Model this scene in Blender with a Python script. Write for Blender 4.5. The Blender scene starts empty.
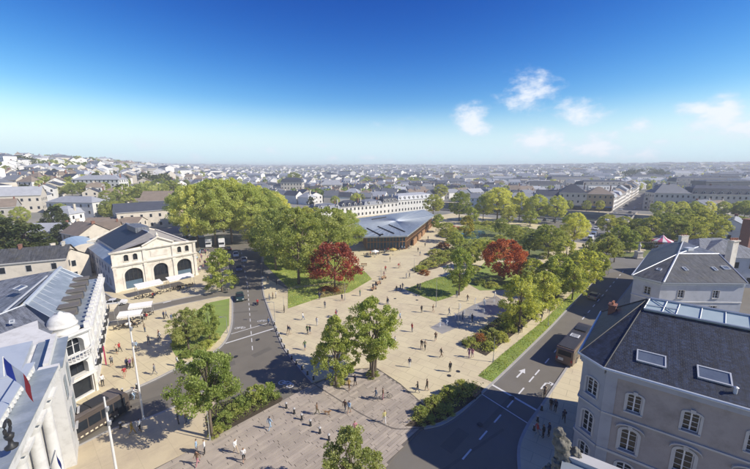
import bpy, bmesh, math, random
import numpy as np
from mathutils import Vector, Matrix
random.seed(7); np.random.seed(7)
R = math.radians
HAZE = 0.00042
S = bpy.context.scene
COL = S.collection
D = bpy.data
# ------------------------------------------------------------------ camera
FPX = 345.0; CX = 375.0; CY = 234.5; CAMH = 31.0
PITCH = math.atan(67.5/FPX)
cam = D.cameras.new('camera'); camo = D.objects.new('camera', cam); COL.objects.link(camo)
cam.sensor_fit = 'HORIZONTAL'; cam.sensor_width = 36.0; cam.lens = 36.0*FPX/750.0
cam.clip_start = 0.3; cam.clip_end = 30000
camo.location = (0, 0, CAMH); camo.rotation_euler = (math.pi/2-PITCH, 0, 0)
S.camera = camo
# ------------------------------------------------------------------ world and sun
SUN_EL = R(37.5); SUN_DIR = Vector((0.97, -0.25, 0)).normalized()      # towards the sun, on the ground
w = D.worlds.new('World'); S.world = w; w.use_nodes = True
nt = w.node_tree; nt.nodes.clear()
def N(nt, t, **kw):
    n = nt.nodes.new(t)
    for k, v in kw.items():
        if k.startswith('i_'):
            n.inputs[k[2:].replace('_', ' ')].default_value = v
        else: setattr(n, k, v)
    return n
out = N(nt, 'ShaderNodeOutputWorld'); bg = N(nt, 'ShaderNodeBackground')
sky = N(nt, 'ShaderNodeTexSky'); sky.sky_type = 'NISHITA'; sky.sun_disc = False
sky.sun_elevation = SUN_EL; sky.sun_rotation = math.atan2(SUN_DIR.x, SUN_DIR.y)
sky.altitude = 100; sky.air_density = 1.1; sky.dust_density = 0.25; sky.ozone_density = 2.6
hs = N(nt, 'ShaderNodeHueSaturation'); hs.inputs['Saturation'].default_value = 1.22; hs.inputs['Value'].default_value = 1.0
nt.links.new(sky.outputs[0], hs.inputs['Color'])
tc = N(nt, 'ShaderNodeTexCoord')
nrm = N(nt, 'ShaderNodeVectorMath', operation='NORMALIZE'); nt.links.new(tc.outputs['Generated'], nrm.inputs[0])
sep = N(nt, 'ShaderNodeSeparateXYZ'); nt.links.new(nrm.outputs[0], sep.inputs[0])
def M(op, a, b=None, clamp=False, nt=nt):
    n = nt.nodes.new('ShaderNodeMath'); n.operation = op; n.use_clamp = clamp
    for i, v in enumerate((a, b)):
        if v is None: continue
        if isinstance(v, (int, float)): n.inputs[i].default_value = v
        else: nt.links.new(v, n.inputs[i])
    return n.outputs[0]
# cumulus clouds: soft round masses at their own directions, broken up by noise
def pxdir(px, py):
    dx = (px-CX)/FPX; dz = -(py-CY)/FPX
    return Vector((dx, math.cos(PITCH)+dz*math.sin(PITCH), -math.sin(PITCH)+dz*math.cos(PITCH))).normalized()
cn = N(nt, 'ShaderNodeTexNoise'); cn.inputs['Scale'].default_value = 17; cn.inputs['Detail'].default_value = 9; cn.inputs['Roughness'].default_value = .6
mp = N(nt, 'ShaderNodeMapping'); mp.inputs['Scale'].default_value = (1, 1, 1.7); nt.links.new(nrm.outputs[0], mp.inputs[0]); nt.links.new(mp.outputs[0], cn.inputs['Vector'])
clouds = [(530, 93, 27, 17, 1.0), (512, 90, 14, 7, .7), (473, 121, 16, 15, 1.1), (487, 128, 10, 8, .7), (578, 113, 22, 13, .85), (540, 140, 26, 13, 1.0), (643, 127, 16, 7, 1.2),
          (725, 116, 36, 16, 1.2), (700, 108, 20, 8, 1.1), (742, 128, 24, 12, 1.2), (718, 112, 18, 9, 1.2), (590, 148, 42, 14, .95), (438, 136, 18, 6, .35), (664, 141, 18, 5, .45), (395, 126, 22, 7, .5), (560, 105, 20, 10, .7), (625, 157, 60, 9, .5),
          (225, 125, 24, 6, .28), (405, 70, 12, 5, .12), (180, 152, 50, 8, .22), (330, 152, 40, 7, .2), (700, 152, 50, 10, .45), (75, 150, 30, 5, .15), (500, 157, 60, 8, .4), (250, 150, 26, 6, .5), (60, 142, 22, 5, .4), (150, 146, 34, 7, .45), (350, 158, 60, 6, .5), (200, 158, 60, 6, .45), (660, 160, 70, 6, .6), (490, 148, 22, 8, .6), (320, 146, 20, 5, .35), (120, 155, 30, 5, .35), (420, 155, 30, 7, .45), (555, 150, 22, 8, .6), (690, 138, 24, 6, .5), (615, 142, 20, 6, .5)]
# clouds go on round the unseen sky, more added to whiten the ambient light
rr = random.Random(3)
extra = []
for k in range(30):
    az = R(rr.uniform(60, 300)); el = R(rr.uniform(4, 16))
    extra.append((Vector((math.sin(az)*math.cos(el), math.cos(az)*math.cos(el), math.sin(el))), rr.uniform(.06, .16), rr.uniform(.025, .06), rr.uniform(.5, .95)))
acc = None
def add_cloud(d, rx, ry, a, acc):
    side = Vector((d.y, -d.x, 0)).normalized()
    up = side.cross(d).normalized()
    if up.z < 0: up = -up
    dot = lambda v: (lambda n: (nt.links.new(nrm.outputs[0], n.inputs[0]), setattr(n.inputs[1], 'default_value', v), n.outputs['Value'])[2])(N(nt, 'ShaderNodeVectorMath', operation='DOT_PRODUCT'))
    u = M('DIVIDE', dot(side), rx); v_ = M('DIVIDE', M('SUBTRACT', dot(up), up.dot(d)), ry)
    r2 = M('ADD', M('MULTIPLY', u, u), M('MULTIPLY', v_, v_))
    front = M('GREATER_THAN', dot(d), 0.5)
    g = M('MULTIPLY', M('MULTIPLY', M('SUBTRACT', 1.35, M('SQRT', r2), clamp=False), a), front)
    return g if acc is None else M('MAXIMUM', acc, g)
for px, py, rx, ry, a in clouds:
    d = pxdir(px, py); k = (1+((px-CX)/FPX)**2); rx *= 1.2; ry *= 1.2
    acc = add_cloud(d, rx/FPX/math.sqrt(k)/math.sqrt(k)*1.1, ry/FPX/math.sqrt(k), a, acc)
for d, rx, ry, a in extra: acc = add_cloud(d, rx, ry, a, acc)
acc = M('MAXIMUM', acc, 0.0)
dens = M('SUBTRACT', M('ADD', M('MULTIPLY', acc, 1.15), M('MULTIPLY', M('SUBTRACT', cn.outputs['Fac'], 0.5), 3.9)), 0.30)
mr = N(nt, 'ShaderNodeMapRange', interpolation_type='SMOOTHSTEP'); nt.links.new(dens, mr.inputs['Value'])
mr.inputs['From Min'].default_value = 0.0; mr.inputs['From Max'].default_value = 1.5; mr.inputs['To Max'].default_value = .9
mask = M('MULTIPLY', mr.outputs[0], M('MULTIPLY', acc, 2.2, clamp=True))
# a thin veil towards the horizon
sepz = sep.outputs['Z']
veil = N(nt, 'ShaderNodeMapRange', interpolation_type='SMOOTHSTEP'); nt.links.new(sepz, veil.inputs['Value'])
veil.inputs['From Min'].default_value = 0.02; veil.inputs['From Max'].default_value = 0.18; veil.inputs['To Min'].default_value = .95; veil.inputs['To Max'].default_value = 0.0
# the sky deepens a little with height
deep = N(nt, 'ShaderNodeMapRange', interpolation_type='SMOOTHSTEP'); nt.links.new(sepz, deep.inputs['Value'])
deep.inputs['From Min'].default_value = 0.1; deep.inputs['From Max'].default_value = 0.55; deep.inputs['To Min'].default_value = 1.0; deep.inputs['To Max'].default_value = 0.62
sc_ = N(nt, 'ShaderNodeVectorMath', operation='SCALE'); nt.links.new(hs.outputs[0], sc_.inputs[0]); nt.links.new(deep.outputs[0], sc_.inputs['Scale'])
mv = N(nt, 'ShaderNodeMix', data_type='RGBA'); nt.links.new(veil.outputs[0], mv.inputs['Factor']); nt.links.new(sc_.outputs[0], mv.inputs['A']); mv.inputs['B'].default_value = (4.1, 5.95, 6.9, 1)
# photographic grade of the clear sky: deeper blue aloft, white at the horizon
sp = N(nt, 'ShaderNodeSeparateColor'); nt.links.new(mv.outputs['Result'], sp.inputs[0]); cb_ = N(nt, 'ShaderNodeCombineColor')
for i_, (a_, g_) in enumerate(((3.1, 1.95), (1.62, 1.485), (1.16, .85))): nt.links.new(M('MULTIPLY', M('POWER', M('MULTIPLY', sp.outputs[i_], .1), g_), a_*10), cb_.inputs[i_])
mc = N(nt, 'ShaderNodeMix', data_type='RGBA'); nt.links.new(mask, mc.inputs['Factor']); nt.links.new(cb_.outputs[0], mc.inputs['A']); cm = N(nt, 'ShaderNodeMix', data_type='RGBA'); nt.links.new(mr.outputs[0], cm.inputs['Factor']); cm.inputs['A'].default_value = (6.0, 6.9, 8.2, 1); cm.inputs['B'].default_value = (7.9, 8.2, 8.8, 1); nt.links.new(cm.outputs['Result'], mc.inputs['B'])
nt.links.new(mc.outputs['Result'], bg.inputs['Color']); bg.inputs['Strength'].default_value = 0.10
nt.links.new(bg.outputs[0], out.inputs[0])
w.cycles.sampling_method = 'MANUAL'; w.cycles.sample_map_resolution = 512
sl = D.lights.new('sun', 'SUN'); slo = D.objects.new('sun', sl); COL.objects.link(slo)
sl.energy = 4.8; sl.angle = R(.5); sl.color = (1.0, .93, .82)
sd = Vector((SUN_DIR.x*math.cos(SUN_EL), SUN_DIR.y*math.cos(SUN_EL), math.sin(SUN_EL)))
slo.rotation_euler = sd.to_track_quat('Z', 'Y').to_euler(); slo.location = (60, -20, 80)
S.view_settings.view_transform = 'Standard'; S.view_settings.look = 'None'; S.view_settings.exposure = 0.3; S.view_settings.gamma = 1; S.view_settings.use_curve_mapping = False
S.cycles.max_bounces = 6; S.cycles.diffuse_bounces = 3; S.cycles.glossy_bounces = 2; S.cycles.transmission_bounces = 4; S.cycles.volume_bounces = 0; S.cycles.transparent_max_bounces = 8

# ------------------------------------------------------------------ geometry helpers
def at(px, py, z=0.0):
    dx = (px-CX)/FPX; dz = -(py-CY)/FPX
    y = math.cos(PITCH)+dz*math.sin(PITCH); zz = -math.sin(PITCH)+dz*math.cos(PITCH)
    t = (z-CAMH)/zz
    return Vector((dx*t, y*t, z))
def proj(x, y, z):
    d = y*math.cos(PITCH)-(z-CAMH)*math.sin(PITCH); u = y*math.sin(PITCH)+(z-CAMH)*math.cos(PITCH)
    if d < .5: return (-9999, -9999)
    return (CX+FPX*x/d, CY-FPX*u/d)
def ats(pts, z=0.0): return [at(p[0], p[1], z).xy for p in pts]
def tag(o, label=None, cat=None, group=None, kind=None):
    if label: o['label'] = label
    if cat: o['category'] = cat
    if group: o['group'] = group
    if kind: o['kind'] = kind
    return o
def empty(name, loc, label=None, cat=None, group=None, rz=0, sc=1):
    o = D.objects.new(name, None); COL.objects.link(o); o.location = loc; o.rotation_euler = (0, 0, rz); o.scale = (sc,)*3 if isinstance(sc, (int, float)) else sc
    o.empty_display_size = .3
    return tag(o, label, cat, group)
def kids(o): return CH.get(o.name, [])
CH = {}
def link(o, parent=None):
    COL.objects.link(o)
    if parent is not None:
        o.parent = parent; CH.setdefault(parent.name, []).append(o)
    return o
def copy_tree(o, parent=None):
    c = o.copy(); link(c, parent)
    for ch in kids(o): copy_tree(ch, c)
    return c
def put(proto, loc, label=None, cat=None, group=None, rz=0, sc=1):
    """place a thing: the first time the proto itself, later copies"""
    if not proto.get('_used'): proto['_used'] = 1; o = proto
    else: o = copy_tree(proto)
    o.location = loc; o.rotation_euler = (0, 0, rz); o.scale = (sc,)*3 if isinstance(sc, (int, float)) else sc
    if 'group' in o.keys(): del o['group']
    return tag(o, label, cat, group)
class MB:
    def __init__(s): s.v = []; s.f = []; s.m = []; s.cur = 0; s.sm = []; s.smooth = False
    def add(s, vs, fs):
        b = len(s.v); s.v.extend([tuple(v) for v in vs])
        for f in fs: s.f.append([i+b for i in f]); s.m.append(s.cur); s.sm.append(s.smooth)
    def quad(s, *p): s.add(p, [list(range(len(p)))])
    def box(s, c, d, rz=0, taper=1.0):
        x, y, z = d[0]/2, d[1]/2, d[2]/2; ca, sa = math.cos(rz), math.sin(rz); vs = []
        for k, sz in enumerate((-1, 1)):
            t = taper if k else 1
            for sx, sy in ((-1, -1), (1, -1), (1, 1), (-1, 1)):
                a, b = sx*x*t, sy*y*t; vs.append((c[0]+a*ca-b*sa, c[1]+a*sa+b*ca, c[2]+sz*z))
        s.add(vs, [(3, 2, 1, 0), (4, 5, 6, 7), (0, 1, 5, 4), (1, 2, 6, 5), (2, 3, 7, 6), (3, 0, 4, 7)])
    def prism(s, poly, z0, z1, top=True, bot=False):
        n = len(poly); a = sum(poly[i][0]*poly[(i+1) % n][1]-poly[(i+1) % n][0]*poly[i][1] for i in range(n))
        if a < 0: poly = poly[::-1]
        vs = [(p[0], p[1], z0) for p in poly]+[(p[0], p[1], z1) for p in poly]
        fs = [(i, (i+1) % n, (i+1) % n+n, i+n) for i in range(n)]
        if top: fs.append(tuple(range(n, 2*n)))
        if bot: fs.append(tuple(range(n-1, -1, -1)))
        s.add(vs, fs)
    def tube(s, pts, r, n=8, cap=True):
        pts = [Vector(p) for p in pts]; rs = r if isinstance(r, (list, tuple)) else [r]*len(pts); vs = []; fs = []
        for i, p in enumerate(pts):
            t = (pts[min(i+1, len(pts)-1)]-pts[max(i-1, 0)]).normalized()
            a = t.cross(Vector((0, 0, 1)) if abs(t.z) < .9 else Vector((0, 1, 0))).normalized(); b = t.cross(a)
            for k in range(n):
                an = 2*math.pi*k/n; vs.append(p+a*(rs[i]*math.cos(an))+b*(rs[i]*math.sin(an)))
        for i in range(len(pts)-1):
            for k in range(n):
                fs.append((i*n+k, i*n+(k+1) % n, (i+1)*n+(k+1) % n, (i+1)*n+k))
        if cap: fs.append(tuple(range(n-1, -1, -1))); fs.append(tuple((len(pts)-1)*n+k for k in range(n)))
        s.add(vs, fs)
    def lathe(s, c, prof, n=12):
        vs = []; fs = []
        for r, z in prof:
            for k in range(n):
                a = 2*math.pi*k/n; vs.append((c[0]+r*math.cos(a), c[1]+r*math.sin(a), c[2]+z))
        for i in range(len(prof)-1):
            for k in range(n): fs.append((i*n+k, i*n+(k+1) % n, (i+1)*n+(k+1) % n, (i+1)*n+k))
        fs.append(tuple(range(n-1, -1, -1))); fs.append(tuple((len(prof)-1)*n+k for k in range(n)))
        s.add(vs, fs)
    def strip(s, pts, w, z, closed=False, zoff=0):
        """flat ribbon of width w along a ground polyline"""
        pts = [Vector((p[0], p[1])) for p in pts]; n = len(pts); L = []
        for i, p in enumerate(pts):
            t = (pts[min(i+1, n-1)]-pts[max(i-1, 0)]).normalized(); nn = Vector((-t.y, t.x)); L.append((p+nn*w/2, p-nn*w/2))
        for i in range(n-1):
            a, b = L[i]; c, d = L[i+1]
            s.quad((b.x, b.y, z), (d.x, d.y, z), (c.x, c.y, z), (a.x, a.y, z))
    def curb(s, pts, w, z0, z1):
        pts = [Vector((p[0], p[1])) for p in pts]; n = len(pts); L = []
        for i, p in enumerate(pts):
            t = (pts[min(i+1, n-1)]-pts[max(i-1, 0)]).normalized(); nn = Vector((-t.y, t.x)); L.append((p+nn*w/2, p-nn*w/2))
        for i in range(n-1):
            a, b = L[i]; c, d = L[i+1]
            s.prism([a, b, d, c], z0, z1)
    def mesh(s, name, mats, off=None):
        me = D.meshes.new(name)
        if off is not None: vs = [(v[0]-off[0], v[1]-off[1], v[2]-off[2]) for v in s.v]
        else: vs = s.v
        me.from_pydata(vs, [], s.f)
        if not isinstance(mats, (list, tuple)): mats = [mats]
        for m in mats: me.materials.append(m)
        if len(mats) > 1: me.polygons.foreach_set('material_index', s.m)
        if any(s.sm): me.polygons.foreach_set('use_smooth', s.sm)
        me.update(); return me
    def build(s, name, mats, parent=None, local=False, label=None, loc=None):
        """world coordinates unless local; children are stored relative to their (unrotated) parents"""
        off = None
        if not local:
            if parent is not None: off = wloc(parent)
            elif loc is not None: off = Vector(loc)
        o = D.objects.new(name, s.mesh(name, mats, off)); link(o, parent)
        if parent is None and loc is not None: o.location = loc
        if label: o['label'] = label
        return o
def wloc(o):
    p = Vector(o.location)
    while o.parent: o = o.parent; p = p+Vector(o.location)
    return p
def mobj(name, me, parent=None, loc=(0, 0, 0), rz=0, sc=(1, 1, 1)):
    o = D.objects.new(name, me); link(o, parent); o.location = loc; o.rotation_euler = (0, 0, rz); o.scale = sc; return o
# ------------------------------------------------------------------ materials
MATS = {}
def joints(m, w_, h_, rot, k, size=.02):
    t = m.node_tree; L = t.links; b = t.nodes['Principled BSDF']; src = b.inputs['Base Color'].links[0].from_socket
    g = N(t, 'ShaderNodeNewGeometry'); mp = N(t, 'ShaderNodeMapping'); mp.inputs['Rotation'].default_value = (0, 0, rot); L.new(g.outputs['Position'], mp.inputs[0])
    br = N(t, 'ShaderNodeTexBrick'); br.inputs['Scale'].default_value = 1; br.inputs['Brick Width'].default_value = w_; br.inputs['Row Height'].default_value = h_; br.inputs['Mortar Size'].default_value = size; br.inputs['Color1'].default_value = (1, 1, 1, 1); br.inputs['Color2'].default_value = (.95, .945, .94, 1); br.inputs['Mortar'].default_value = (k, k, k, 1); L.new(mp.outputs[0], br.inputs['Vector'])
    mx = N(t, 'ShaderNodeMix', data_type='RGBA', blend_type='MULTIPLY'); mx.inputs['Factor'].default_value = 1; L.new(src, mx.inputs['A']); L.new(br.outputs['Color'], mx.inputs['B']); L.new(mx.outputs['Result'], b.inputs['Base Color'])
def mat(name, col, rough=.8, col2=None, scale=1.0, amt=.5, bump=0.0, bscale=None, metal=0.0, detail=5, spec=.5, stretch=None, coords='pos', dirt=None, dscale=.15, rand=0.0, objrand=0.0):
    m = D.materials.new(name); m.use_nodes = True; t = m.node_tree; b = t.nodes['Principled BSDF']
    b.inputs['Roughness'].default_value = rough; b.inputs['Metallic'].default_value = metal; b.inputs['Specular IOR Level'].default_value = spec
    L = t.links
    if coords == 'pos': src = N(t, 'ShaderNodeNewGeometry').outputs['Position']
    else: src = N(t, 'ShaderNodeTexCoord').outputs['Object']
    if stretch:
        mp = N(t, 'ShaderNodeMapping'); mp.inputs['Rotation'].default_value = (0, 0, stretch[1]); mp.inputs['Scale'].default_value = stretch[0]; L.new(src, mp.inputs[0]); src = mp.outputs[0]
    c = (*col, 1); last = None
    if col2 is None: col2 = tuple(x*.72 for x in col)
    no = N(t, 'ShaderNodeTexNoise'); no.inputs['Scale'].default_value = scale; no.inputs['Detail'].default_value = detail; no.inputs['Roughness'].default_value = .62; L.new(src, no.inputs['Vector'])
    rp = N(t, 'ShaderNodeMapRange'); rp.inputs['From Min'].default_value = .5-.25; rp.inputs['From Max'].default_value = .5+.25; rp.inputs['To Max'].default_value = amt*2 if amt < .5 else 1; L.new(no.outputs['Fac'], rp.inputs['Value'])
    mx = N(t, 'ShaderNodeMix', data_type='RGBA'); mx.inputs['A'].default_value = c; mx.inputs['B'].default_value = (*col2, 1); L.new(rp.outputs[0], mx.inputs['Factor']); last = mx.outputs['Result']
    if dirt:
        n2 = N(t, 'ShaderNodeTexNoise'); n2.inputs['Scale'].default_value = dscale; n2.inputs['Detail'].default_value = 6; n2.inputs['Roughness'].default_value = .7; L.new(src, n2.inputs['Vector'])
        r2 = N(t, 'ShaderNodeMapRange'); r2.inputs['From Min'].default_value = .48; r2.inputs['From Max'].default_value = .72; r2.inputs['To Max'].default_value = .8; L.new(n2.outputs['Fac'], r2.inputs['Value'])
        m2 = N(t, 'ShaderNodeMix', data_type='RGBA'); L.new(r2.outputs[0], m2.inputs['Factor']); L.new(last, m2.inputs['A']); m2.inputs['B'].default_value = (*dirt, 1); last = m2.outputs['Result']
    if rand or objrand:
        rs = N(t, 'ShaderNodeNewGeometry').outputs['Random Per Island'] if rand else N(t, 'ShaderNodeObjectInfo').outputs['Random']
        k = rand or objrand
        mm = N(t, 'ShaderNodeMapRange'); mm.inputs['To Min'].default_value = 1-k; mm.inputs['To Max'].default_value = 1+k; L.new(rs, mm.inputs['Value'])
        sc = N(t, 'ShaderNodeVectorMath', operation='SCALE'); L.new(last, sc.inputs[0]); L.new(mm.outputs[0], sc.inputs['Scale']); last = sc.outputs[0]
    L.new(last, b.inputs['Base Color'])
    if bump:
        bn = N(t, 'ShaderNodeTexNoise'); bn.inputs['Scale'].default_value = bscale or scale*6; bn.inputs['Detail'].default_value = 6; L.new(src, bn.inputs['Vector'])
        bp = N(t, 'ShaderNodeBump'); bp.inputs['Strength'].default_value = bump; bp.inputs['Distance'].default_value = .05; L.new(bn.outputs['Fac'], bp.inputs['Height']); L.new(bp.outputs[0], b.inputs['Normal'])
    MATS[name] = m; return m
def slate_mat(name, c1, c2, sw=.25, sh=.2, moss=None, moss_amt=.5, rough=.55, lead=.25):
    """small courses of slate: brick pattern in the roof's own slope, runs of wear"""
    m = D.materials.new(name); m.use_nodes = True; t = m.node_tree; b = t.nodes['Principled BSDF']; L = t.links
    b.inputs['Roughness'].default_value = rough
    uv = N(t, 'ShaderNodeUVMap'); uv.uv_map = 'UVMap'
    br = N(t, 'ShaderNodeTexBrick'); br.inputs['Scale'].default_value = 1.0; br.inputs['Brick Width'].default_value = sw; br.inputs['Row Height'].default_value = sh
    br.inputs['Mortar Size'].default_value = .012; br.inputs['Color1'].default_value = (*c1, 1); br.inputs['Color2'].default_value = (*c2, 1); br.inputs['Mortar'].default_value = (*[x*.35 for x in c1], 1); br.inputs['Bias'].default_value = 0
    L.new(uv.outputs[0], br.inputs['Vector'])
    nz = N(t, 'ShaderNodeTexNoise'); nz.inputs['Scale'].default_value = .9; nz.inputs['Detail'].default_value = 8; nz.inputs['Roughness'].default_value = .7
    mp = N(t, 'ShaderNodeMapping'); mp.inputs['Scale'].default_value = (2.6, .5, 1); L.new(uv.outputs[0], mp.inputs[0]); L.new(mp.outputs[0], nz.inputs['Vector'])
    r = N(t, 'ShaderNodeMapRange'); r.inputs['From Min'].default_value = .35; r.inputs['From Max'].default_value = .7; r.inputs['To Min'].default_value = .45; r.inputs['To Max'].default_value = 2.1; L.new(nz.outputs['Fac'], r.inputs['Value'])
    s = N(t, 'ShaderNodeVectorMath', operation='SCALE'); L.new(br.outputs['Color'], s.inputs[0]); L.new(r.outputs[0], s.inputs['Scale']); last = s.outputs[0]
    if moss:
        n2 = N(t, 'ShaderNodeTexNoise'); n2.inputs['Scale'].default_value = .5; n2.inputs['Detail'].default_value = 9; n2.inputs['Roughness'].default_value = .75; L.new(uv.outputs[0], n2.inputs['Vector'])
        r2 = N(t, 'ShaderNodeMapRange'); r2.inputs['From Min'].default_value = .5; r2.inputs['From Max'].default_value = .68; r2.inputs['To Max'].default_value = moss_amt; L.new(n2.outputs['Fac'], r2.inputs['Value'])
        mx = N(t, 'ShaderNodeMix', data_type='RGBA'); L.new(r2.outputs[0], mx.inputs['Factor']); L.new(last, mx.inputs['A']); mx.inputs['B'].default_value = (*moss, 1); last = mx.outputs['Result']
    L.new(last, b.inputs['Base Color'])
    bp = N(t, 'ShaderNodeBump'); bp.inputs['Strength'].default_value = .5; bp.inputs['Distance'].default_value = .02; L.new(br.outputs['Fac'], bp.inputs['Height']); bp.invert = True; L.new(bp.outputs[0], b.inputs['Normal'])
    MATS[name] = m; return m
def add_uv(o):
    """per-face uv in metres: u level, v up the slope"""
    me = o.data; uv = me.uv_layers.new(name='UVMap')
    for p in me.polygons:
        n = p.normal; u = Vector((-n.y, n.x, 0))
        u = u.normalized() if u.length > 1e-4 else Vector((1, 0, 0)); v = n.cross(u)
        for li in p.loop_indices:
            co = me.vertices[me.loops[li].vertex_index].co; uv.data[li].uv = (co.dot(u)+100, co.dot(v)+100)
    return o
def leaf_mat(name, c1, c2, c3=None, trans=.35):
    m = D.materials.new(name); m.use_nodes = True; t = m.node_tree; t.nodes.clear(); L = t.links
    o = N(t, 'ShaderNodeOutputMaterial'); at_ = N(t, 'ShaderNodeAttribute'); at_.attribute_name = 'tone'
    cr = N(t, 'ShaderNodeValToRGB'); e = cr.color_ramp.elements; e[0].position = 0; e[0].color = (*c1, 1); e[1].position = 1; e[1].color = (*(c3 or c2), 1)
    if c3: q = e.new(.55); q.color = (*c2, 1)
    L.new(at_.outputs['Fac'], cr.inputs[0])
    oi = N(t, 'ShaderNodeObjectInfo'); h = N(t, 'ShaderNodeHueSaturation'); mr = N(t, 'ShaderNodeMapRange'); mr.inputs['To Min'].default_value = .82; mr.inputs['To Max'].default_value = 1.18; L.new(oi.outputs['Random'], mr.inputs['Value']); L.new(mr.outputs[0], h.inputs['Value'])
    mr2 = N(t, 'ShaderNodeMapRange'); mr2.inputs['To Min'].default_value = .515; mr2.inputs['To Max'].default_value = .485; L.new(oi.outputs['Random'], mr2.inputs['Value']); L.new(mr2.outputs[0], h.inputs['Hue']); L.new(cr.outputs[0], h.inputs['Color'])
    d = N(t, 'ShaderNodeBsdfPrincipled'); d.inputs['Roughness'].default_value = .55; d.inputs['Specular IOR Level'].default_value = .3
    tr = N(t, 'ShaderNodeBsdfTranslucent'); L.new(h.outputs[0], d.inputs['Base Color']); 
    s = N(t, 'ShaderNodeVectorMath', operation='MULTIPLY'); s.inputs[1].default_value = (1.35, 1.25, .6); L.new(h.outputs[0], s.inputs[0]); L.new(s.outputs[0], tr.inputs['Color'])
    mx = N(t, 'ShaderNodeMixShader'); mx.inputs[0].default_value = trans; L.new(d.outputs[0], mx.inputs[1]); L.new(tr.outputs[0], mx.inputs[2]); L.new(mx.outputs[0], o.inputs[0])
    MATS[name] = m; return m
def glass_mat(name, col=(.012, .015, .02), rough=.08, spec=.3, metal=0):
    return mat(name, col, rough, tuple(c*1.8+.004 for c in col), 1.2, .5, spec=spec, metal=metal)
m_city = mat('town_ground', (.30, .28, .25), .95, (.17, .17, .15), .03, .5, dirt=(.09, .11, .06), dscale=.012)
m_asph = mat('asphalt', (.185, .164, .128), .9, (.150, .134, .107), .35, .5, .25, 9, dirt=(.18, .168, .148), dscale=.09)
m_asph2 = mat('pale_asphalt', (.20, .19, .175), .9, (.165, .155, .145), .4, .5, .2, 9, dirt=(.13, .125, .115), dscale=.12)
m_sand = mat('sand_paving', (.67, .58, .37), .9, (.58, .495, .315), .22, .5, .2, 12, dirt=(.48, .39, .27), dscale=.16)
m_sand2 = mat('trodden_sand_paving', (.60, .50, .33), .9, (.52, .435, .285), .3, .5, .2, 12, dirt=(.42, .34, .24), dscale=.2)
joints(m_sand, 3.2, 1.6, .62, .70, .035); joints(m_sand2, 3.0, 3.0, .75, .86, .03)
m_kerb = mat('granite_kerb', (.44, .42, .38), .8, (.34, .32, .29), 1.2, .5)
m_paver = mat('plank_paver', (.44, .375, .295), .85, (.33, .28, .235), .7, .5, .2, 14, objrand=.12, coords='pos')
m_paver2 = mat('plank_paver_far', (.44, .375, .295), .85, (.33, .28, .235), .7, .5, .2, 14, rand=.17)
m_joint = mat('paver_joint', (.17, .148, .125), .95, scale=2)
m_lawn = mat('lawn_grass', (.19, .27, .05), .95, (.26, .33, .07), .6, .5, .5, 16, dirt=(.20, .21, .08), dscale=.4)
m_lawn2 = mat('dry_lawn', (.17, .19, .06), .95, (.11, .15, .035), .5, .5, .5, 16, dirt=(.26, .22, .11), dscale=.3)
m_soil = mat('planting_soil', (.075, .055, .035), 1, (.05, .038, .025), 1.5, .5, .5)
m_bark_bed = mat('bark_mulch', (.17, .105, .062), 1, (.10, .062, .04), 1.2, .5, .5)
m_white = mat('road_paint', (.74, .73, .70), .7, (.55, .54, .52), 2.5, .4)
m_fount = mat('wet_granite', (.40, .37, .32), .3, (.27, .255, .225), .5, .5, coords='pos')
m_water = mat('river_water', (.055, .075, .06), .08, (.09, .11, .085), .05, .5, .12, 1.2, spec=.6)
m_pond = mat('pond_water', (.03, .075, .09), .06, (.04, .095, .11), .3, .5, spec=.7)
m_quay = mat('quay_stone', (.38, .34, .28), .9, (.28, .25, .21), .4, .5, .2, 3)
m_wallw = mat('white_render', (.70, .69, .66), .85, (.61, .60, .57), .35, .5, dirt=(.44, .425, .39), dscale=.9)
m_wallc = mat('cream_render', (.66, .60, .50), .88, (.57, .51, .42), .4, .5, dirt=(.45, .41, .34), dscale=.5)
m_wallg = mat('grey_render', (.50, .48, .46), .88, (.42, .40, .385), .5, .5, dirt=(.36, .34, .32), dscale=.5)
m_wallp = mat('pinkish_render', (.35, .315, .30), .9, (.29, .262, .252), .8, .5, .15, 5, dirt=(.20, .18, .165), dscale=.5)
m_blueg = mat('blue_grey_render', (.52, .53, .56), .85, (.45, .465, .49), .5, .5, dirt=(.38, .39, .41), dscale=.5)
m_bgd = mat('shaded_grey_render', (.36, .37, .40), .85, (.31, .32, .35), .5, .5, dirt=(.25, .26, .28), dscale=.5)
m_stone = mat('pale_limestone', (.74, .69, .60), .85, (.64, .59, .50), .6, .5, .12, 4, dirt=(.48, .42, .33), dscale=.6)
m_trim = mat('stone_trim', (.50, .49, .47), .8, (.42, .41, .40), 1.2, .5)
m_brick = mat('red_brick', (.30, .135, .09), .9, (.20, .10, .075), 3, .5, rand=.0)
m_ochre = mat('ochre_render', (.50, .37, .22), .9, (.42, .31, .19), .5, .5)
m_zinc = mat('zinc_sheet', (.33, .37, .40), .45, (.24, .28, .31), .7, .5, metal=.25, dirt=(.46, .50, .53), dscale=.5)
m_zincl = mat('pale_zinc_sheet', (.54, .58, .61), .45, (.52, .56, .60), .7, .5, metal=.2, dirt=(.44, .48, .52), dscale=.7)
m_lead = mat('lead_flashing', (.60, .62, .64), .5, (.48, .5, .52), 2, .5, metal=.2)
m_slate = slate_mat('blue_slate', (.022, .033, .062), (.008, .012, .024), .32, .2, moss=(.014, .016, .026), moss_amt=.7)
m_slate2 = slate_mat('mossy_slate', (.078, .080, .082), (.052, .054, .06), .32, .2, moss=(.10, .088, .05), moss_amt=.55)
m_slate3 = slate_mat('grey_slate', (.145, .155, .18), (.11, .12, .14), .35, .22, moss=(.22, .225, .22), moss_amt=.5)
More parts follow.
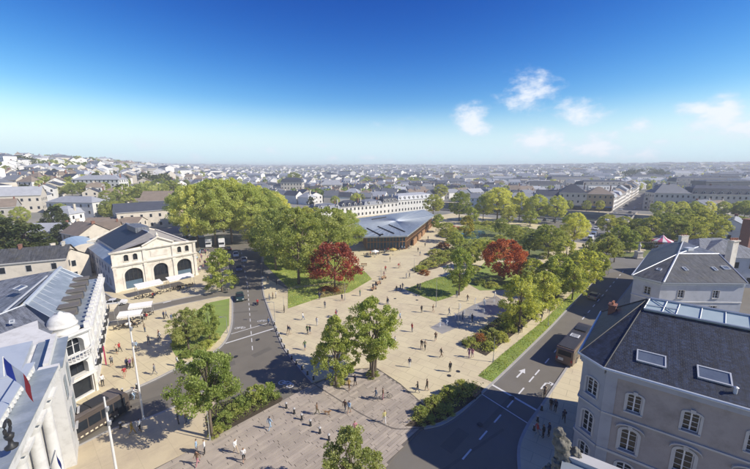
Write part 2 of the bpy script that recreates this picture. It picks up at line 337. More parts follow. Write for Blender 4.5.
m_roofs = [mat('far_slate', (.19, .20, .225), .6, (.13, .14, .16), .5, .5, objrand=.2), mat('far_pale_slate', (.40, .41, .43), .55, (.30, .31, .33), .5, .5, objrand=.2),
           mat('far_brown_tile', (.27, .21, .16), .85, (.18, .145, .115), .5, .5, objrand=.2), mat('far_dark_slate', (.065, .072, .092), .6, (.045, .05, .066), .5, .5, objrand=.2)]
m_fw = [mat('far_white_wall', (.86, .84, .79), .9, (.68, .65, .6), .3, .5, objrand=.08), mat('far_cream_wall', (.62, .56, .46), .9, (.52, .47, .39), .3, .5, objrand=.12), mat('far_grey_wall', (.47, .44, .40), .9, (.38, .36, .33), .3, .5, objrand=.12)]
m_glass = glass_mat('window_glass'); m_glassb = glass_mat('blue_glass', (.035, .07, .10)); m_glassl = mat('sky_pale_roof_glass', (.48, .56, .56), .3, (.38, .47, .48), .7, .5, spec=.5)  # roof panes: whitish sky reflection put into the base colour
m_sky = mat('skylight_glass', (.15, .18, .22), .12, (.10, .12, .16), .8, .5, spec=.8)
m_frame = mat('white_window_frame', (.78, .78, .78), .6); m_iron = mat('black_iron', (.03, .03, .032), .5); m_dark = mat('dark_recess', (.02, .02, .022), .9)
m_wood = mat('larch_cladding', (.36, .20, .10), .75, (.26, .145, .07), 1.5, .5); m_terra = mat('terracotta_pot', (.48, .20, .11), .85)
m_steel = mat('galvanised_steel', (.50, .51, .52), .45, metal=.5); m_polew = mat('white_painted_pole', (.82, .80, .76), .5)
m_canvas = mat('white_canvas', (.80, .78, .74), .9, (.72, .70, .66), 1, .5); m_canvasb = mat('beige_canvas', (.78, .68, .48), .9)
m_bark = mat('tree_bark', (.20, .155, .11), .95, (.13, .10, .07), 3, .5, .3, 12, coords='obj'); m_barkd = mat('dark_bark', (.10, .075, .055), .95, (.07, .05, .04), 3, .5, coords='obj')
m_lf = dict(lime=leaf_mat('lime_leaf', (.38, .44, .11), (.55, .60, .19), (.68, .70, .30), .55),
            oak=leaf_mat('oak_leaf', (.22, .27, .065), (.40, .445, .125), (.56, .58, .22), .52),
            fresh=leaf_mat('fresh_leaf', (.23, .30, .065), (.41, .47, .125), (.57, .61, .22), .52),
            pale=leaf_mat('pale_leaf', (.28, .32, .09), (.43, .46, .15), (.58, .58, .24), .48),
            dark=leaf_mat('evergreen_leaf', (.035, .052, .016), (.07, .092, .028), (.14, .15, .05), .2),
            red=leaf_mat('red_maple_leaf', (.13, .042, .026), (.31, .085, .045), (.48, .19, .09), .45),
            rust=leaf_mat('copper_leaf', (.20, .075, .026), (.42, .145, .045), (.58, .29, .10), .45),
            yellow=leaf_mat('yellow_leaf', (.26, .24, .02), (.42, .37, .04), (.52, .46, .08)),
            flower=leaf_mat('white_flower', (.16, .18, .06), (.45, .42, .30), (.75, .68, .55), .3),
            pink=leaf_mat('pink_flower', (.07, .09, .03), (.16, .12, .09), (.45, .22, .30), .3))
# ------------------------------------------------------------------ terrain, river, paving
RD = Vector((.805, -.593)); RN = Vector((.593, .805))       # along the river, across it (away from the camera)
T0, T1 = 230.0, 276.0
def smooth(a, b, x):
    t = min(1, max(0, (x-a)/(b-a))); return t*t*(3-2*t)
def hill(x, y):
    d = math.hypot(x, y); az = math.degrees(math.atan2(x, y))
    h = 30*smooth(700, 3200, d)+14*smooth(3000, 7000, d)
    h += (20*smooth(190, 480, d)+20*smooth(400, 900, d))*smooth(-18, -44, az)*(1-smooth(1500, 2600, d)*.4)*(1-smooth(-100, -60, -az)*0)
    h += 9*smooth(600, 1300, d)*smooth(14, 30, az)
    h += (math.sin(x*.0031+1.3)+math.sin(y*.0026+x*.0014))*4*smooth(700, 1500, d)
    return h if y > -50 else 0
def build_ground():
    S_ = sorted(set([-15000, -9000, -6000, -4500, -3500]+list(range(-2800, 2801, 200))+[3500, 4500, 6000, 9000, 15000]+list(range(-300, 500, 50))+[-150.5]))
    T_ = sorted(set([-9000, -3000, -600, 0, 120, T0-.01, T0+.4, T1-.4, T1+.01]+list(range(320, 700, 60))+list(range(750, 4000, 200))+[4500, 6000, 9000, 15000]))
    vs = []; fs = []
    for t in T_:
        for s in S_:
            p = RD*s+RN*t; z = -5.0 if T0 < t < T1 and s > -151 else hill(p.x, p.y)
            vs.append((p.x, p.y, z))
    n = len(S_)
    for i in range(len(T_)-1):
        for j in range(n-1): fs.append((i*n+j, i*n+j+1, (i+1)*n+j+1, (i+1)*n+j))
    b = MB(); b.add(vs, fs); tag(b.build('ground', m_city), kind='structure')
    b = MB(); p = [RD*-150.4+RN*(T0+.1), RD*9000+RN*(T0+.1), RD*9000+RN*(T1-.1), RD*-150.4+RN*(T1-.1)]
    b.quad(*[(q.x, q.y, -3.4) for q in p]); tag(b.build('river_water', m_water), kind='structure')
    for nm, t in (('quay_wall', T0-.35), ('quay_wall', T1+.35)):
        b = MB(); L = [RD*s+RN*t for s in (-150, 200, 900, 1500)]
        b.curb(L, .8, -4.6, .0); b.curb([q for q in L], 1.0, .0, .95)
        tag(b.build(nm, m_quay), kind='structure')
build_ground()
def sheet(name, poly, z, m, kind='structure', parent=None):
    b = MB(); a = sum(poly[i][0]*poly[(i+1) % len(poly)][1]-poly[(i+1) % len(poly)][0]*poly[i][1] for i in range(len(poly)))
    if a < 0: poly = poly[::-1]
    b.quad(*[(p[0], p[1], z) for p in poly]); o = b.build(name, m, parent); return tag(o, kind=kind)
def slab(name, poly, z1, m, z0=-.05):
    b = MB(); b.prism([tuple(p) for p in poly], z0, z1); o = b.build(name, m); return tag(o, kind='structure')
def smoothpoly(pts, k=3):
    """Catmull-Rom through points (open)"""
    P = [Vector((p[0], p[1])) for p in pts]; out = []
    for i in range(len(P)-1):
        a = P[max(i-1, 0)]; b_, c = P[i], P[i+1]; d = P[min(i+2, len(P)-1)]
        for q in range(k):
            t = q/k; out.append(.5*((2*b_)+(c-a)*t+(2*a-5*b_+4*c-d)*t*t+(3*b_-a-3*c+d)*t**3))
    out.append(P[-1]); return out
sheet('road_surface', [(-140, 20), (-20, 8), (60, 8), (150, 90), (175, 150), (120, 190), (20, 235), (-90, 235), (-175, 170)], .004, m_asph)
# kerb lines on the ground
K_LEFT = smoothpoly(ats([(262, 240), (262, 262), (263, 290), (268, 307), (275, 326), (283, 346), (295, 362), (313, 383)]), 4)       # right-hand kerb of the left road
K_RIGHT = smoothpoly(ats([(424, 428.5), (441, 424.5), (457, 415), (470, 404), (481, 394), (493, 383)]), 4)+ats([(513, 364), (550, 328), (600, 274), (608, 266)])
K_PL = smoothpoly(ats([(76, 413), (122, 394), (154, 380), (182, 366), (209, 355), (224, 343), (231, 328), (232.5, 312), (232, 297)]), 4)
K_PL2 = ats([(219, 297), (177, 305.5), (150, 312), (125, 318.5), (107, 323)])
K_FC = ats([(90, 284), (99.5, 290), (112.5, 298)])+smoothpoly(ats([(128, 303.5), (140, 306), (152, 304.5), (177, 299.5)]), 3)+ats([(220, 291), (233, 288)])
K_FL = smoothpoly(ats([(60, 455), (81, 445.5), (115, 429), (147, 419), (180, 405), (205, 392)]), 3)
rk0 = at(565.6, 370).xy; rk1 = rk0+Vector((.702, .712))*66
K_RR = smoothpoly(ats([(526, 520), (520.5, 480), (518.5, 455), (521, 440), (530, 422), (541, 407)]), 4)+[rk0, rk1]
main = K_LEFT+ats([(355, 369), (376, 368), (400, 384), (426, 407), (410, 424)])+K_RIGHT+ats([(604, 258), (590, 247), (575, 236), (540, 225), (480, 216.5), (452, 213.5), (436, 216), (420, 214), (350, 214), (300, 226)])
slab('plaza_paving', main, .12, m_sand)
slab('plaza_paving', K_PL+K_PL2+ats([(60, 345), (60, 420)]), .12, m_sand)
slab('market_forecourt_paving', K_FC+ats([(228, 262), (205, 250), (150, 262), (85, 275)]), .12, m_sand)
slab('plaza_paving', K_FL+ats([(215, 400), (212, 440), (154, 469.5), (110, 505), (40, 520), (40, 470)]), .12, m_sand2)
slab('right_pavement', K_RR+[Vector((92, 94)), Vector((60, 56)), Vector((45, 30)), Vector((40, 5)), Vector((8, 8))], .12, m_sand)
b = MB()
for L in (K_LEFT, K_RIGHT, K_PL, K_PL2, K_FC, K_FL, K_RR): b.curb(L, .32, -.02, .128)
tag(b.build('kerb', m_kerb), kind='structure')
# wide light gutter band along the kerbs
b = MB()
for L in (K_LEFT, K_RIGHT, K_FL, K_PL): b.strip(L, 1.0, .009)
tag(b.build('gutter', m_asph2), kind='structure')
sheet('street_junction_paving', ats([(609, 273), (603, 262), (612, 258), (640, 257), (652, 262), (640, 268)]), .02, m_asph2)
# ----- plank-like stone paving, one piece at a time
PLK = ats([(154, 469.5), (212, 439.5), (280, 401.5), (313.6, 384), (355, 369.5), (376, 368.5), (400, 384.5), (427, 407.5), (424, 428), (420, 431), (405, 446), (390, 462), (384, 480), (382, 545), (20, 545), (60, 520)])
slab('plank_paving_bed', PLK, .095, m_joint)
plank_o = COL.objects[-1] if False else [o for o in COL.objects if o.name == 'plank_paving_bed'][0]
def inpoly(x, y, P):
    c = False; j = len(P)-1
    for i in range(len(P)):
        xi, yi = P[i][0], P[i][1]; xj, yj = P[j][0], P[j][1]
        if (yi > y) != (yj > y) and x < (xj-xi)*(y-yi)/(yj-yi)+xi: c = not c
        j = i
    return c
def planks():
    rnd = random.Random(5); d = (PLK[2]-PLK[0]).normalized(); n = Vector((-d.y, d.x)); o = PLK[0]; cand = []
    hw = .19
    for r in range(-100, 100):
        s = -60+rnd.uniform(0, 3)
        while s < 60:
            L = rnd.choice((1.6, 2.2, 2.8, 3.4)); c = o+d*(s+L/2)+n*(r*2*hw)
            s += L
            ins = [inpoly(*(c+d*a+n*b_), PLK) for a in (-L/2+.03, L/2-.03) for b_ in (-hw+.02, hw-.02)]
            if all(ins): cand.append((c, L))
            elif inpoly(c.x, c.y, PLK) or any(ins):
                # cut to the edge
                k = int(L/.4); run = [i for i in range(k) if all(inpoly(*(c+d*(-L/2+(i+e)*L/k)+n*bb), PLK) for e in (0, 1) for bb in (-hw+.02, hw-.02))]
                if run: a, e = min(run), max(run)+1; cand.append((c+d*(-L/2+(a+e)/2*L/k), (e-a)*L/k))
    def key(c):
        px, py = proj(c[0].x, c[0].y, .1); off = 0 if (-10 < px < 760 and py < 478) else 1000
        return off+c[0].length
    cand.sort(key=key); ang = math.atan2(d.y, d.x)
    meshes = {}
    rest = MB()
    for i, (c, L) in enumerate(cand):
        dz = rnd.uniform(-.008, .008)
        if i < 300:
            q = round(L, 2)
            if q not in meshes:
                b = MB(); b.box((0, 0, 0), (q-.05, 2*hw-.045, .05)); meshes[q] = b.mesh('paver', m_paver)
            o_ = mobj('paver', meshes[q], plank_o, (c.x, c.y, .115+dz), ang)
        else: rest.box((c.x, c.y, .115+dz), (L-.05, 2*hw-.045, .05), ang)
    tag(rest.build('far_pavers', m_paver2, plank_o), kind='stuff')
planks()
# lawns and beds
sheet('lawn', ats([(264, 264), (276, 276), (288, 288), (288, 309), (318, 299), (349, 293), (372, 279.5), (366, 273), (357, 267), (345, 258), (300, 246), (264, 246)]), .15, m_lawn)
sheet('park_footpath', ats([(262, 262), (264, 262), (290, 287), (290, 291), (262, 276)]), .128, m_asph2)
sheet('park_footpath', ats([(288, 290), (316, 286), (334, 283), (334, 281.5), (316, 284.5), (288, 287.5)]), .158, m_sand2)
sheet('mulch_bed', ats([(319, 298.5), (318, 289), (334, 284), (349, 284), (345, 293.5)]), .165, m_bark_bed)
sheet('lawn', ats([(405, 290), (420, 284), (437, 278), (454, 275.5), (467, 280), (463, 291), (449, 298), (436, 302)]), .15, m_lawn)
sheet('splash_pad', ats([(430, 328), (442, 334.5), (474, 321), (514, 309), (496, 296), (472, 306)]), .128, m_fount)
sheet('lawn', ats([(478, 376.5), (492, 382.6), (513, 362.8), (550, 326.8), (604, 270), (598, 268), (545, 320), (503, 354)]), .15, m_lawn)
sheet('planting_bed', ats([(461, 345), (486, 356.5), (519, 331), (549, 305), (576, 281), (594, 266), (584, 260), (558, 280), (530, 298), (505, 313)]), .15, m_soil)
sheet('planting_bed', ats([(414, 273.5), (420, 262), (440, 252), (470, 243), (478, 250), (455, 261), (436, 269)]), .15, m_soil)
sheet('lawn', ats([(447, 240), (455, 228), (480, 222.5), (540, 230), (570, 241), (556, 250), (530, 260), (500, 261), (478, 248)]), .15, m_lawn2)
sheet('lawn', ats([(466, 283), (485, 262), (520, 263), (536, 275), (515, 290), (480, 291)]), .15, m_lawn)
sheet('garden_pond', ats([(459, 234), (470, 231), (484, 231), (487, 236), (476, 239.5), (462, 239)]), .17, m_pond)
sheet('lawn', ats([(606, 250), (630, 243), (655, 244), (660, 256), (640, 259), (614, 257)]), .15, m_lawn2)
sheet('garden_path', ats([(617, 252), (645, 249), (646, 251), (618, 254)]), .157, m_sand2)
sheet('lawn', ats([(178, 360), (172, 350), (172, 335), (195, 312), (210, 303), (229.5, 299), (229, 326), (218, 341), (196, 357)]), .15, m_lawn)
sheet('planting_bed', ats([(405, 427), (425, 410), (440, 397), (457, 387), (474, 384), (484, 389), (478, 397), (460, 411), (440, 423), (420, 428)]), .15, m_soil)
sheet('planting_bed', ats([(209.5, 440), (205, 418), (215, 405), (245, 396), (270, 392), (283, 399), (281, 402.5)]), .15, m_soil)
# drain line across the planks
b = MB(); b.strip(smoothpoly(ats([(314, 385), (338, 400), (361, 414.5), (387, 427), (401, 430), (424, 428.5)]), 4), .16, .155)
tag(b.build('drain_channel', m_joint), kind='structure')
# ----- road markings
b = MB()
def dashes(p, q, L, G_, w_, z=.0125):
    p, q = Vector(p), Vector(q); d = (q-p); n = d.length; d.normalize(); s = 0
    while s < n:
        b.strip([p+d*s, p+d*min(s+L, n)], w_, z); s += L+G_
dashes(at(252.5, 350).xy, at(247.5, 285).xy, 1.5, 1.5, .14); dashes(at(247.5, 285).xy, at(241, 250).xy, 3, 3, .14)
dashes(at(443, 482).xy, at(535, 375).xy, 1.9, 1.9, .2); dashes(at(535, 375).xy, at(625, 269).xy, 1.9, 2.6, .2)
for p, q, ww in (((225.5, 343.4), (273.5, 328.6), .32), ((231, 334), (270, 322.5), .18), ((482, 394.2), (529, 424), .16), ((492, 384.6), (538, 411), .34)): b.strip(ats([p, q]), ww, .0135)
b.strip(ats([(163, 303), (171, 301)]), .35, .013)
def arrow(px, py, bend):
    c = at(px, py).xy; d = Vector((.702, .712)); n = Vector((.712, -.702))
    P = lambda a, e: (*(c+d*a+n*e), .014)
    b.quad(P(-1.6, -.12), P(-1.6, .12), P(.3, .12), P(.3, -.12))
    if bend: b.quad(P(.3, -.12), P(.3, .12), P(.55, .7), P(.85, .55)); b.quad(P(.15, .75), P(1.0, 1.05), P(1.05, .2))
    else: b.quad(P(.3, -.5), P(.3, .5), P(1.6, 0))
arrow(521, 373, False); arrow(545, 384, True)
def bike_mark(px, py, sc, rz):
    c = at(px, py).xy
    for ex in (-.55, .55):
        pts = [(c.x+math.cos(rz)*ex*sc+.34*sc*math.cos(a), c.y+math.sin(rz)*ex*sc+.34*sc*math.sin(a)) for a in [2*math.pi*k/12 for k in range(13)]]
        b.strip(pts, .1*sc, .0145)
    P = lambda a, e: (c.x+math.cos(rz)*a*sc-math.sin(rz)*e*sc, c.y+math.sin(rz)*a*sc+math.cos(rz)*e*sc)
    for L in ([(-.55, 0), (-.2, .45), (.35, .45), (.55, 0)], [(-.2, .45), (0, 0), (.35, .45)], [(-.55, 0), (0, 0)]): b.strip([P(*q) for q in L], .1*sc, .016)
bike_mark(240, 328, 1.1, .1); bike_mark(262, 321, 1.0, .1); bike_mark(286, 384, 1.4, -.5)
tag(b.build('road_marking', m_white), kind='structure')
pm = mat('asphalt_patch', (.145, .13, .105), .9, (.12, .11, .09), .8, .5, .2, 9); rp_ = random.Random(6)
for px, py, a_, l_, w_ in ((262, 352, .9, 3.5, 1.2), (243, 312, .2, 6, .8), (225, 365, .5, 3, 1.4), (500, 410, .78, 9, .7), (455, 440, .8, 4, 1.5), (560, 345, .78, 7, .9), (545, 392, .78, 2.5, 1.1), (150, 400, .6, 5, .8), (120, 412, .6, 2.5, 1.3), (248, 272, .4, 7, .9), (470, 452, .6, 12, .35), (600, 300, .78, 10, .6)):
    c = at(px, py).xy; d_ = Vector((math.cos(a_), math.sin(a_))); tb_ = MB(); tb_.strip([c-d_*l_/2, c+d_*l_/2], w_, .0105); tag(tb_.build('asphalt_patch', pm), kind='structure')
for px, py in ((258, 340), (246, 300), (480, 425), (512, 398), (190, 385), (585, 315), (449, 376.3), (458, 372), (236, 357), (395, 299), (417, 300.5)):
    b = MB(); c = at(px, py); b.lathe((c.x, c.y, .112), [(.34, 0), (.34, .014), (.30, .016), (.3, .02)], 10); tag(b.build('manhole_cover', m_iron), kind='structure')
# the bridge deck and the street beyond it
BD = Vector((.655, .756)); BN = Vector((.756, -.655)); BC = at(594, 236).xy
def bp(s, t, z=0): p = BC+BD*s+BN*t; return (p.x, p.y, z)
# ------------------------------------------------------------------ foliage
def leaves_mesh(name, P, size, mt, tone, rs, up=.6, flat=.0):
    """one small folded quad per leaf cluster at each point of P"""
    n = len(P); q = rs.normal(size=(n, 3)); q[:, 2] += up; q /= np.linalg.norm(q, axis=1)[:, None]
    a = np.cross(q, rs.normal(size=(n, 3))); a /= np.linalg.norm(a, axis=1)[:, None]; b_ = np.cross(q, a)
    s = (size*rs.uniform(.65, 1.35, n))[:, None] if not isinstance(size, np.ndarray) else size[:, None]
    V = np.empty((n, 4, 3)); V[:, 0] = P-a*s*.62; V[:, 1] = P-b_*s*.42; V[:, 2] = P+a*s*.62+q*s*.12; V[:, 3] = P+b_*s*.42
    me = D.meshes.new(name); me.vertices.add(4*n); me.vertices.foreach_set('co', V.reshape(-1).astype(np.float32))
    me.loops.add(4*n); me.loops.foreach_set('vertex_index', np.arange(4*n, dtype=np.int32))
    me.polygons.add(n); me.polygons.foreach_set('loop_start', np.arange(0, 4*n, 4, dtype=np.int32)); me.polygons.foreach_set('loop_total', np.full(n, 4, dtype=np.int32))
    at_ = me.attributes.new('tone', 'FLOAT', 'FACE'); at_.data.foreach_set('value', np.clip(tone, 0, 1).astype(np.float32))
    me.materials.append(mt); me.update(calc_edges=True); return me
def crown_points(rs, H, base, rx, nclump, per, shape, cl=.30):
    """clumps set on an uneven crown; leaves on and in each clump"""
    cs = []; k = 0
    while len(cs) < nclump:
        k += 1
        t = rs.uniform(0, 1); an = rs.uniform(0, 2*math.pi)
        if shape == 'oval': prof = math.sin(math.pi*min(1, .12+t*.86))**.65
        elif shape == 'cone': prof = (1-t)**.8*.98+.05 if t > .12 else .75
        elif shape == 'dome': prof = math.sqrt(max(0, 1-t*t))*.98+.03
        elif shape == 'open': prof = (math.sin(math.pi*(.15+t*.8))**.8)*(.75+.25*math.sin(an*3+t*7))
        elif shape == 'flat': prof = math.sin(math.pi*min(1, .3+t*.68))**.5
        else: prof = 1
        rad = prof*rx*(1-.5*rs.uniform(0, 1)**2.4)
        cs.append((math.cos(an)*rad, math.sin(an)*rad, base+t*(H-base)*.96, prof))
    P = []; T = []; 
    for c in cs:
        r = rx*cl*rs.uniform(.6, 1.25)*(.55+.45*c[3]); n = int(per*rs.uniform(.7, 1.3)); v = rs.normal(size=(n, 3)); v /= np.linalg.norm(v, axis=1)[:, None]
        v *= (rs.uniform(0, 1, n)**.45)[:, None]; v[:, 2] *= .72; v[:, 2] -= .12*(v[:, 0]**2+v[:, 1]**2)
        P.append(v*r+np.array(c[:3])); T.append(np.full(n, rs.uniform(.15, .85))+rs.normal(size=n)*.16)
    return np.concatenate(P), np.concatenate(T), cs
PROTO = {}
def tree_proto(key, name, H, base, rx, nclump, per, size, leaf, shape='oval', seed=0, bark=None, cl=.30, multi=False, trunk_r=None, limbs=9, lean=0):
    rs = np.random.RandomState(seed+11); o = D.objects.new(name, None); COL.objects.link(o); o.location = (0, 0, 0)
    P, T, cs = crown_points(rs, H, base, rx, nclump, per, shape, cl)
    bm_ = MB(); bm_.smooth = True; tr = trunk_r or H*.017; top = base+(H-base)*.72
    rnd = random.Random(seed)
    stems = [(0, 0)] if not multi else [(-.25, .1), (.3, -.15), (.05, .35)]
    for sx, sy in stems:
        ox, oy = sx*rx*.5, sy*rx*.5
        pts = [(sx, sy, -.1), (sx+ox*.2, sy+oy*.2, base*.5), (sx+ox*.6+rnd.uniform(-.1, .1), sy+oy*.6, base*1.05), (ox+rnd.uniform(-.2, .2), oy+rnd.uniform(-.2, .2), (base+top)/2), (ox, oy, top)]
        bm_.tube(pts, [tr*1.35, tr, tr*.85, tr*.5, tr*.15], 8)
    for k in range(limbs):
        c = cs[rnd.randrange(len(cs))]; st = stems[k % len(stems)]; z0 = base*rnd.uniform(.75, 1.0)+(c[2]-base)*.35
        f = min(1, z0/max(base, .1))
        a = (st[0]+st[0]*rx*.3*f, st[1]+st[1]*rx*.3*f, z0)
        m_ = (a[0]+(c[0]-a[0])*.5, a[1]+(c[1]-a[1])*.5, a[2]+(c[2]-a[2])*.62)
        bm_.tube([a, m_, c[:3]], [tr*.45, tr*.28, tr*.08], 5)
    mobj('trunk', bm_.mesh('trunk', bark or m_bark), o)
    mobj('crown', leaves_mesh('crown', P, size, m_lf[leaf], T, rs), o)
    o['_h'] = H; o['_used'] = 0; PROTO.setdefault(key, []).append(o); return o
for i in range(3): tree_proto('plane', 'plane_tree', 20, 5.0, 7.6, 190, 105, .36, 'lime', 'oval', 20+i, cl=.19, limbs=14)
for i in range(2): tree_proto('oak', 'broadleaf_tree', 16, 4.2, 5.6, 150, 95, .31, 'oak', 'oval', 40+i, cl=.20, limbs=14)
tree_proto('fresh', 'broadleaf_tree', 9, 2.4, 3.0, 85, 85, .26, 'fresh', 'oval', 60, cl=.27)
tree_proto('fresh', 'broadleaf_tree', 9, 2.0, 3.3, 85, 85, .26, 'fresh', 'dome', 61, cl=.25)
tree_proto('open', 'young_tree', 9.5, 2.4, 3.4, 130, 120, .17, 'fresh', 'cone', 70, cl=.19, limbs=26)
tree_proto('open', 'young_tree', 9.5, 3.0, 3.8, 140, 120, .17, 'fresh', 'open', 71, cl=.18, multi=True, limbs=30)
tree_proto('pale', 'young_tree', 8.5, 2.3, 3.2, 120, 110, .17, 'pale', 'open', 75, cl=.20, limbs=26)
tree_proto('open', 'street_tree', 8.5, 3.9, 3.8, 130, 120, .17, 'fresh', 'open', 73, cl=.19, limbs=26)
tree_proto('cone', 'conical_tree', 9, 1.0, 2.9, 90, 70, .27, 'fresh', 'dome', 80, cl=.24)
tree_proto('red', 'red_maple', 8, 2.0, 4.6, 75, 75, .30, 'red', 'flat', 90, m_barkd, cl=.24, limbs=22)
tree_proto('rust', 'copper_beech', 9.5, 1.8, 4.9, 110, 95, .30, 'rust', 'oval', 91, m_barkd, cl=.23, limbs=12)
for i in range(2): tree_proto('dark', 'evergreen_tree', 11, 2.0, 4.2, 95, 120, .36, 'dark', 'dome', 100+i, m_barkd, cl=.27)
tree_proto('cypress', 'conifer_tree', 13, 1.2, 2.6, 80, 60, .40, 'dark', 'cone', 110, m_barkd, cl=.26)
tree_proto('yellow', 'golden_tree', 6, 1.2, 2.2, 45, 55, .26, 'yellow', 'oval', 120, cl=.28)
for i in range(2): tree_proto('shrub', 'shrub', 2.6, .25, 1.7, 34, 60, .20, 'fresh', 'dome', 130+i, cl=.34, limbs=5, trunk_r=.04)
tree_proto('lightshrub', 'shrub', 2.6, .25, 1.7, 34, 60, .20, 'pale', 'dome', 140, cl=.34, limbs=5, trunk_r=.04)
tree_proto('darkshrub', 'shrub', 2.4, .25, 1.8, 34, 60, .20, 'oak', 'dome', 141, cl=.34, limbs=5, trunk_r=.04)
tree_proto('goldshrub', 'shrub', 2.4, .25, 1.7, 34, 60, .20, 'yellow', 'dome', 142, cl=.34, limbs=5, trunk_r=.04)
tree_proto('copshrub', 'shrub', 2.4, .25, 1.7, 34, 60, .20, 'rust', 'dome', 143, cl=.34, limbs=5, trunk_r=.04)
PN = {'plane': 'tree', 'oak': 'tree', 'fresh': 'tree', 'open': 'tree', 'pale': 'tree', 'cone': 'tree', 'red': 'tree', 'rust': 'tree', 'dark': 'tree', 'cypress': 'tree', 'yellow': 'tree'}
trnd = random.Random(17)
def tree_w(key, x, y, z, h, wd, label, group=None, idx=None):
    ps = PROTO[key]; p = ps[(idx if idx is not None else trnd.randrange(len(ps))) % len(ps)]
    H = p['_h']; R_ = {'plane': 7.9, 'oak': 5.8, 'fresh': 3.3, 'open': 3.6, 'pale': 3.3, 'cone': 3.0, 'red': 4.8, 'rust': 5.1, 'dark': 4.5, 'cypress': 2.7, 'yellow': 2.3, 'shrub': 1.9, 'lightshrub': 1.9, 'darkshrub': 1.9, 'goldshrub': 1.9, 'copshrub': 1.9}[key]
    return put(p, (x, y, z), label, 'shrub' if 'shrub' in key else 'tree', group, trnd.uniform(0, 6.28), (wd/2/R_, wd/2/R_, h/H))
def tree_px(key, px, py, top, wpx, label, group=None, idx=None, z=.12):
    c = at(px, py, z); lo, hi = 0, 80
    for _ in range(30):
        m_ = (lo+hi)/2
        if proj(c.x, c.y, m_)[1] > top: lo = m_
        else: hi = m_
    h = lo-z; d = c.y*math.cos(PITCH)-(z+h/2-CAMH)*math.sin(PITCH)
    return tree_w(key, c.x, c.y, z, h, wpx*d/FPX, label, group, idx)
def bed(name, poly, h, dens, leaf, label, cat, size=.17, seed=0, mix=None, group=None, z=.14, lumps=2.2):
    """a planted mass nobody could count"""
    rs = np.random.RandomState(seed); xs = [p[0] for p in poly]; ys = [p[1] for p in poly]; P = []; cx = sum(xs)/len(xs); cy = sum(ys)/len(ys)
    area = (max(xs)-min(xs))*(max(ys)-min(ys)); n = int(area*dens); X = rs.uniform(min(xs), max(xs), n); Y = rs.uniform(min(ys), max(ys), n)
    keep = np.array([inpoly(a, b_, poly) for a, b_ in zip(X, Y)]); X = X[keep]; Y = Y[keep]
    ph = rs.uniform(0, 6, 4)
    L = .5+.25*np.sin(X*lumps+ph[0]+np.sin(Y*1.7))+.25*np.sin(Y*lumps*1.1+ph[1]+np.sin(X*1.3))
    Z = h*(.35+.65*L)*rs.uniform(.25, 1, len(X))**.5; tone = .25+.5*np.sin(X*.9+ph[2])*np.sin(Y*.8+ph[3])+rs.uniform(0, .5, len(X))
    P = np.stack([X-cx, Y-cy, Z], 1); m_ = m_lf[leaf]
    o = D.objects.new(name, leaves_mesh(name, P, size, m_, tone, rs, .5)); link(o); o.location = (cx, cy, z); return tag(o, label, cat, group, 'stuff')
# ------------------------------------------------------------------ building kit
class Pl:
    """a vertical wall plane from P0 to P1; outward is to the right of that direction"""
    def __init__(s, P0, P1):
        s.p = Vector((P0[0], P0[1])); s.q = Vector((P1[0], P1[1])); s.d = (s.q-s.p); s.L = s.d.length; s.d.normalize(); s.n = Vector((s.d.y, -s.d.x))
    def pt(s, u, v, w_=0.0): a = s.p+s.d*u+s.n*w_; return (a.x, a.y, v)
    def bx(s, mb, u0, u1, v0, v1, w0, w1):
        vs = [s.pt(u, v, w_) for v in (v0, v1) for (u, w_) in ((u0, w0), (u1, w0), (u1, w1), (u0, w1))]
        mb.add(vs, [(3, 2, 1, 0), (4, 5, 6, 7), (0, 1, 5, 4), (1, 2, 6, 5), (2, 3, 7, 6), (3, 0, 4, 7)])
    def wall(s, mb, z0, z1, ops=(), depth=.22, u0=0, u1=None):
        u1 = s.L if u1 is None else u1
        us = sorted({u0, u1} | {round(o[0], 4) for o in ops} | {round(o[1], 4) for o in ops}); vs = sorted({z0, z1} | {round(o[2], 4) for o in ops} | {round(o[3], 4) for o in ops})
        for i in range(len(us)-1):
            for j in range(len(vs)-1):
                cu, cv = (us[i]+us[i+1])/2, (vs[j]+vs[j+1])/2
                if any(o[0] < cu < o[1] and o[2] < cv < o[3] for o in ops): continue
                mb.quad(s.pt(us[i], vs[j]), s.pt(us[i+1], vs[j]), s.pt(us[i+1], vs[j+1]), s.pt(us[i], vs[j+1]))
        for o in ops:
            a, b_, c, d = o[:4]; arch = o[4] if len(o) > 4 else 0
            top = d-arch
            mb.quad(s.pt(a, c), s.pt(a, top), s.pt(a, top, -depth), s.pt(a, c, -depth)); mb.quad(s.pt(b_, c), s.pt(b_, c, -depth), s.pt(b_, top, -depth), s.pt(b_, top))
            mb.quad(s.pt(a, c), s.pt(a, c, -depth), s.pt(b_, c, -depth), s.pt(b_, c))
            if not arch: mb.quad(s.pt(a, d), s.pt(b_, d), s.pt(b_, d, -depth), s.pt(a, d, -depth))
            else:
                A = s.arc(a, b_, top, arch)
                for k in range(len(A)-1):
                    (x0, y0), (x1, y1) = A[k], A[k+1]
                    mb.quad(s.pt(x0, y0), s.pt(x1, y1), s.pt(x1, y1, -depth), s.pt(x0, y0, -depth))
                    mb.quad(s.pt(x0, y0), s.pt(x1, y1), s.pt(x1, d), s.pt(x0, d))
    def arc(s, a, b_, top, rise, n=10):
        return [((a+b_)/2-(b_-a)/2*math.cos(math.pi*k/n), top+rise*math.sin(math.pi*k/n)) for k in range(n+1)]
    def ray(s, px, py):
        dx = (px-CX)/FPX; dz = -(py-CY)/FPX; r = Vector((dx, math.cos(PITCH)+dz*math.sin(PITCH), -math.sin(PITCH)+dz*math.cos(PITCH)))
        t = (s.p.dot(s.n))/(r.xy.dot(s.n)); P = r*t; return (P.xy-s.p).dot(s.d), CAMH+P.z
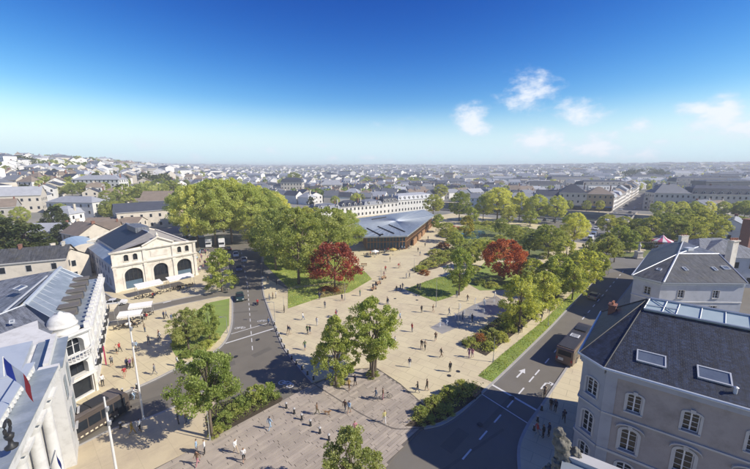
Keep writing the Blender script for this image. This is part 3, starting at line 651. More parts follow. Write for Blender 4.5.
def window(parent, pl, u, v, ww, hh, arch=0, depth=.22, mull=1, trans=2, surround=None, sill=True, frame=None, glass=None, fr=.07, name='window', keystone=False, swid=.18):
    """frame (with glazing bars) > pane, surround, sill; (u, v) is the middle of the opening's foot"""
    a, b_ = u-ww/2, u+ww/2; top = v+hh; mb = MB(); w0, w1 = -depth+.01, -depth+.07
    pl.bx(mb, a, a+fr, v, top-arch, w0, w1); pl.bx(mb, b_-fr, b_, v, top-arch, w0, w1); pl.bx(mb, a+fr, b_-fr, v, v+fr, w0, w1)
    if not arch: pl.bx(mb, a+fr, b_-fr, top-fr, top, w0, w1)
    else:
        A = pl.arc(a, b_, top-arch, arch); B = pl.arc(a+fr, b_-fr, top-arch, arch-fr)
        for k in range(len(A)-1): mb.quad(pl.pt(*A[k], w1), pl.pt(*A[k+1], w1), pl.pt(*B[k+1], w1), pl.pt(*B[k], w1)); mb.quad(pl.pt(*B[k], w1), pl.pt(*B[k+1], w1), pl.pt(*B[k+1], w0), pl.pt(*B[k], w0))
    for k in range(mull): c = a+ww*(k+1)/(mull+1); pl.bx(mb, c-fr*.75, c+fr*.75, v+fr, top-fr-(arch*.1), w0, w1+.015)
    for k in range(trans): c = v+hh*(k+1)/(trans+1); pl.bx(mb, a+fr, b_-fr, c-.02, c+.02, w0, w1-.01)
    wd = mb.build(name, frame or m_frame, parent)
    mb = MB()
    if not arch: mb.quad(pl.pt(a, v, -depth+.03), pl.pt(b_, v, -depth+.03), pl.pt(b_, top, -depth+.03), pl.pt(a, top, -depth+.03))
    else: mb.quad(*([pl.pt(a, v, -depth+.03), pl.pt(b_, v, -depth+.03)]+[pl.pt(x, y, -depth+.03) for x, y in pl.arc(a, b_, top-arch, arch)][::-1]))
    mb.build('pane', glass or m_glass, wd)
    if surround:
        mb = MB(); sw = swid
        pl.bx(mb, a-sw, a-.005, v-.05, top-arch, .002, .07); pl.bx(mb, b_+.005, b_+sw, v-.05, top-arch, .002, .07)
        if not arch:
            pl.bx(mb, a-sw, b_+sw, top+.003, top+sw, .002, .08)
            if keystone: pl.bx(mb, u-.16, u+.16, top+.02, top+sw+.18, .005, .14)
        else:
            A = pl.arc(a-sw, b_+sw, top-arch, arch+sw); B = pl.arc(a-.005, b_+.005, top-arch, arch)
            for k in range(len(A)-1):
                mb.quad(pl.pt(*B[k], .08), pl.pt(*B[k+1], .08), pl.pt(*A[k+1], .08), pl.pt(*A[k], .08)); mb.quad(pl.pt(*A[k], .08), pl.pt(*A[k+1], .08), pl.pt(*A[k+1], .0), pl.pt(*A[k], .0)); mb.quad(pl.pt(*B[k], .08), pl.pt(*B[k+1], .08), pl.pt(*B[k+1], -.01), pl.pt(*B[k], -.01))
            if keystone: pl.bx(mb, u-.16, u+.16, top, top+sw+.14, .005, .16)
        mb.build('surround', surround, wd)
    if sill: mb = MB(); pl.bx(mb, a-.15, b_+.15, v-.12, v-.003, -.05, .16); mb.build('sill', surround or m_trim, wd)
    return wd
def roofmesh(name, faces, m, parent, thick=0):
    mb = MB()
    for f in faces: mb.quad(*[tuple(p) for p in f])
    o = mb.build(name, m, parent)
    add_uv(o) if 'slate' in m.name and not m.name.startswith('far') else None
    return o
def seams(mb, a, b_, c, d, n, h=.06, w_=.05):
    """standing seams on a slope: from edge a-b to edge d-c"""
    a, b_, c, d = map(Vector, (a, b_, c, d)); nn = (b_-a).cross(d-a).normalized(); nn = nn if nn.z > 0 else -nn
    for k in range(n+1):
        t = k/n; p = a.lerp(b_, t)+nn*h*.5; q = d.lerp(c, t)+nn*h*.5; mb.tube([p, q], w_/2, 4)
def on_plane(px, py, p0, nn):
    dx = (px-CX)/FPX; dz = -(py-CY)/FPX; r = Vector((dx, math.cos(PITCH)+dz*math.sin(PITCH), -math.sin(PITCH)+dz*math.cos(PITCH)))
    o = Vector((0, 0, CAMH)); t = (Vector(p0)-o).dot(nn)/r.dot(nn); return o+r*t
def slope_box(mb, c, nn, up, du, dv, h0, h1):
    """box lying on a slope: c centre, nn normal, up the uphill direction"""
    u = up.cross(nn).normalized(); vs = []
    for h in (h0, h1):
        for a, b_ in ((-1, -1), (1, -1), (1, 1), (-1, 1)): vs.append(c+u*a*du/2+up*b_*dv/2+nn*h)
    mb.add(vs, [(3, 2, 1, 0), (4, 5, 6, 7), (0, 1, 5, 4), (1, 2, 6, 5), (2, 3, 7, 6), (3, 0, 4, 7)])
def skylight(parent, px, py, p0, nn, du, dv, name='skylight'):
    nn = Vector(nn).normalized(); nn = nn if nn.z > 0 else -nn
    c = on_plane(px, py, p0, nn); up = (Vector((0, 0, 1))-nn*nn.z).normalized(); u = up.cross(nn).normalized()
    mb = MB()
    for a, s1, s2 in ((-1, .1, dv), (1, .1, dv)): slope_box(mb, c+u*a*(du/2-.05), nn, up, s1, s2, -.05, .16)
    for a in (-1, 1): slope_box(mb, c+up*a*(dv/2-.05), nn, up, du-.2, .1, -.05, .155)
    o = mb.build(name, m_lead, parent); mb = MB(); slope_box(mb, c, nn, up, du-.2, dv-.2, -.02, .09); mb.build('pane', m_sky, o); return o
def chimney(parent, c, d, h, rz=0, m=None, pots=2, z0=None, name='chimney'):
    mb = MB(); z0 = c[2]; mb.box((c[0], c[1], z0+h/2), (d[0], d[1], h), rz); mb.box((c[0], c[1], z0+h+.05), (d[0]+.16, d[1]+.16, .12), rz)
    o = mb.build(name, m or m_stone, parent)
    for k in range(pots):
        e = (k-(pots-1)/2)*d[0]/max(pots, 1); mb = MB(); mb.lathe((c[0]+math.cos(rz)*e, c[1]+math.sin(rz)*e, z0+h+.1), [(.13, 0), (.11, .3), (.14, .34), (.1, .36)], 8); mb.build('chimney_pot', m_terra, o)
    return o
# ---- a plain town building standing along a line, built with joined far windows
def townhouse(name, P0, P1, depth, h, roof, rh, wm, rm, label, cat='building', group=None, floors=2, bay=2.6, dorm=0, chim=2, shop=None, z=0, dormmat=None, hipends=True, win=True, wsz=(1.0, 1.55), quoin=False):
    pl = Pl(P0, P1); L = pl.L; mid = pl.p+pl.d*L/2-pl.n*depth/2
    o = empty(name, (mid.x, mid.y, z), label, cat, group)
    c = [pl.p, pl.q, pl.q-pl.n*depth, pl.p-pl.n*depth]
    sides = [Pl(c[i], c[(i+1) % 4]) for i in range(4)]
    mb = MB(); ov = .35; H = z+h
    for s in sides: s.wall(mb, z-1.5, H)
    E = [Vector(pl.pt(-ov, H, ov)), Vector(pl.pt(L+ov, H, ov)), Vector(pl.pt(L+ov, H, -depth-ov)), Vector(pl.pt(-ov, H, -depth-ov))]
    F_ = []
    if roof == 'gable':
        r0 = Vector(pl.pt(-ov, H+rh, -depth/2)); r1 = Vector(pl.pt(L+ov, H+rh, -depth/2)); F_ = [(E[0], E[1], r1, r0), (E[2], E[3], r0, r1)]
        for u in (0, L): a, b_, t = pl.pt(u, H, 0), pl.pt(u, H, -depth), pl.pt(u, H+rh-.25, -depth/2); mb.quad(a, b_, t)
    elif roof == 'hip':
        k = min(depth/2, L/2-.2); r0 = Vector(pl.pt(k, H+rh, -depth/2)); r1 = Vector(pl.pt(L-k, H+rh, -depth/2)); F_ = [(E[0], E[1], r1, r0), (E[2], E[3], r0, r1), (E[3], E[0], r0), (E[1], E[2], r1)]
    else:   # mansard
        k = 1.1; M_ = [Vector(pl.pt(k, H+rh*.68, -k)), Vector(pl.pt(L-k, H+rh*.68, -k)), Vector(pl.pt(L-k, H+rh*.68, -depth+k)), Vector(pl.pt(k, H+rh*.68, -depth+k))]
        for i in range(4): F_.append((E[i], E[(i+1) % 4], M_[(i+1) % 4], M_[i]))
        kk = k+depth*.3; r0 = Vector(pl.pt(kk, H+rh, -depth/2)); r1 = Vector(pl.pt(L-kk, H+rh, -depth/2)); F_ += [(M_[0], M_[1], r1, r0), (M_[2], M_[3], r0, r1), (M_[3], M_[0], r0), (M_[1], M_[2], r1)]
    mb.build('wall', wm, o); rb = MB()
    for f in F_: rb.quad(*[tuple(p) for p in f])
    ro = rb.build('roof', rm, o)
    if 'slate' in rm.name and not rm.name.startswith('far'): add_uv(ro)
    rb = MB(); sides[0].bx(rb, -ov, L+ov, H-.22, H+.03, 0, ov+.04); rb.tube([E[0], E[1]], .09, 5); rb.build('cornice', m_trim, o)
    if win:
        wb = MB(); fb = MB(); fh = h/floors
        for si, s in enumerate(sides):
            if si == 2: continue
            nb = max(1, int(s.L/bay)); step = s.L/nb
            for f in range(floors):
                for k in range(nb):
                    u = step*(k+.5); v = z+f*fh+fh*.30
                    if f == 0 and shop and si == 0: continue
                    fb.cur = 0; s.bx(fb, u-wsz[0]/2-.12, u+wsz[0]/2+.12, v-.12, v+wsz[1]+.12, -.05, .05)
                    fb.cur = 1; s.bx(fb, u-wsz[0]/2, u+wsz[0]/2, v, v+wsz[1], -.05, .075)
        o2 = fb.build('windows', [m_trim, m_glass], o); tag(o2, kind='stuff')
    if shop:
        sb = MB(); pl.bx(sb, .4, L-.4, z+.2, z+2.6, 0, .12); so = sb.build('shopfront', m_glass, o); sb = MB(); pl.bx(sb, .3, L-.3, z+2.65, z+3.3, 0, .2); sb.build('fascia', shop, so)
    for k in range(dorm):
        u = L*(k+.5)/dorm; db = MB(); v0, v1 = H+.15, H+min(rh*.66, 1.9)
        db.cur = 0; pl.bx(db, u-.65, u+.65, v0, v1, -2.2, .05 if roof == 'mansard' else -.4)
        db.cur = 1; pl.bx(db, u-.42, u+.42, v0+.2, v1-.15, -.6, .09 if roof == 'mansard' else -.36)
        db.cur = 2; a = .05 if roof == 'mansard' else -.4
        for sg in (-1, 1): db.quad(pl.pt(u+sg*.8, v1-.05, a+.15), pl.pt(u, v1+.55, a+.15), pl.pt(u, v1+.55, -2.6), pl.pt(u+sg*.8, v1-.05, -2.6))
        db.cur = 0; db.quad(pl.pt(u-.7, v1, a+.03), pl.pt(u+.7, v1, a+.03), pl.pt(u, v1+.5, a+.03))
        db.build('dormer', [dormmat or m_wallw, m_glass, rm], o)
    ang = math.atan2(pl.d.y, pl.d.x)
    for k in range(chim):
        u = (.06+.88*(k/max(1, chim-1)))*L if chim > 1 else .2*L; q = pl.pt(u, H+rh*.35, -depth/2); chimney(o, q, (.5, 1.1), rh*.65+.8, ang, [m_wallc, m_brick, m_wallc][k % 3], pots=0)
    return o
# ================================================================= the slate-roofed corner house at the right
def ccw(P): return P
def corner_house():
    Z = 13.0; A0, A1, A2 = Vector((28.9, 40.6)), Vector((20.4, 30.8)), Vector((21.2, 28.6)); fd = Vector((.804, -.594)); A3 = A2+fd*26; A4 = A0+Vector((.86, -.51))*24
    o = empty('corner_house', (30, 25, 0), 'tall pinkish rendered corner house with dark blue slate roof and a strip of roof glazing', 'house')
    F = Pl(A2, A3); C = Pl(A1, A2); B_ = Pl(A0, A1); X = Pl(A3, A4); Y = Pl(A4, A0)
    u1, z1 = F.ray(634, 404); u2, z2 = F.ray(691, 422); print('corner house windows', u1, z1, u2, z2, F.ray(627, 440), F.ray(683, 460), F.ray(620, 410))
    sp = max(2.2, min(4.5, u2-u1)); us = [u1+sp*k for k in range(6)]
    ww, hh = 1.05, 1.75; zt = (z1+z2)/2-hh/2; 
    u3, z3 = F.ray(627, 440); zm = z3-1.15; h2 = 2.25; zb = zm-3.5
    ops = [];
    for u in us:
        ops += [(u-ww/2, u+ww/2, zt, zt+hh, .16), (u-ww/2-.08, u+ww/2+.08, zm, zm+h2, .34), (u-ww/2-.08, u+ww/2+.08, zb, zb+h2, .34)]
    mb = MB(); F.wall(mb, 0, Z, ops, .24); X.wall(mb, 0, Z); Y.wall(mb, 0, Z)
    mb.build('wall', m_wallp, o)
    mb = MB(); cl = C.L/2
    cops = [(cl-.55, cl+.55, a, a+b_, c) for a, b_, c in ((zt, hh, .16), (zm, h2, .34), (zb, h2, .34))]; C.wall(mb, 0, Z, cops, .24)
    bops = [(B_.L*f-.5, B_.L*f+.5, a, a+b_, c) for f in (.15, .4, .65, .88) for a, b_, c in ((zt, hh, .16), (zm, h2, .34))]; B_.wall(mb, 0, Z, bops, .24)
    F.bx(mb, 0, .9, 0, Z, .002, .06)
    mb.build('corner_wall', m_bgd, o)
    for u in us:
        window(o, F, u, zt, ww, hh, .16, .24, 1, 3, m_trim, keystone=True); window(o, F, u, zm, ww+.16, h2, .34, .24, 1, 3, m_trim, keystone=True, swid=.24); window(o, F, u, zb, ww+.16, h2, .34, .24, 1, 3, m_trim)
        # hood mould over the tall windows
        hb = MB(); A = F.arc(u-1.05, u+1.05, zm+h2-.1, .55, 8)
        for k in range(8):
            (a, b_), (c, d) = A[k], A[k+1]; hb.quad(F.pt(a, b_, .02), F.pt(c, d, .02), F.pt(c, d, .22), F.pt(a, b_, .22)); hb.quad(F.pt(a, b_, .22), F.pt(c, d, .22), F.pt(c, d+.1, .22), F.pt(a, b_+.1, .22)); hb.quad(F.pt(a, b_+.1, .0), F.pt(c, d+.1, .0), F.pt(c, d+.1, .22), F.pt(a, b_+.1, .22))
        hb.build('hood_mould', m_trim, o)
    for a, b_, c in ((zt, hh, .16), (zm, h2, .34), (zb, h2, .34)): window(o, C, cl, a, 1.1, b_, c, .24, 1, 3, m_trim)
    for f in (.15, .4, .65, .88):
        for a, b_, c in ((zt, hh, .16), (zm, h2, .34)): window(o, B_, B_.L*f, a, 1.0, b_, c, .24, 1, 3, m_trim, swid=.12)
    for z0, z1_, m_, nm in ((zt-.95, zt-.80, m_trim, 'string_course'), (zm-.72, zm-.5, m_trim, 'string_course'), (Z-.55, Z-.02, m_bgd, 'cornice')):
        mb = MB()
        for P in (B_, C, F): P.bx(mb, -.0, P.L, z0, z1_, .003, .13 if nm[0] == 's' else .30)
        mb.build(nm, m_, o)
    E = []
    for P, u in ((B_, 0), (B_, B_.L), (C, C.L), (F, F.L)): E.append(Vector(P.pt(u, Z+.05, .45)))
    E4 = Vector((A4.x+.4, A4.y+.4, Z+.05))
    mb = MB(); mb.tube(E, .13, 8); mb.build('gutter', m_zincl, o)
    R0 = Vector((29.0, 34.7, 17.2)); R1 = R0+Vector((fd.x, fd.y, 0))*20
    for u in [x for x in ()]: pass
    NS = 14; rb = []
    for k in range(NS):
        a, b_ = k/NS, (k+1)/NS; rb.append((E[2].lerp(E[3], a), E[2].lerp(E[3], b_), R0.lerp(R1, b_), R0.lerp(R1, a)))
    rb += [(E[1], E[2], R0), (E[0], E[1], R0), (E[3], E4, R1)]
    rb += [(E4, E[0], R0, R1)]
    roofmesh('roof', rb, m_slate, o)
    mb = MB()
    for q in (E[0], E[1], E[2]): mb.tube([q+Vector((0, 0, .05)), R0+Vector((0, 0, .05))], .07, 5)
    mb.build('hip_flashing', m_iron, o)
    # glazed strip under the ridge: bars and panes
    Q = lambda s, t, h=.0: (R0.lerp(R1, s)).lerp(E[2].lerp(E[3], s), t)+Vector((-.25, -.3, .9)).normalized()*h
    S_ = [0.01, .13]+[.13+.083*k_ for k_ in range(1, 11)]
    gl = MB()
    for s in S_: gl.tube([Q(s, .0, .22), Q(s, .17, .22)], .045, 4)
    gl.tube([Q(0.01, 0, .26), Q(S_[-1], 0, .26)], .10, 5); gl.tube([Q(0.01, .17, .22), Q(S_[-1], .17, .22)], .08, 5)
    gl.tube([Q(.01, .0, .25), Q(.13, .17, .25)], .05, 4); gl.tube([Q(.01, .11, .25), Q(.13, .09, .25)], .045, 4); gl.tube([Q(.08, .0, .25), Q(.08, .17, .25)], .045, 4)
    g = gl.build('glazing_frame', m_lead, o)
    for a, b_ in zip(S_[:-1], S_[1:]):
        pb = MB(); pb.quad(Q(a, .17, .17), Q(b_, .17, .17), Q(b_, 0, .17), Q(a, 0, .17)); pb.quad(Q(a, .17, .0), Q(b_, .17, .0), Q(b_, .17, .17), Q(a, .17, .17)); pb.build('roof_pane', m_glassl, g)
    nn = (E[3]-E[2]).cross(R0-E[2]).normalized(); p0 = E[2]
    skylight(o, 651, 359, p0, nn, 2.1, 1.35); skylight(o, 714, 376, p0, nn, 2.1, 1.35)
    c = on_plane(735, 393, p0, nn); mb = MB(); mb.lathe(c, [(.12, -.2), (.12, .45), (.18, .5), (.02, .6)], 8); mb.build('roof_vent', m_lead, o)
    c = E[0].lerp(R0, .22); chimney(o, (c.x-.9, c.y-1.6, Z-.1), (.9, .7), 2.3, .85, m_brick, 2)
corner_house()
# ================================================================= the grey house beyond it
def grey_house():
    Z = 9.0; A = at(634, 275, Z).xy; B_ = at(661.6, 281.7, Z).xy; C = at(745.6, 282.6, Z).xy; E_ = at(654, 249, Z).xy
    Dd = C+(B_-A).normalized()*-14+Vector((6, 3)); D2 = E_+(C-B_)*.8
    o = empty('slate_roofed_house', (B_.x+6, B_.y+5, 0), 'light grey house with mossy slate hip roof and white lead hips beside the right-hand road', 'house')
    P1, P2, P0, P3, P4 = Pl(A, B_), Pl(B_, C), Pl(E_, A), Pl(C, Dd), Pl(Dd, E_)
    Hs = 3.2; w1, h1 = 1.15, 1.55; v = P2.ray(681, 294)[1]-h1/2; print('grey house window z', v, P2.ray(681, 294), P2.ray(716, 293), P1.ray(647, 290), P1.L, P2.L, P2.ray(690, 303))
    ua, ub = P2.ray(681, 294)[0], P2.ray(716, 293)[0]; sp = ub-ua; up = P1.ray(647, 290)[0]
    mb = MB(); o2 = [(u-w1/2, u+w1/2, vv, vv+h1) for u in (ua, ub) for vv in (v, v-Hs)]; P2.wall(mb, 0, Z, o2)
    o1 = [(up-w1/2, up+w1/2, vv, vv+h1) for vv in (v, v-Hs)]; P1.wall(mb, 0, Z, o1); o0 = [(P0.L*f-w1/2, P0.L*f+w1/2, vv, vv+h1) for f in (.25, .5, .75) for vv in (v, v-Hs)]; P0.wall(mb, 0, Z, o0); P3.wall(mb, 0, Z); P4.wall(mb, 0, Z)
    mb.build('wall', m_blueg, o)
    for P, us in ((P2, (ua, ub)), (P1, (up,)), (P0, [P0.L*f for f in (.25, .5, .75)])):
        for u in us:
            for vv in (v, v-Hs):
                w_ = window(o, P, u, vv, w1, h1, 0, .22, 1, 2, m_trim, swid=.1)
        mb = MB(); P.bx(mb, 0, P.L, v-.95, v-.75, .003, .12); mb.build('string_course', m_wallw, o)
        mb = MB(); P.bx(mb, 0, P.L, Z-.7, Z-.45, .003, .10); P.bx(mb, -.1, P.L+.1, Z-.22, Z, .003, .45); mb.build('cornice', m_lead, o)
    s = [Vector(P0.pt(0, Z+.05, .45)), Vector(P1.pt(0, Z+.05, .5)), Vector(P2.pt(0, Z+.05, .5)), Vector(P2.pt(P2.L, Z+.05, .45)), Vector((Dd.x, Dd.y, Z+.05)), ]
    T0, T1, T2, T3 = at(678, 254, 12.6), at(719, 254, 12.6), at(698, 247, 12.9), at(683, 241, 12.6)
    roofmesh('roof', [(s[2], s[3], T1, T0), (s[1], s[2], T0), (s[0], s[1], T0, T3), (s[3], s[4], T1), (s[4], s[0], T3, T2, T1)], m_slate2, o)
    mb = MB(); mb.quad(T0+Vector((0, 0, .03)), T1+Vector((0, 0, .03)), T2+Vector((0, 0, .05))); mb.quad(T0+Vector((0, 0, .03)), T2+Vector((0, 0, .05)), T3+Vector((0, 0, .03))); mb.build('roof_top', m_slate3, o); add_uv(kids(o)[-1])
    mb = MB()
    for a, b_, r in ((s[2], T0, .17), (s[1], T0, .1), (T0, T1, .13), (T0, T2, .15), (s[3], T1, .12), (T0, T3, .12)): mb.tube([a+Vector((0, 0, .04)), b_+Vector((0, 0, .06))], r, 5)
    mb.build('hip_flashing', m_lead, o)
    nn = (s[3]-s[2]).cross(T0-s[2]).normalized()
    skylight(o, 685, 269, s[2], nn, .7, 1.1); skylight(o, 714.5, 269, s[2], nn, .7, 1.1); skylight(o, 725.5, 268, s[2], nn, 1.3, 1.1)
    n2 = (s[2]-s[1]).cross(T0-s[1]).normalized(); skylight(o, 659, 269.5, s[1], n2, .8, .8)
    chimney(o, tuple(T3+Vector((0, 0, -.6))), (2.2, .8), 1.9, .2, m_stone, 3)
    c = T0.lerp(T2, .5); mb = MB(); mb.box((c.x, c.y, c.z+.35), (1.8, 1.0, .6), .3); mb.build('roof_lantern', m_lead, o)
grey_house()
townhouse('zinc_roofed_house', at(671, 246, 8).xy, at(700, 256, 8).xy, 17, 8, 'hip', 3.6, m_blueg, m_slate3, 'grey house with a pale slate hip roof directly behind the mossy roof', 'house', chim=0, bay=3)
townhouse('zinc_roofed_house', at(700, 256, 8).xy, at(762, 254, 8).xy, 12, 8.2, 'hip', 3.2, m_blueg, m_slate3, 'pale blue-grey house at the right edge with dark windows behind the mossy roof', 'house', chim=0, bay=3)
def stack(px, py, z0, h, d, m, label, rz=0, pots=2, z=0):
    c = at(px, py, z0); o = empty('chimney_stack', (c.x, c.y, 0), label, 'chimney'); mb = MB(); mb.box((c.x, c.y, (z0+h)/2), (d[0], d[1], z0+h), rz); mb.box((c.x, c.y, z0+h+.12), (d[0]+.4, d[1]+.4, .3), rz); st = mb.build('shaft', m, o)
    for k in range(pots): mb = MB(); e = (k-(pots-1)/2)*d[0]/max(1, pots); mb.lathe((c.x+e, c.y, z0+h+.27), [(.2, 0), (.17, .5), (.22, .55), (.1, .6)], 8); mb.build('chimney_pot', m_terra, o)
    return o
stack(731, 254, 9, 3.4, (2.2, 1.2), m_stone, 'wide pale stone chimney stack with clay pots near the right edge', .3, 4)
stack(748, 236, 10, 5.0, (3.2, 2.4), m_brick, 'dark red brick chimney stack at the right edge of the view', .3, 0)
# ================================================================= the old stone market hall
def market_hall():
    F0 = at(116, 293).xy; F1 = at(198, 275).xy; F = Pl(F0, F1); L = F.L; dp = -F.n; BK = 30
    o = empty('market_hall', (F0.x, F0.y, 0), 'old limestone market hall with three big arches, a low pediment and a long roof', 'market hall')
    print('hall L', L, [F.ray(*p) for p in ((131, 285), (160, 280), (184, 272), (128, 256), (180, 250), (155, 228), (108, 247), (192, 235), (112, 267))])
    cu = [L*.215, L*.53, L*.83]; aw = [L*.2, L*.175, L*.19]
    ops = [(c-a/2, c+a/2, .35, 5.6, a*.42) for c, a in zip(cu, aw)]
    pr = [L*.155, L*.255, L*.785, L*.885]; ops += [(u-.5, u+.5, 7.6, 9.3, .45) for u in pr]
    mb = MB(); F.wall(mb, 0, 10.3, ops, .55)
    # raised gable over the middle bay
    a, b_ = L*.36, L*.70; mb.quad(F.pt(0, 10.3), F.pt(a, 10.3), F.pt(a, 10.9)); mb.quad(F.pt(a, 10.3), F.pt(b_, 10.3), F.pt(b_, 11.0), F.pt((a+b_)/2, 12.6), F.pt(a, 11.0)); mb.quad(F.pt(b_, 10.3), F.pt(L, 10.3), F.pt(b_, 10.9))
    S0 = Pl(F0+dp*BK, F0); S1 = Pl(F1, F1+dp*BK); n0 = int(BK/3.4)
    sops = [(1.4+k*3.4, 2.5+k*3.4, 4.6, 5.9) for k in range(n0)]+[(1.4+k*3.4, 2.5+k*3.4, 1.2, 3.0) for k in range(n0)]
    mb2 = MB(); S0.wall(mb2, 0, 7.2, sops, .25); mb2.build('side_wall', m_blueg, o)
    S1.wall(mb, 0, 9.6); mb.build('wall', m_stone, o)
    for k in range(n0):
        window(o, S0, 1.95+k*3.4, 4.6, 1.1, 1.3, 0, .25, 1, 1, m_trim, swid=.12); window(o, S0, 1.95+k*3.4, 1.2, 1.1, 1.8, 0, .25, 1, 2, m_trim, swid=.12)
    for c, w_ in zip(cu, aw):
        x = window(o, F, c, .35, w_, 5.25, w_*.42, .5, 3, 3, m_stone, frame=m_iron, glass=m_glass, name='arched_glazing', swid=.45, keystone=True, sill=False, fr=.09)
        mb = MB(); F.bx(mb, c-w_/2+.1, c+w_/2-.1, .4, 2.3, -.42, -.30); mb.build('door', mat('door_paint_%d' % int(c), (.10, .16, .22) if c != cu[1] else (.03, .03, .03), .5), o)
    for u in pr: window(o, F, u, 7.6, 1.0, 1.7, .45, .45, 1, 1, m_stone, frame=m_iron, swid=.16)
    def band(u0, u1, z0, z1, w_, nm='cornice'): mb = MB(); F.bx(mb, u0, u1, z0, z1, .003, w_); mb.build(nm, m_stone, o)
    band(-.3, L+.3, 6.5, 6.75, .35); band(-.25, L+.25, 6.75, 6.95, .5); band(-.35, L+.35, 9.95, 10.15, .45); band(-.45, L+.45, 10.15, 10.32, .6)
    for u in (0.35, L*.355, L*.705, L-.35):
        mb = MB(); F.bx(mb, u-.35, u+.35, 0, 9.94, .003, .26); F.bx(mb, u-.45, u+.45, 5.9, 6.3, .003, .34); F.bx(mb, u-.45, u+.45, 0, .7, .003, .38); mb.build('pilaster', m_stone, o)
    mb = MB(); F.bx(mb, L*.43, L*.64, 7.7, 9.3, .003, .1); F.bx(mb, L*.44, L*.63, 7.85, 9.15, .1, .13); mb.build('relief_panel', m_stone, o)
    # pediment cornice
    mb = MB(); m_ = (a+b_)/2
    for u0, u1 in ((a-.4, m_), (b_+.4, m_)):
        mb.tube([F.pt(u0, 10.95, .25), F.pt(u1, 12.75, .25)], .24, 6)
    mb.lathe(F.pt(m_, 12.7, -.1), [(.5, 0), (.3, .35), (.42, .6), (.2, 1.1), (.03, 1.3)], 10)
    mb.build('pediment_cornice', m_stone, o)
    # roofs: middle nave with its ridge along the depth, slate on the left, worn tile on the right
    P = lambda u, z, w_: Vector(F.pt(u, z, -w_))
    m_worn = mat('worn_pale_roof', (.47, .43, .37), .85, (.36, .33, .28), .6, .5, .2, 6, dirt=(.30, .27, .22), dscale=.3)
    roofmesh('nave_roof', [(P(2.6, 9.3, 7), P(2.6, 9.3, BK), P(m_, 13.2, BK), P(m_, 13.2, 7))], m_slate, o)
    roofmesh('nave_roof', [(P(L-1.2, 9.8, 0.6), P(L-1.2, 9.8, BK), P(m_, 13.2, BK), P(m_, 12.4, .6))], m_worn, o)
    roofmesh('front_roof', [(P(.3, 10.0, .3), P(m_, 12.4, .3), P(m_, 13.15, 7.1), P(2.4, 9.6, 7.1), P(.3, 9.3, 5))], m_worn, o)
    roofmesh('aisle_roof', [(P(-.3, 7.3, .5), P(2.7, 8.7, 5), P(2.7, 8.7, BK), P(-.3, 7.3, BK))], m_zinc, o)
    mb = MB(); mb.quad(P(2.6, 8.5, 5), P(2.6, 8.5, BK), P(2.6, 9.3, BK), P(2.6, 9.3, 5)); mb.quad(P(0, 7.2, .4), P(0, 10.1, .4), P(2.6, 9.3, 5), P(2.6, 7.2, 5)); bb = Pl(F1+dp*BK, F0+dp*BK); bb.wall(mb, 0, 9.0); mb.quad(P(0, 7, BK), P(L, 7, BK), P(L, 9.8, BK), P(m_, 13.2, BK), P(0, 9, BK)); mb.build('inner_wall', m_stone, o)
    mb = MB()
    mb.tube([P(m_, 13.25, 7), P(m_, 13.25, BK)], .16, 5); mb.build('ridge_cap', m_lead, o); mb = MB(); mb.box(tuple(P(m_, 13.2, 17)), (3.4, 9, 1.5), math.atan2(F.n.y, F.n.x)-math.pi/2); mb.build('roof_lantern', m_slate3, o); add_uv(kids(o)[-1])
    mb = MB(); F.bx(mb, L-1.4, L-.9, 9.8, 10.2, -BK, -.4); mb.build('parapet', m_stone, o)
    return F
HF = market_hall()
def barrel():
    c = at(84, 250, 6); rz = math.atan2(-HF.n.y, -HF.n.x); o = empty('barrel_roof_shed', (c.x, c.y, 0), 'low shed with a pale blue curved metal roof left of the market hall', 'shed')
    d = -HF.n; n = HF.d; mb = MB(); Ls, Rr = 13, 4.2; K = 12
    pts = lambda s: [(c.x+d.x*s+n.x*(-Rr*math.cos(math.pi*k/K)), c.y+d.y*s+n.y*(-Rr*math.cos(math.pi*k/K)), 6.0+2.6*math.sin(math.pi*k/K)) for k in range(K+1)]
    a, b_ = pts(-4), pts(Ls); mb.smooth = True
    for k in range(K): mb.quad(a[k], a[k+1], b_[k+1], b_[k])
    mb.build('curved_roof', mat('blue_metal_roof', (.50, .60, .68), .35, (.42, .52, .60), .5, .5, metal=.2), o); mb = MB()
    for p in (a, b_): mb.quad(*p)
    for i in (0, K): mb.quad((a[i][0], a[i][1], 0), (b_[i][0], b_[i][1], 0), b_[i], a[i])
    for p in (a, b_): mb.quad((p[0][0], p[0][1], 0), (p[-1][0], p[-1][1], 0), p[-1], p[0])
    mb.build('wall', m_wallc, o)
barrel()
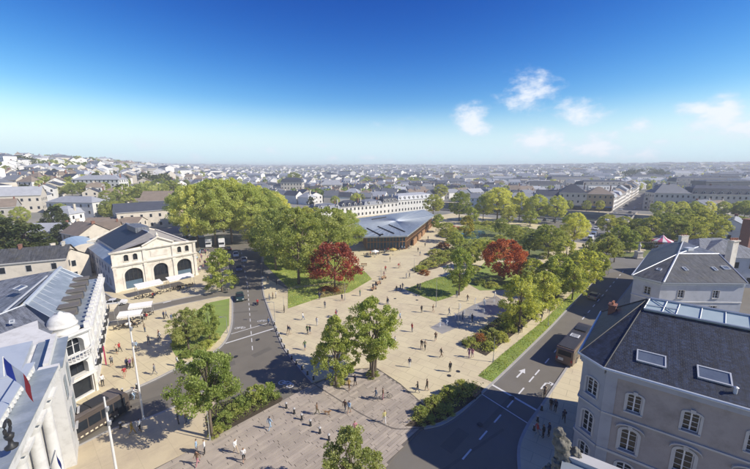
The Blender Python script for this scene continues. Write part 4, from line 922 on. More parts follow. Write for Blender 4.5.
# ================================================================= timber pavilion with the folded zinc roof
def pavilion():
    V = [at(361, 236.5, 6.2), at(407.5, 235.6, 6.2), at(434.5, 215, 6.2), at(424, 209.5, 7.0), at(352, 219, 7.2)]
    cen = at(396, 221, 6.95); o = empty('timber_pavilion', (V[0].x+8, V[0].y+12, 0), 'low timber and glass pavilion under a large folded pale zinc roof', 'pavilion')
    mb = MB(); T = .5
    n = len(V)
    for i in range(n):
        a, b_ = V[i], V[(i+1) % n]; mb.quad(a, b_, cen)
        mb.quad((a.x, a.y, a.z-T), (b_.x, b_.y, b_.z-T), b_, a)
    mb.quad(*[(v.x, v.y, v.z-T) for v in V[::-1]]); mb.build('roof', m_zinc, o)
    mb = MB()
    for k in range(17): t = (k+.5)/17; mb.tube([V[0].lerp(V[1], t)+Vector((0, 0, .06)), cen.lerp(V[4], 1-t).lerp(cen, .35)+Vector((0, 0, .06))], .05, 4) if False else None
    for i in range(n):
        a, b_ = V[i], V[(i+1) % n]; kk = max(4, int((b_-a).length/2.2))
        for k in range(1, kk):
            t = k/kk; p = a.lerp(b_, t); q = p.lerp(cen, .96); mb.tube([p+Vector((0, 0, .05)), q+Vector((0, 0, .05))], .045, 4)
    mb.build('roof_seams', m_zincl, o); kids(o)[-1]['kind'] = 'stuff'
    for (x0, y0), (x1, y1) in (((367, 227), (383, 234.5)), ((378, 225.5), (394, 232)), ((389, 224), (405, 230.5)), ((372, 219.5), (386, 217.5))):
        a, b_ = at(x0, y0, 7.2), at(x1, y1, 7.0); 
        def onr(p):
            for i in range(n):
                A, B_ = V[i], V[(i+1) % n]
                nn = (B_-A).cross(cen-A); 
                if inpoly(p.x, p.y, [A, B_, cen]): return Vector((p.x, p.y, A.z-((p.x-A.x)*nn.x+(p.y-A.y)*nn.y)/nn.z))
            return p
        pts = [onr(a.lerp(b_, t/6))+Vector((0, 0, .12)) for t in range(7)]; mb = MB(); mb.tube(pts, .28, 4); mb.build('roof_slot', m_dark, o)
    ins = [v.lerp(cen, .14 if i < 2 else .1) for i, v in enumerate(V)]
    for i in range(n):
        pl = Pl(ins[i].xy, ins[(i+1) % n].xy)
        if pl.n.dot((ins[i].xy-cen.xy)) < 0: pl = Pl(ins[(i+1) % n].xy, ins[i].xy)
        mb = MB(); mb.quad(pl.pt(0, 0), pl.pt(pl.L, 0), pl.pt(pl.L, 6.1), pl.pt(0, 6.1)); mb.build('glazed_wall', m_glassb if i < 2 else m_wood, o)
        if i < 2:
            k = int(pl.L/1.15)
            for j in range(k+1):
                u = pl.L*j/k; mb = MB(); pl.bx(mb, u-.09, u+.09, 0, 5.75, .03, .38); mb.build('timber_fin', m_wood, o)
            mb = MB(); pl.bx(mb, 0, pl.L, 3.0, 3.25, .03, .3); pl.bx(mb, 0, pl.L, 4.8, 5.7, .03, .25); pl.bx(mb, 0, pl.L, .12, .5, .03, .3); mb.build('timber_rail', m_wood, o)
    # stepped timber screen along the promenade side
    a, b_ = at(413, 246, 0), at(441, 216.5, 0)
    for k in range(9):
        t0, t1 = k/9, (k+.72)/9; p, q = a.lerp(b_, t0).xy, a.lerp(b_, t1).xy; s = Pl(p, q); mb = MB(); s.bx(mb, 0, s.L, .12, 2.6-.12*k, -.25, .25); tag(mb.build('timber_screen', m_wood, o))
pavilion()
# ================================================================= rows along the water
A, B_ = at(318, 221).xy, at(432, 209.5).xy; d = (B_-A)/114
row = [(0, 19, 6.5, 'mansard', 3.0, m_wallw, m_roofs[0], 'white house with slate mansard and dormers at the left end of the riverside row', 3),
       (19, 40, 7.0, 'hip', 3.4, m_wallw, m_roofs[3], 'white building with three large pale dormers behind the pavilion', 4),
       (40, 58, 7.0, 'mansard', 3.2, m_wallw, m_roofs[0], 'narrow white house with grey mansard behind the pavilion roof', 2),
       (58, 74, 7.6, 'mansard', 4.0, m_wallw, m_roofs[3], 'white house with dark steep mansard and tall chimneys behind the pavilion roof', 4),
       (74, 114, 8.6, 'mansard', 4.2, m_wallw, m_roofs[1], 'long white building with pale slate mansard and many dormers by the river', 8)]
for a, b_, h, rf, rh, wm, rm, lb, dn in row: townhouse('riverside_house', A+d*a, A+d*b_-d.normalized()*.05, 12, h, rf, rh, wm, rm, lb, 'house', dorm=dn, chim=2 if a != 58 else 4, bay=2.7)
# far bank
P_ = lambda t, px: None
def row_of(p0, p1, segs, name='quay_building', depth=13, group=None):
    a = at(*p0).xy; b_ = at(*p1).xy; n = sum(s[0] for s in segs); d = (b_-a); L = d.length; d.normalize(); u = 0
    for s in segs:
        w_ = L*s[0]/n; townhouse(name, a+d*u, a+d*(u+w_-.06), depth, s[1], s[2], s[3], s[4], s[5], s[6], 'building', group, **(s[7] if len(s) > 7 else {})); u += w_
row_of((652, 211), (758, 214), [(38, 13, 'hip', 6, m_wallc, m_roofs[0], 'long cream quayside building with plain slate hip roof across the bridge', dict(floors=3, chim=3, bay=3)),
       (68, 12.5, 'mansard', 6, m_wallc, m_roofs[3], 'long quayside building with dark mansard and big white dormers at the right', dict(floors=3, dorm=8, chim=4, bay=3))], depth=14)
row_of((536, 208.5), (612, 211.5), [(20, 9.5, 'gable', 4.5, m_fw[0], m_roofs[3], 'low white quayside house with dark slate roof behind the park trees', dict(floors=2, shop=m_frame, bay=3)),
       (24, 12.5, 'hip', 6, m_wallc, m_roofs[3], 'cream three-storey quayside building with steep dark slate roof', dict(floors=3, chim=2, bay=3, shop=m_glassb)),
       (22, 12, 'hip', 5, m_ochre, m_roofs[2], 'ochre quayside building with brown roof and a bright blue shop corner beside the bridge', dict(floors=3, shop=mat('blue_fascia', (.03, .16, .5), .5), bay=3))], depth=15)
row_of((470, 206.5), (535, 208.5), [(20, 7, 'gable', 3.5, m_fw[0], m_roofs[0], 'low white quayside house left of the tall poplars', dict(bay=3)), (22, 8, 'mansard', 3.5, m_fw[1], m_roofs[3], 'cream quayside house with dark mansard behind the big park tree', dict(dorm=3, bay=3)), (22, 7.5, 'gable', 3.8, m_fw[0], m_roofs[1], 'white quayside house with pale slate roof and two chimneys behind the park trees', dict(bay=3))], depth=12)
# street climbing away beyond the bridge
def street_row(s0, s1, t, side, n, seed):
    rnd = random.Random(seed); u = s0; 
    for k in range(n):
        w_ = (s1-s0)/n; a, b_ = Vector(bp(u, t)).xy, Vector(bp(u+w_-.05, t)).xy
        if side < 0: a, b_ = b_, a
        pl = Pl(a, b_)
        col = rnd.choice([0, 0, 1]); townhouse('street_house', a, b_, 11, rnd.uniform(8.5, 11.5), rnd.choice(['gable', 'gable', 'mansard']), rnd.uniform(3, 4.2), m_fw[col], rnd.choice(m_roofs), ('white' if col == 0 else 'cream')+' house in the row on the '+('left' if side > 0 else 'right')+' side of the street beyond the bridge', 'house', 'houses lining the '+('left' if side > 0 else 'right')+' side of the street beyond the bridge', chim=1, floors=3, bay=3); u += w_
street_row(118, 330, -7, 1, 14, 4); street_row(140, 350, 8.5, -1, 14, 5)
# ================================================================= the white corner building at the left
def white_corner():
    C0, N1, N0 = Vector((-40.4, 40.0)), Vector((-39.2, 43.7)), Vector((-53.7, 64.7)); Z = 9.7
    o = empty('white_corner_building', (-46, 50, 0), 'ornate white corner building with a rounded white attic, curved balcony, zinc roof and dark dormers', 'building')
    F = Pl(N1, N0); C = Pl(C0, N1); back = Vector((-14, -7)); SB = Pl(N0, N0+Vector((-13, -7))); SC = Pl(C0+Vector((-12, 4)), C0)
    mb = MB(); nb = 7; st = F.L/nb; ww, hh = 1.35, 2.1; ops = []
    for k in range(nb):
        u = st*(k+.5); ops += [(u-ww/2, u+ww/2, 6.5, 6.5+hh, .5), (u-ww/2, u+ww/2, 3.6, 3.6+hh), (u-1.1, u+1.1, .3, 2.8)]
    F.wall(mb, 0, Z, ops, .3)
    m = C.L/2; cops = [(m-1.2, m+1.2, 6.3, 8.9, .95), (m-1.25, m+1.25, 3.4, 5.6, .95), (m-1.5, m+1.5, .35, 2.9)]
    C.wall(mb, 0, Z, cops, .9); SB.wall(mb, 0, Z); SC.wall(mb, 0, Z); mb.build('wall', m_wallw, o)
    for k in range(nb):
        u = st*(k+.5); window(o, F, u, 6.5, ww, hh, .5, .3, 1, 2, m_frame); window(o, F, u, 3.6, ww, hh, 0, .3, 1, 2, m_frame); window(o, F, u, .3, 2.2, 2.5, 0, .3, 1, 0, None, sill=False, frame=m_iron, name='shop_window')
        mb = MB(); F.bx(mb, u+st*.5-.22, u+st*.5+.22, 3.0, Z-.8, .003, .18); mb.build('pilaster', m_wallw, o)
        mb = MB(); F.bx(mb, u-.9, u+.9, 3.42, 3.5, .0, .7)
        for q in range(9): F.bx(mb, u-.86+q*.21, u-.82+q*.21, 3.5, 4.3, .64, .68)
        F.bx(mb, u-.9, u+.9, 4.3, 4.36, .62, .7); mb.build('balcony', m_iron, o)
    mb = MB(); F.bx(mb, 3.3, 3.8, 1.9, 4.8, .9, 1.02); q = mb.build('banner', mat('magenta_banner', (.45, .03, .10), .7), o)
    for z0, z1, w_ in ((2.95, 3.25, .35), (5.95, 6.15, .25), (Z-.55, Z-.3, .35), (Z-.3, Z, .6)):
        for P in (C, F): mb = MB(); P.bx(mb, -.1, P.L+.1, z0, z1, .003, w_); mb.build('cornice', m_wallw, o)
    # parapet posts over the long facade
    for k in range(nb*2+1): mb = MB(); u = F.L*k/(nb*2); F.bx(mb, u-.3, u+.3, Z, Z+.75, -.3, .3); mb.build('parapet_post', m_wallw, o)
    mb = MB(); F.bx(mb, 0, F.L, Z, Z+.4, -.16, .16); mb.build('parapet', m_wallw, o)
    # corner bay
    window(o, C, m, 6.3, 2.4, 2.6, .95, .9, 2, 1, m_wallw, frame=m_frame, sill=False, swid=.3, name='arched_window'); window(o, C, m, 3.4, 2.5, 2.2, .95, .9, 2, 1, m_wallw, frame=m_iron, sill=False, swid=.3, name='arched_window')
    w_ = window(o, C, m, .35, 3.0, 2.55, 0, .5, 0, 0, None, frame=m_iron, sill=False, name='shop_window')
    mb = MB(); C.bx(mb, m-1.75, m+1.75, .1, 3.2, .003, .22) if False else None
    mb = MB(); C.bx(mb, .0, .32, .0, 3.1, .003, .25); C.bx(mb, C.L-.32, C.L, 0, 3.1, .003, .25); C.bx(mb, 0, C.L, 2.92, 3.35, .003, .3); mb.build('shopfront', m_stone, o)
    mb = MB(); N_ = 14
    arcp = [(m-2.0*math.cos(math.pi*k/N_), .15+1.25*math.sin(math.pi*k/N_)) for k in range(N_+1)]
    for k in range(N_):
        (a, wa), (b_, wb) = arcp[k], arcp[k+1]
        for z0, z1 in ((6.0, 6.2), (7.05, 7.2)): mb.quad(C.pt(a, z0, wa), C.pt(b_, z0, wb), C.pt(b_, z1, wb), C.pt(a, z1, wa)); mb.quad(C.pt(a, z1, wa), C.pt(b_, z1, wb), C.pt(b_, z1, max(0, wb-.25 if z1 > 7 else -.1)), C.pt(a, z1, max(0, wa-.25 if z1 > 7 else -.1)))
        mb.lathe(C.pt((a+b_)/2, 6.2, (wa+wb)/2-.12), [(.05, 0), (.09, .2), (.04, .45), (.07, .7), (.07, .85)], 6)
    mb.build('curved_balcony', m_wallw, o)
    mb = MB(); mb.smooth = True; c = C.pt(m, 0, -1.5); prof = [(1.65, 9.6), (1.72, 9.65), (1.72, 9.9), (1.55, 9.95), (1.55, 10.5), (1.65, 10.55), (1.65, 10.7), (1.5, 10.75), (1.46, 11.1), (1.3, 11.55), (1.02, 11.9), (.65, 12.1), (.3, 12.2), (.28, 12.3), (.05, 12.5)]; mb.lathe((c[0], c[1], 0), prof, 28); mb.build('rounded_attic', m_wallw, o)
    # roofs
    rid0, rid1 = Vector((-47.9, 44.6, 12.6)), Vector((-58.6, 61.9, 12.6)); ev0, ev1 = Vector(F.pt(.3, Z+.2, -1.9)), Vector(F.pt(F.L-.2, Z+.2, -1.9))
    mb = MB(); mb.quad(ev0, ev1, rid1, rid0); mb.quad(ev1, Vector(F.pt(F.L, Z, 0)), Vector((*SB.pt(SB.L, Z)[:2], Z)), rid1)
    mb.quad(Vector(F.pt(0, Z, 0)), Vector(F.pt(F.L, Z, 0)), ev1-Vector((0, 0, .15)), ev0-Vector((0, 0, .15))); mb.build('zinc_roof', m_zinc, o)
    mb = MB(); seams(mb, ev0, ev1, rid1, rid0, 11, .08, .1); mb.build('standing_seam', m_zincl, o); mb = MB(); mb.tube([rid0, rid1], .32, 6); mb.build('ridge_cap', m_zincl, o)
    for k in range(6):
        u = 2.6+k*(F.L-4.2)/5.6; mb = MB(); mb.cur = 0; F.bx(mb, u-.75, u+.75, Z+.1, Z+1.35, -3.3, -1.5); mb.cur = 1; F.bx(mb, u-.5, u+.5, Z+.3, Z+1.15, -1.6, -1.46); mb.cur = 0; F.bx(mb, u-.9, u+.9, Z+1.35, Z+1.5, -3.6, -1.3); mb.build('dormer', [m_barkd if False else mat('weathered_dormer_%d' % k, (.16, .145, .13), .8), m_glass], o)
    # slate wings behind
    V3 = lambda px, py, z: at(px, py, z)
    a, b_, c2, d_, e = V3(-40, 330, 12.3), rid0+Vector((-.1, -.2, -.1)), V3(54, 330, 10.6), V3(46, 341, 10.2), V3(-40, 361, 10.2)
    roofmesh('slate_roof', [(e, d_, c2, b_, a)], m_slate3, o)
    a2, b2, c3, d3 = V3(-40, 288, 12.2), rid1+Vector((-1.2, .6, -.6)), rid0+Vector((-2.2, -.2, -1.2)), V3(-40, 318, 10.8)
    roofmesh('slate_roof', [(d3, c3, b2, a2)], m_slate3, o)
    mb = MB(); mb.tube([V3(4, 312, 12.2), V3(47, 276, 12.3)], .16, 5); mb.tube([a, b_], .12, 5); mb.build('roof_edge', m_lead, o)
    nn = (d_-e).cross(a-e); skylight(o, 30, 334, d_, nn, .9, .8); skylight(o, 12, 322, d_, nn, .5, .5); nn = (c3-d3).cross(a2-d3); skylight(o, 20, 288, c3, nn, 1.5, 1.2)
    body = [C0, N1, N0, N0+Vector((-13, -7)), Vector((-68, 50)), Vector((-52, 34))]; mb = MB(); mb.prism([(p.x*.995, p.y) for p in body[2:]]+[(C0.x-.5, C0.y+.5), (N1.x-1.6, N1.y)], 0, 9.55); mb.build('inner_block', m_wallw, o)
    # lead parapet walk in front of the slate
    mb = MB(); p, q = V3(-30, 360, 10.2), V3(50, 341, 10.2); s = Pl(p.xy, q.xy); s.bx(mb, 0, s.L, 9.5, 10.25, 0, 1.3); s.bx(mb, 0, s.L, 10.25, 10.7, 1.05, 1.3); mb.build('zinc_parapet', m_zincl, o)
    lb = [at(58, 366, 11.6).xy, at(64, 338, 11.6).xy, Vector((C0.x-1.2, C0.y-.4)), Vector((-44, 42)), Vector((-46, 34)), Vector((-38, 27))]
    mb = MB(); mb.prism([tuple(p) for p in lb], 0, 11.4); mb.build('link_block', m_wallw, o); a_, b2_ = lb[0], lb[1]; pp = Pl(a_, b2_)
    for kq in range(2):
        for zq in (7.2, 3.4): window(o, Pl(pp.pt(0, 0, .25)[:2], pp.pt(pp.L, 0, .25)[:2]), pp.L*(.3+.42*kq), zq, 1.1, 2.1, 0, .22, 1, 2, None, frame=m_zinc)
    mb = MB(); pp.bx(mb, -.3, pp.L+.3, 11.42, 11.6, -2.2, .35); mb.build('zinc_walk', m_zinc, o); mb = MB(); pp.bx(mb, -.3, pp.L+.3, 11.62, 12.3, -1.0, -.6); mb.build('parapet', m_wallw, o)
    mb = MB(); pp.bx(mb, -.3, pp.L+.3, 11.42, 12.0, -5.5, -2.6); mb.build('zinc_walk', m_zincl, o)
white_corner()
def column_house():
    """the colonnaded building nearest the camera on the left"""
    Kf = Vector((-28.9, 26.7)); dd = Vector((.53, -.848)).normalized(); Kn = Kf+dd*30; Z = 14.0
    o = empty('colonnaded_building', (-30, 20, 0), 'white building with giant round columns and long zinc cornice in the bottom left corner', 'building')
    F = Pl(Kn, Kf); S_ = Pl(Kf, Kf-F.n*9); B_ = Pl(Kf-F.n*9, Kn-F.n*9)
    L = F.L; st = 3.3; n = int(L/st); us = [L-1.6-st*k for k in range(n)]
    ops = [];
    for u in us: ops += [(u-st/2-.55, u-st/2+.55, 8.0, 11.2, .0), (u-st/2-.6, u-st/2+.6, 3.0, 6.2, .6)]
    mb = MB(); F.wall(mb, 0, Z-1.4, ops, .35); S_.wall(mb, 0, Z-.3, [(2, 3.1, 8, 10.6), (5, 6.1, 8, 10.6)], .3); B_.wall(mb, 0, Z-.3); mb.build('wall', m_wallw, o)
    for u in us:
        window(o, F, u-st/2, 8.0, 1.1, 3.2, 0, .35, 1, 3, m_frame); window(o, F, u-st/2, 3.0, 1.2, 3.2, .6, .35, 1, 3, m_frame)
        mb = MB(); mb.smooth = True; c = F.pt(u, 0, .5); mb.lathe((c[0], c[1], 0), [(.55, 2.2), (.55, 2.5), (.42, 2.7), (.42, 5), (.36, 11.2), (.38, 11.3), (.5, 11.6), (.58, 11.9), (.58, 12.2)], 18); mb.build('column', m_wallw, o)
        mb = MB(); F.bx(mb, u-.8, u+.8, 12.2, 12.45, -.1, 1.25); mb.build('capital', m_wallw, o); mb = MB(); F.bx(mb, u-.8, u+.8, 0, 2.2, .0, 1.25); mb.build('column_base', m_wallw, o)
    for u in (2, 5): window(o, S_, u+.55, 8, 1.1, 2.6, 0, .3, 1, 2, m_frame)
    mb = MB(); F.bx(mb, 0, L+.3, Z-1.6, Z-.55, .003, 1.0); mb.build('entablature', m_wallw, o)
    mb = MB(); F.bx(mb, 0, L+.6, Z-.55, Z-.1, .0, 1.35); mb.build('cornice', m_wallw, o)
    # zinc sheets on the cornice with their joints
    nz = int((L+.6)/1.3)
    me = None
    for k in range(nz):
        mb = MB(); F.bx(mb, k*1.3+.02, k*1.3+1.28, Z-.1, Z-.02+(k % 3)*.006, -.1, 1.4); mb.build('zinc_sheet', m_zinc, o)
    mb = MB(); F.bx(mb, 0, L+.2, Z-.3, Z+.55, -.55, -.15); mb.build('parapet', m_wallw, o)
    for k in range(int(L/.55)): mb = MB(); F.bx(mb, k*.55+.1, k*.55+.35, Z+.1, Z+.42, -.15, -.02); mb.build('dentil', m_wallw, o)
    mb = MB(); F.bx(mb, 0, L+.2, Z+.55, Z+.68, -.65, -.05); mb.build('coping', m_zincl, o)
    mb = MB(); F.bx(mb, 0, L-.4, Z-.3, Z+.1, -2.6, -.6); mb.build('roof_gutter', m_zincl, o)
    mb = MB(); F.bx(mb, 0, L-.4, Z-.3, Z+.75, -2.9, -2.62); mb.build('parapet', m_wallw, o)
    mb = MB(); F.bx(mb, 0, L-.6, Z-.5, Z-.2, -4.0, -2.95); mb.build('roof_gutter', m_iron, o)
    mb = MB(); mb.quad(F.pt(0, Z-.2, -3.9), F.pt(L-.6, Z-.2, -3.9), F.pt(L-.6, Z+1.6, -7.2), F.pt(0, Z+1.6, -7.2)); mb.quad(F.pt(0, Z+1.6, -7.2), F.pt(L-.6, Z+1.6, -7.2), F.pt(L-.6, Z+1.5, -9.2), F.pt(0, Z+1.5, -9.2)); mb.quad(F.pt(L-.6, Z-1, -3.9), F.pt(L-.6, Z-.2, -3.9), F.pt(L-.6, Z+1.6, -7.2), F.pt(L-.6, Z+1.5, -9.2), F.pt(L-.6, Z-1, -9.2)); mb.build('zinc_roof', m_zinc, o)
    mb = MB(); seams(mb, F.pt(.1, Z-.2, -3.95), F.pt(L-.7, Z-.2, -3.95), F.pt(L-.7, Z+1.6, -7.2), F.pt(.1, Z+1.6, -7.2), 26, .06, .07); mb.build('roof_seams', m_zincl, o); kids(o)[-1]['kind'] = 'stuff'
    mb = MB(); F.bx(mb, L-4.2, L-3.1, Z+.3, Z+1.5, -5.6, -4.4); mb.build('roof_hatch', m_dark, o)
    # round-topped iron roof ornament
    q = at(12, 448, Z+.6); oo = empty('roof_ornament', (q.x, q.y, Z+.65), 'dark round-headed iron ornament standing on the white parapet at the lower left', 'ornament')
    mb = MB(); mb.smooth = True; mb.lathe((q.x, q.y, Z+.65), [(.3, 0), (.32, .1), (.14, .25), (.1, .5), (.2, .65), (.24, .85), (.1, 1.0)], 12); mb.build('pedestal', m_iron, oo)
    mb = MB(); K = 14; mb.tube([(q.x+.42*math.cos(a)*F.d.x, q.y+.42*math.cos(a)*F.d.y, Z+2.0+.42*math.sin(a)) for a in [2*math.pi*k/K-math.pi/2 for k in range(K+1)]], .09, 6); mb.tube([(q.x, q.y, Z+1.55), (q.x, q.y, Z+1.68)], .1, 6); mb.build('ring', m_iron, oo)
    # flags
    def flag(px, py, z, hgt, lean, w_, hh, cols, label, dirv):
        c = at(px, py, z); fo = empty('flag', (c.x, c.y, z), label, 'flag'); top = c+Vector((lean[0], lean[1], hgt)); mb = MB(); mb.tube([c, top], .045, 6); mb.build('flagpole', m_polew, fo)
        dv = Vector(dirv).normalized(); mb = MB(); nx = 12; V = []
        for i in range(nx+1):
            for j in range(7):
                s, t = i/nx, j/6; p = top+dv*(s*w_)+Vector((0, 0, -t*hh-.25*s*s*w_*(1-t*.2)))+dv.cross(Vector((0, 0, 1)))*(.09*math.sin(s*7+t*1.5)*(.3+s)); V.append(p)
        fs = [];
        for i in range(nx):
            for j in range(6): fs.append((i*7+j, (i+1)*7+j, (i+1)*7+j+1, i*7+j+1))
        for i in range(3):
            mb = MB(); mb.smooth = True; sub = [[v_-i*28 for v_ in f] for k, f in enumerate(fs) if (k//6)//4 == i]; mb.add(V[i*28:i*28+35], sub); mb.build('flag_panel', cols[i], fo)
    fb, fw, fr = mat('flag_blue', (.02, .06, .45), .8), mat('flag_white', (.78, .76, .74), .85), mat('flag_red', (.75, .03, .03), .8)
    flag(4, 376, 17.0, 1.4, (.1, .1), 2.5, 1.35, (fb, fw, fr), 'blue, white and red flag flying over the white roof at the left edge', (1, -.25, -.55))
    flag(50, 468, 12.0, 1.5, (.7, -.1), 1.2, .9, (fb, fb, fb), 'blue flag on a pole low on the colonnaded facade', (.45, -.3, -.8))
column_house()
# stone sculpture on a ledge just below the camera
def near_ledge():
    a, b_ = at(570, 450, 20.3), at(630, 474, 20.3); s = Pl(a.xy, b_.xy)
    o = empty('stone_ledge', (a.x, a.y, 0), 'white stone coping and dark ledge of a wall directly below the viewpoint', 'wall')
    mb = MB(); s.bx(mb, -.1, s.L+1.5, 0, 20.0, 0, 3); mb.build('wall', m_wallg, o); mb = MB(); s.bx(mb, -.2, s.L+1.5, 20.02, 20.3, -.1, .38); mb.build('coping', m_trim, o); mb = MB(); s.bx(mb, -.2, s.L+1.5, 20.02, 20.12, .4, 3); mb.build('ledge', m_zinc, o)
    c = at(566, 466, 19.6); rs = random.Random(9); m_car = mat('lichened_carved_stone', (.26, .245, .205), .95, (.09, .082, .06), 5, .5, .9, 9, dirt=(.05, .045, .035), dscale=4)
    oo = empty('carved_finial', (c.x, c.y, 19.4), 'weathered carved stone finial with leafy lumps close to the viewpoint', 'sculpture')
    me = D.meshes.new('carving'); bm = bmesh.new()
    pts = [(p_*1.0, r_*1.45) for p_, r_ in [(c+Vector((.02, 0, -.9)), .36), (c+Vector((0, 0, -.35)), .33), (c+Vector((-.08, .02, .1)), .27), (c+Vector((-.2, 0, .5)), .20), (c+Vector((-.3, .03, .85)), .11), (c+Vector((.28, .1, -.25)), .18), (c+Vector((-.28, -.1, -.2)), .2), (c+Vector((.36, 0, -.6)), .22), (c+Vector((-.35, .1, -.65)), .24), (c+Vector((.16, -.12, .25)), .14), (c+Vector((.6, .05, -.5)), .14)]]; pts = [(c+(p_-c)*1.35+Vector((0, 0, .35)), r_*.9) for p_, r_ in pts]
    for p, r in pts:
        mt = Matrix.Translation(p)@Matrix.Diagonal((1, 1, 1.25, 1)); bmesh.ops.create_icosphere(bm, subdivisions=4, radius=r, matrix=mt)
    from mathutils import noise
    for v in bm.verts:
        q = v.co; n_ = noise.fractal(q*4.2, 1, 2, 4)*.10+abs(noise.noise(q*11))*.07; ctr = min(pts, key=lambda t: (t[0]-q).length-t[1])[0]; v.co = q+(q-ctr).normalized()*n_
    for f in bm.faces: f.smooth = True
    for v in bm.verts: v.co -= Vector((c.x, c.y, 19.4))
    bm.to_mesh(me); me.materials.append(m_car); mobj('carving', me, oo)
    mb = MB(); mb.box((c.x, c.y, 9.2), (1.1, 1.1, 18.4)); mb.box((c.x, c.y, 18.5), (1.3, 1.3, .25)); mb.build('pedestal', m_wallg, oo)
near_ledge()
# ================================================================= bridge
def bridge():
    c = bp(75, 1); o = empty('stone_bridge', (c[0], c[1], 0), 'pale stone arched road bridge with parapets crossing the river at the right', 'bridge')
    s0, s1, W0, W1 = 40, 112, -6.2, 7.6
    mb = MB(); P = [bp(s0, W0), bp(s1, W0), bp(s1, W1), bp(s0, W1)]; mb.prism([p[:2] for p in P], -.9, .03); mb.build('deck', m_asph2, o)
    for t in (W0, W1):
        mb = MB(); pl = Pl(bp(s0, t)[:2], bp(s1, t)[:2]); pl.bx(mb, 0, pl.L, .03, 1.05, -.25, .25); mb.build('parapet', m_quay, o)
    for t in (W0+.1, W1-.1):
        pl = Pl(bp(s0, t)[:2], bp(s1, t)[:2]); mb = MB(); L = pl.L; na = 4
        us = []
        for k in range(na):
            a, b_ = L*k/na+1.2, L*(k+1)/na-1.2; A = pl.arc(a, b_, -3.0, 2.2, 14); 
            for i in range(14): (x0, y0), (x1, y1) = A[i], A[i+1]; mb.quad(pl.pt(x0, y0), pl.pt(x1, y1), pl.pt(x1, 0), pl.pt(x0, 0))
            mb.quad(pl.pt(L*k/na, -5), pl.pt(a, -5), pl.pt(a, 0), pl.pt(L*k/na, 0)); mb.quad(pl.pt(b_, -5), pl.pt(L*(k+1)/na, -5), pl.pt(L*(k+1)/na, 0), pl.pt(b_, 0))
        mb.build('spandrel', m_quay, o)
    for k in range(1, 4):
        s = s0+(s1-s0)*k/4; mb = MB(); q = [bp(s-1.2, W0+.1), bp(s+1.2, W0+.1), bp(s+1.2, W1-.1), bp(s-1.2, W1-.1)]; mb.prism([p[:2] for p in q], -5, -.9)
        for t in (W0, W1): cc = bp(s, t); mb.lathe((cc[0], cc[1], 0), [(1.5, -5), (1.5, -1.2), (.2, -.5)], 8)
        mb.build('pier', m_quay, o)
bridge()
b = MB(); b.quad(bp(-28, 9), bp(-12, -12), bp(-12, -12)) if False else None
rp = [bp(-20, -6)[:2], bp(42, -6)[:2], bp(42, 9)[:2], bp(-22, 8)[:2]]; sheet('bridge_approach_road', rp, .148, m_asph2)
sheet('street_surface', [bp(110, -7)[:2], bp(360, -7)[:2], bp(360, 8.5)[:2], bp(110, 8.5)[:2]], .03, m_asph2)
q0 = RD*-200+RN*(T1+1.0); sheet('quay_road', [q0, RD*420+RN*(T1+1.0), RD*420+RN*(T1+15), RD*-200+RN*(T1+15)], .02, m_sand2)
# ================================================================= the rest of the town
OCC = []
def occupy(o_):
    pass
for ob in list(COL.objects):
    if ob.type == 'EMPTY' and ob.get('category') in ('house', 'building', 'market hall', 'pavilion', 'shed'):
        ws = [c for c in kids(ob) if c.name.startswith('wall')]
        for c in ws[:1]:
            L = wloc(ob); vs = [v.co+L for v in c.data.vertices]
            x0, x1, y0, y1 = min(v.x for v in vs), max(v.x for v in vs), min(v.y for v in vs), max(v.y for v in vs)
            OCC += [(v.x, v.y, 7) for v in vs[::4]]+[((x0+x1)/2, (y0+y1)/2, 9)]
c = HF.p+HF.d*HF.L/2-HF.n*15; OCC += [(c.x, c.y, 16), (c.x-HF.n.x*14, c.y-HF.n.y*14, 12), (at(84, 250, 6).x-4, at(84, 250, 6).y+3, 9)]
XC = ats([(-500, 900), (-300, 330), (0, 283), (70, 262), (118, 235), (165, 217), (180, 212), (186, 196), (332, 209), (440, 206), (470, 206), (700, 240), (1100, 260), (1500, 900)])
def river_t(x, y): return RN.x*x+RN.y*y
def free(x, y, r=8, core=True):
    t = river_t(x, y)
    if T0-16 < t < T1+22 and RD.x*x+RD.y*y > -165: return False
    if core and inpoly(x, y, XC): return False
    d = Vector((x, y))-BC; s, tt = d.dot(BD), d.dot(BN)
    if 0 < s < 420 and abs(tt-1.5) < 11+r: return False
    for a, b_, c in OCC:
        if abs(a-x) < c+r and abs(b_-y) < c+r and (a-x)**2+(b_-y)**2 < (c+r)**2: return False
    return True
def visible(x, y, pad=40):
    if y < 20: return False
    px, py = proj(x, y, 5); return -pad < px < 750+pad
# a few houses of the left slope that can be told apart
def mh(px, py, L, dep, h, roof, rh, wm, rm, label, ang, **kw):
    c = at(px, py).xy; d = Vector((math.cos(ang), math.sin(ang))); z = hill(c.x, c.y)
    OCC.append((c.x-0, c.y+dep/2, max(L, dep)*.5)); OCC.append((c.x+d.x*L*.4, c.y+dep/2, dep*.5)); OCC.append((c.x-d.x*L*.4, c.y+dep/2, dep*.5))
    return townhouse('house', c-d*L/2, c+d*L/2, dep, h, roof, rh, wm, rm, label, 'house', z=z, **kw)
mh(72, 221, 30, 11, 7.5, 'hip', 3.2, m_wallw, m_roofs[1], 'long low white house with pale slate hip roof and four windows, above the dark trees', -.12, bay=4.5, chim=1)
mh(99, 205, 36, 13, 9, 'hip', 3.5, m_wallw, m_roofs[1], 'big white house with pale slate roof higher up the left slope', .1, bay=3.2, floors=3)
mh(22, 221, 20, 13, 9.5, 'gable', 5, m_fw[1], m_roofs[1], 'tall house with white gable end and worn grey roof near the left edge', .55, bay=3)
mh(-3, 230, 16, 12, 8.5, 'gable', 4, m_fw[2], m_roofs[2], 'grey-brown house with brick chimney at the left edge', .6, bay=3)
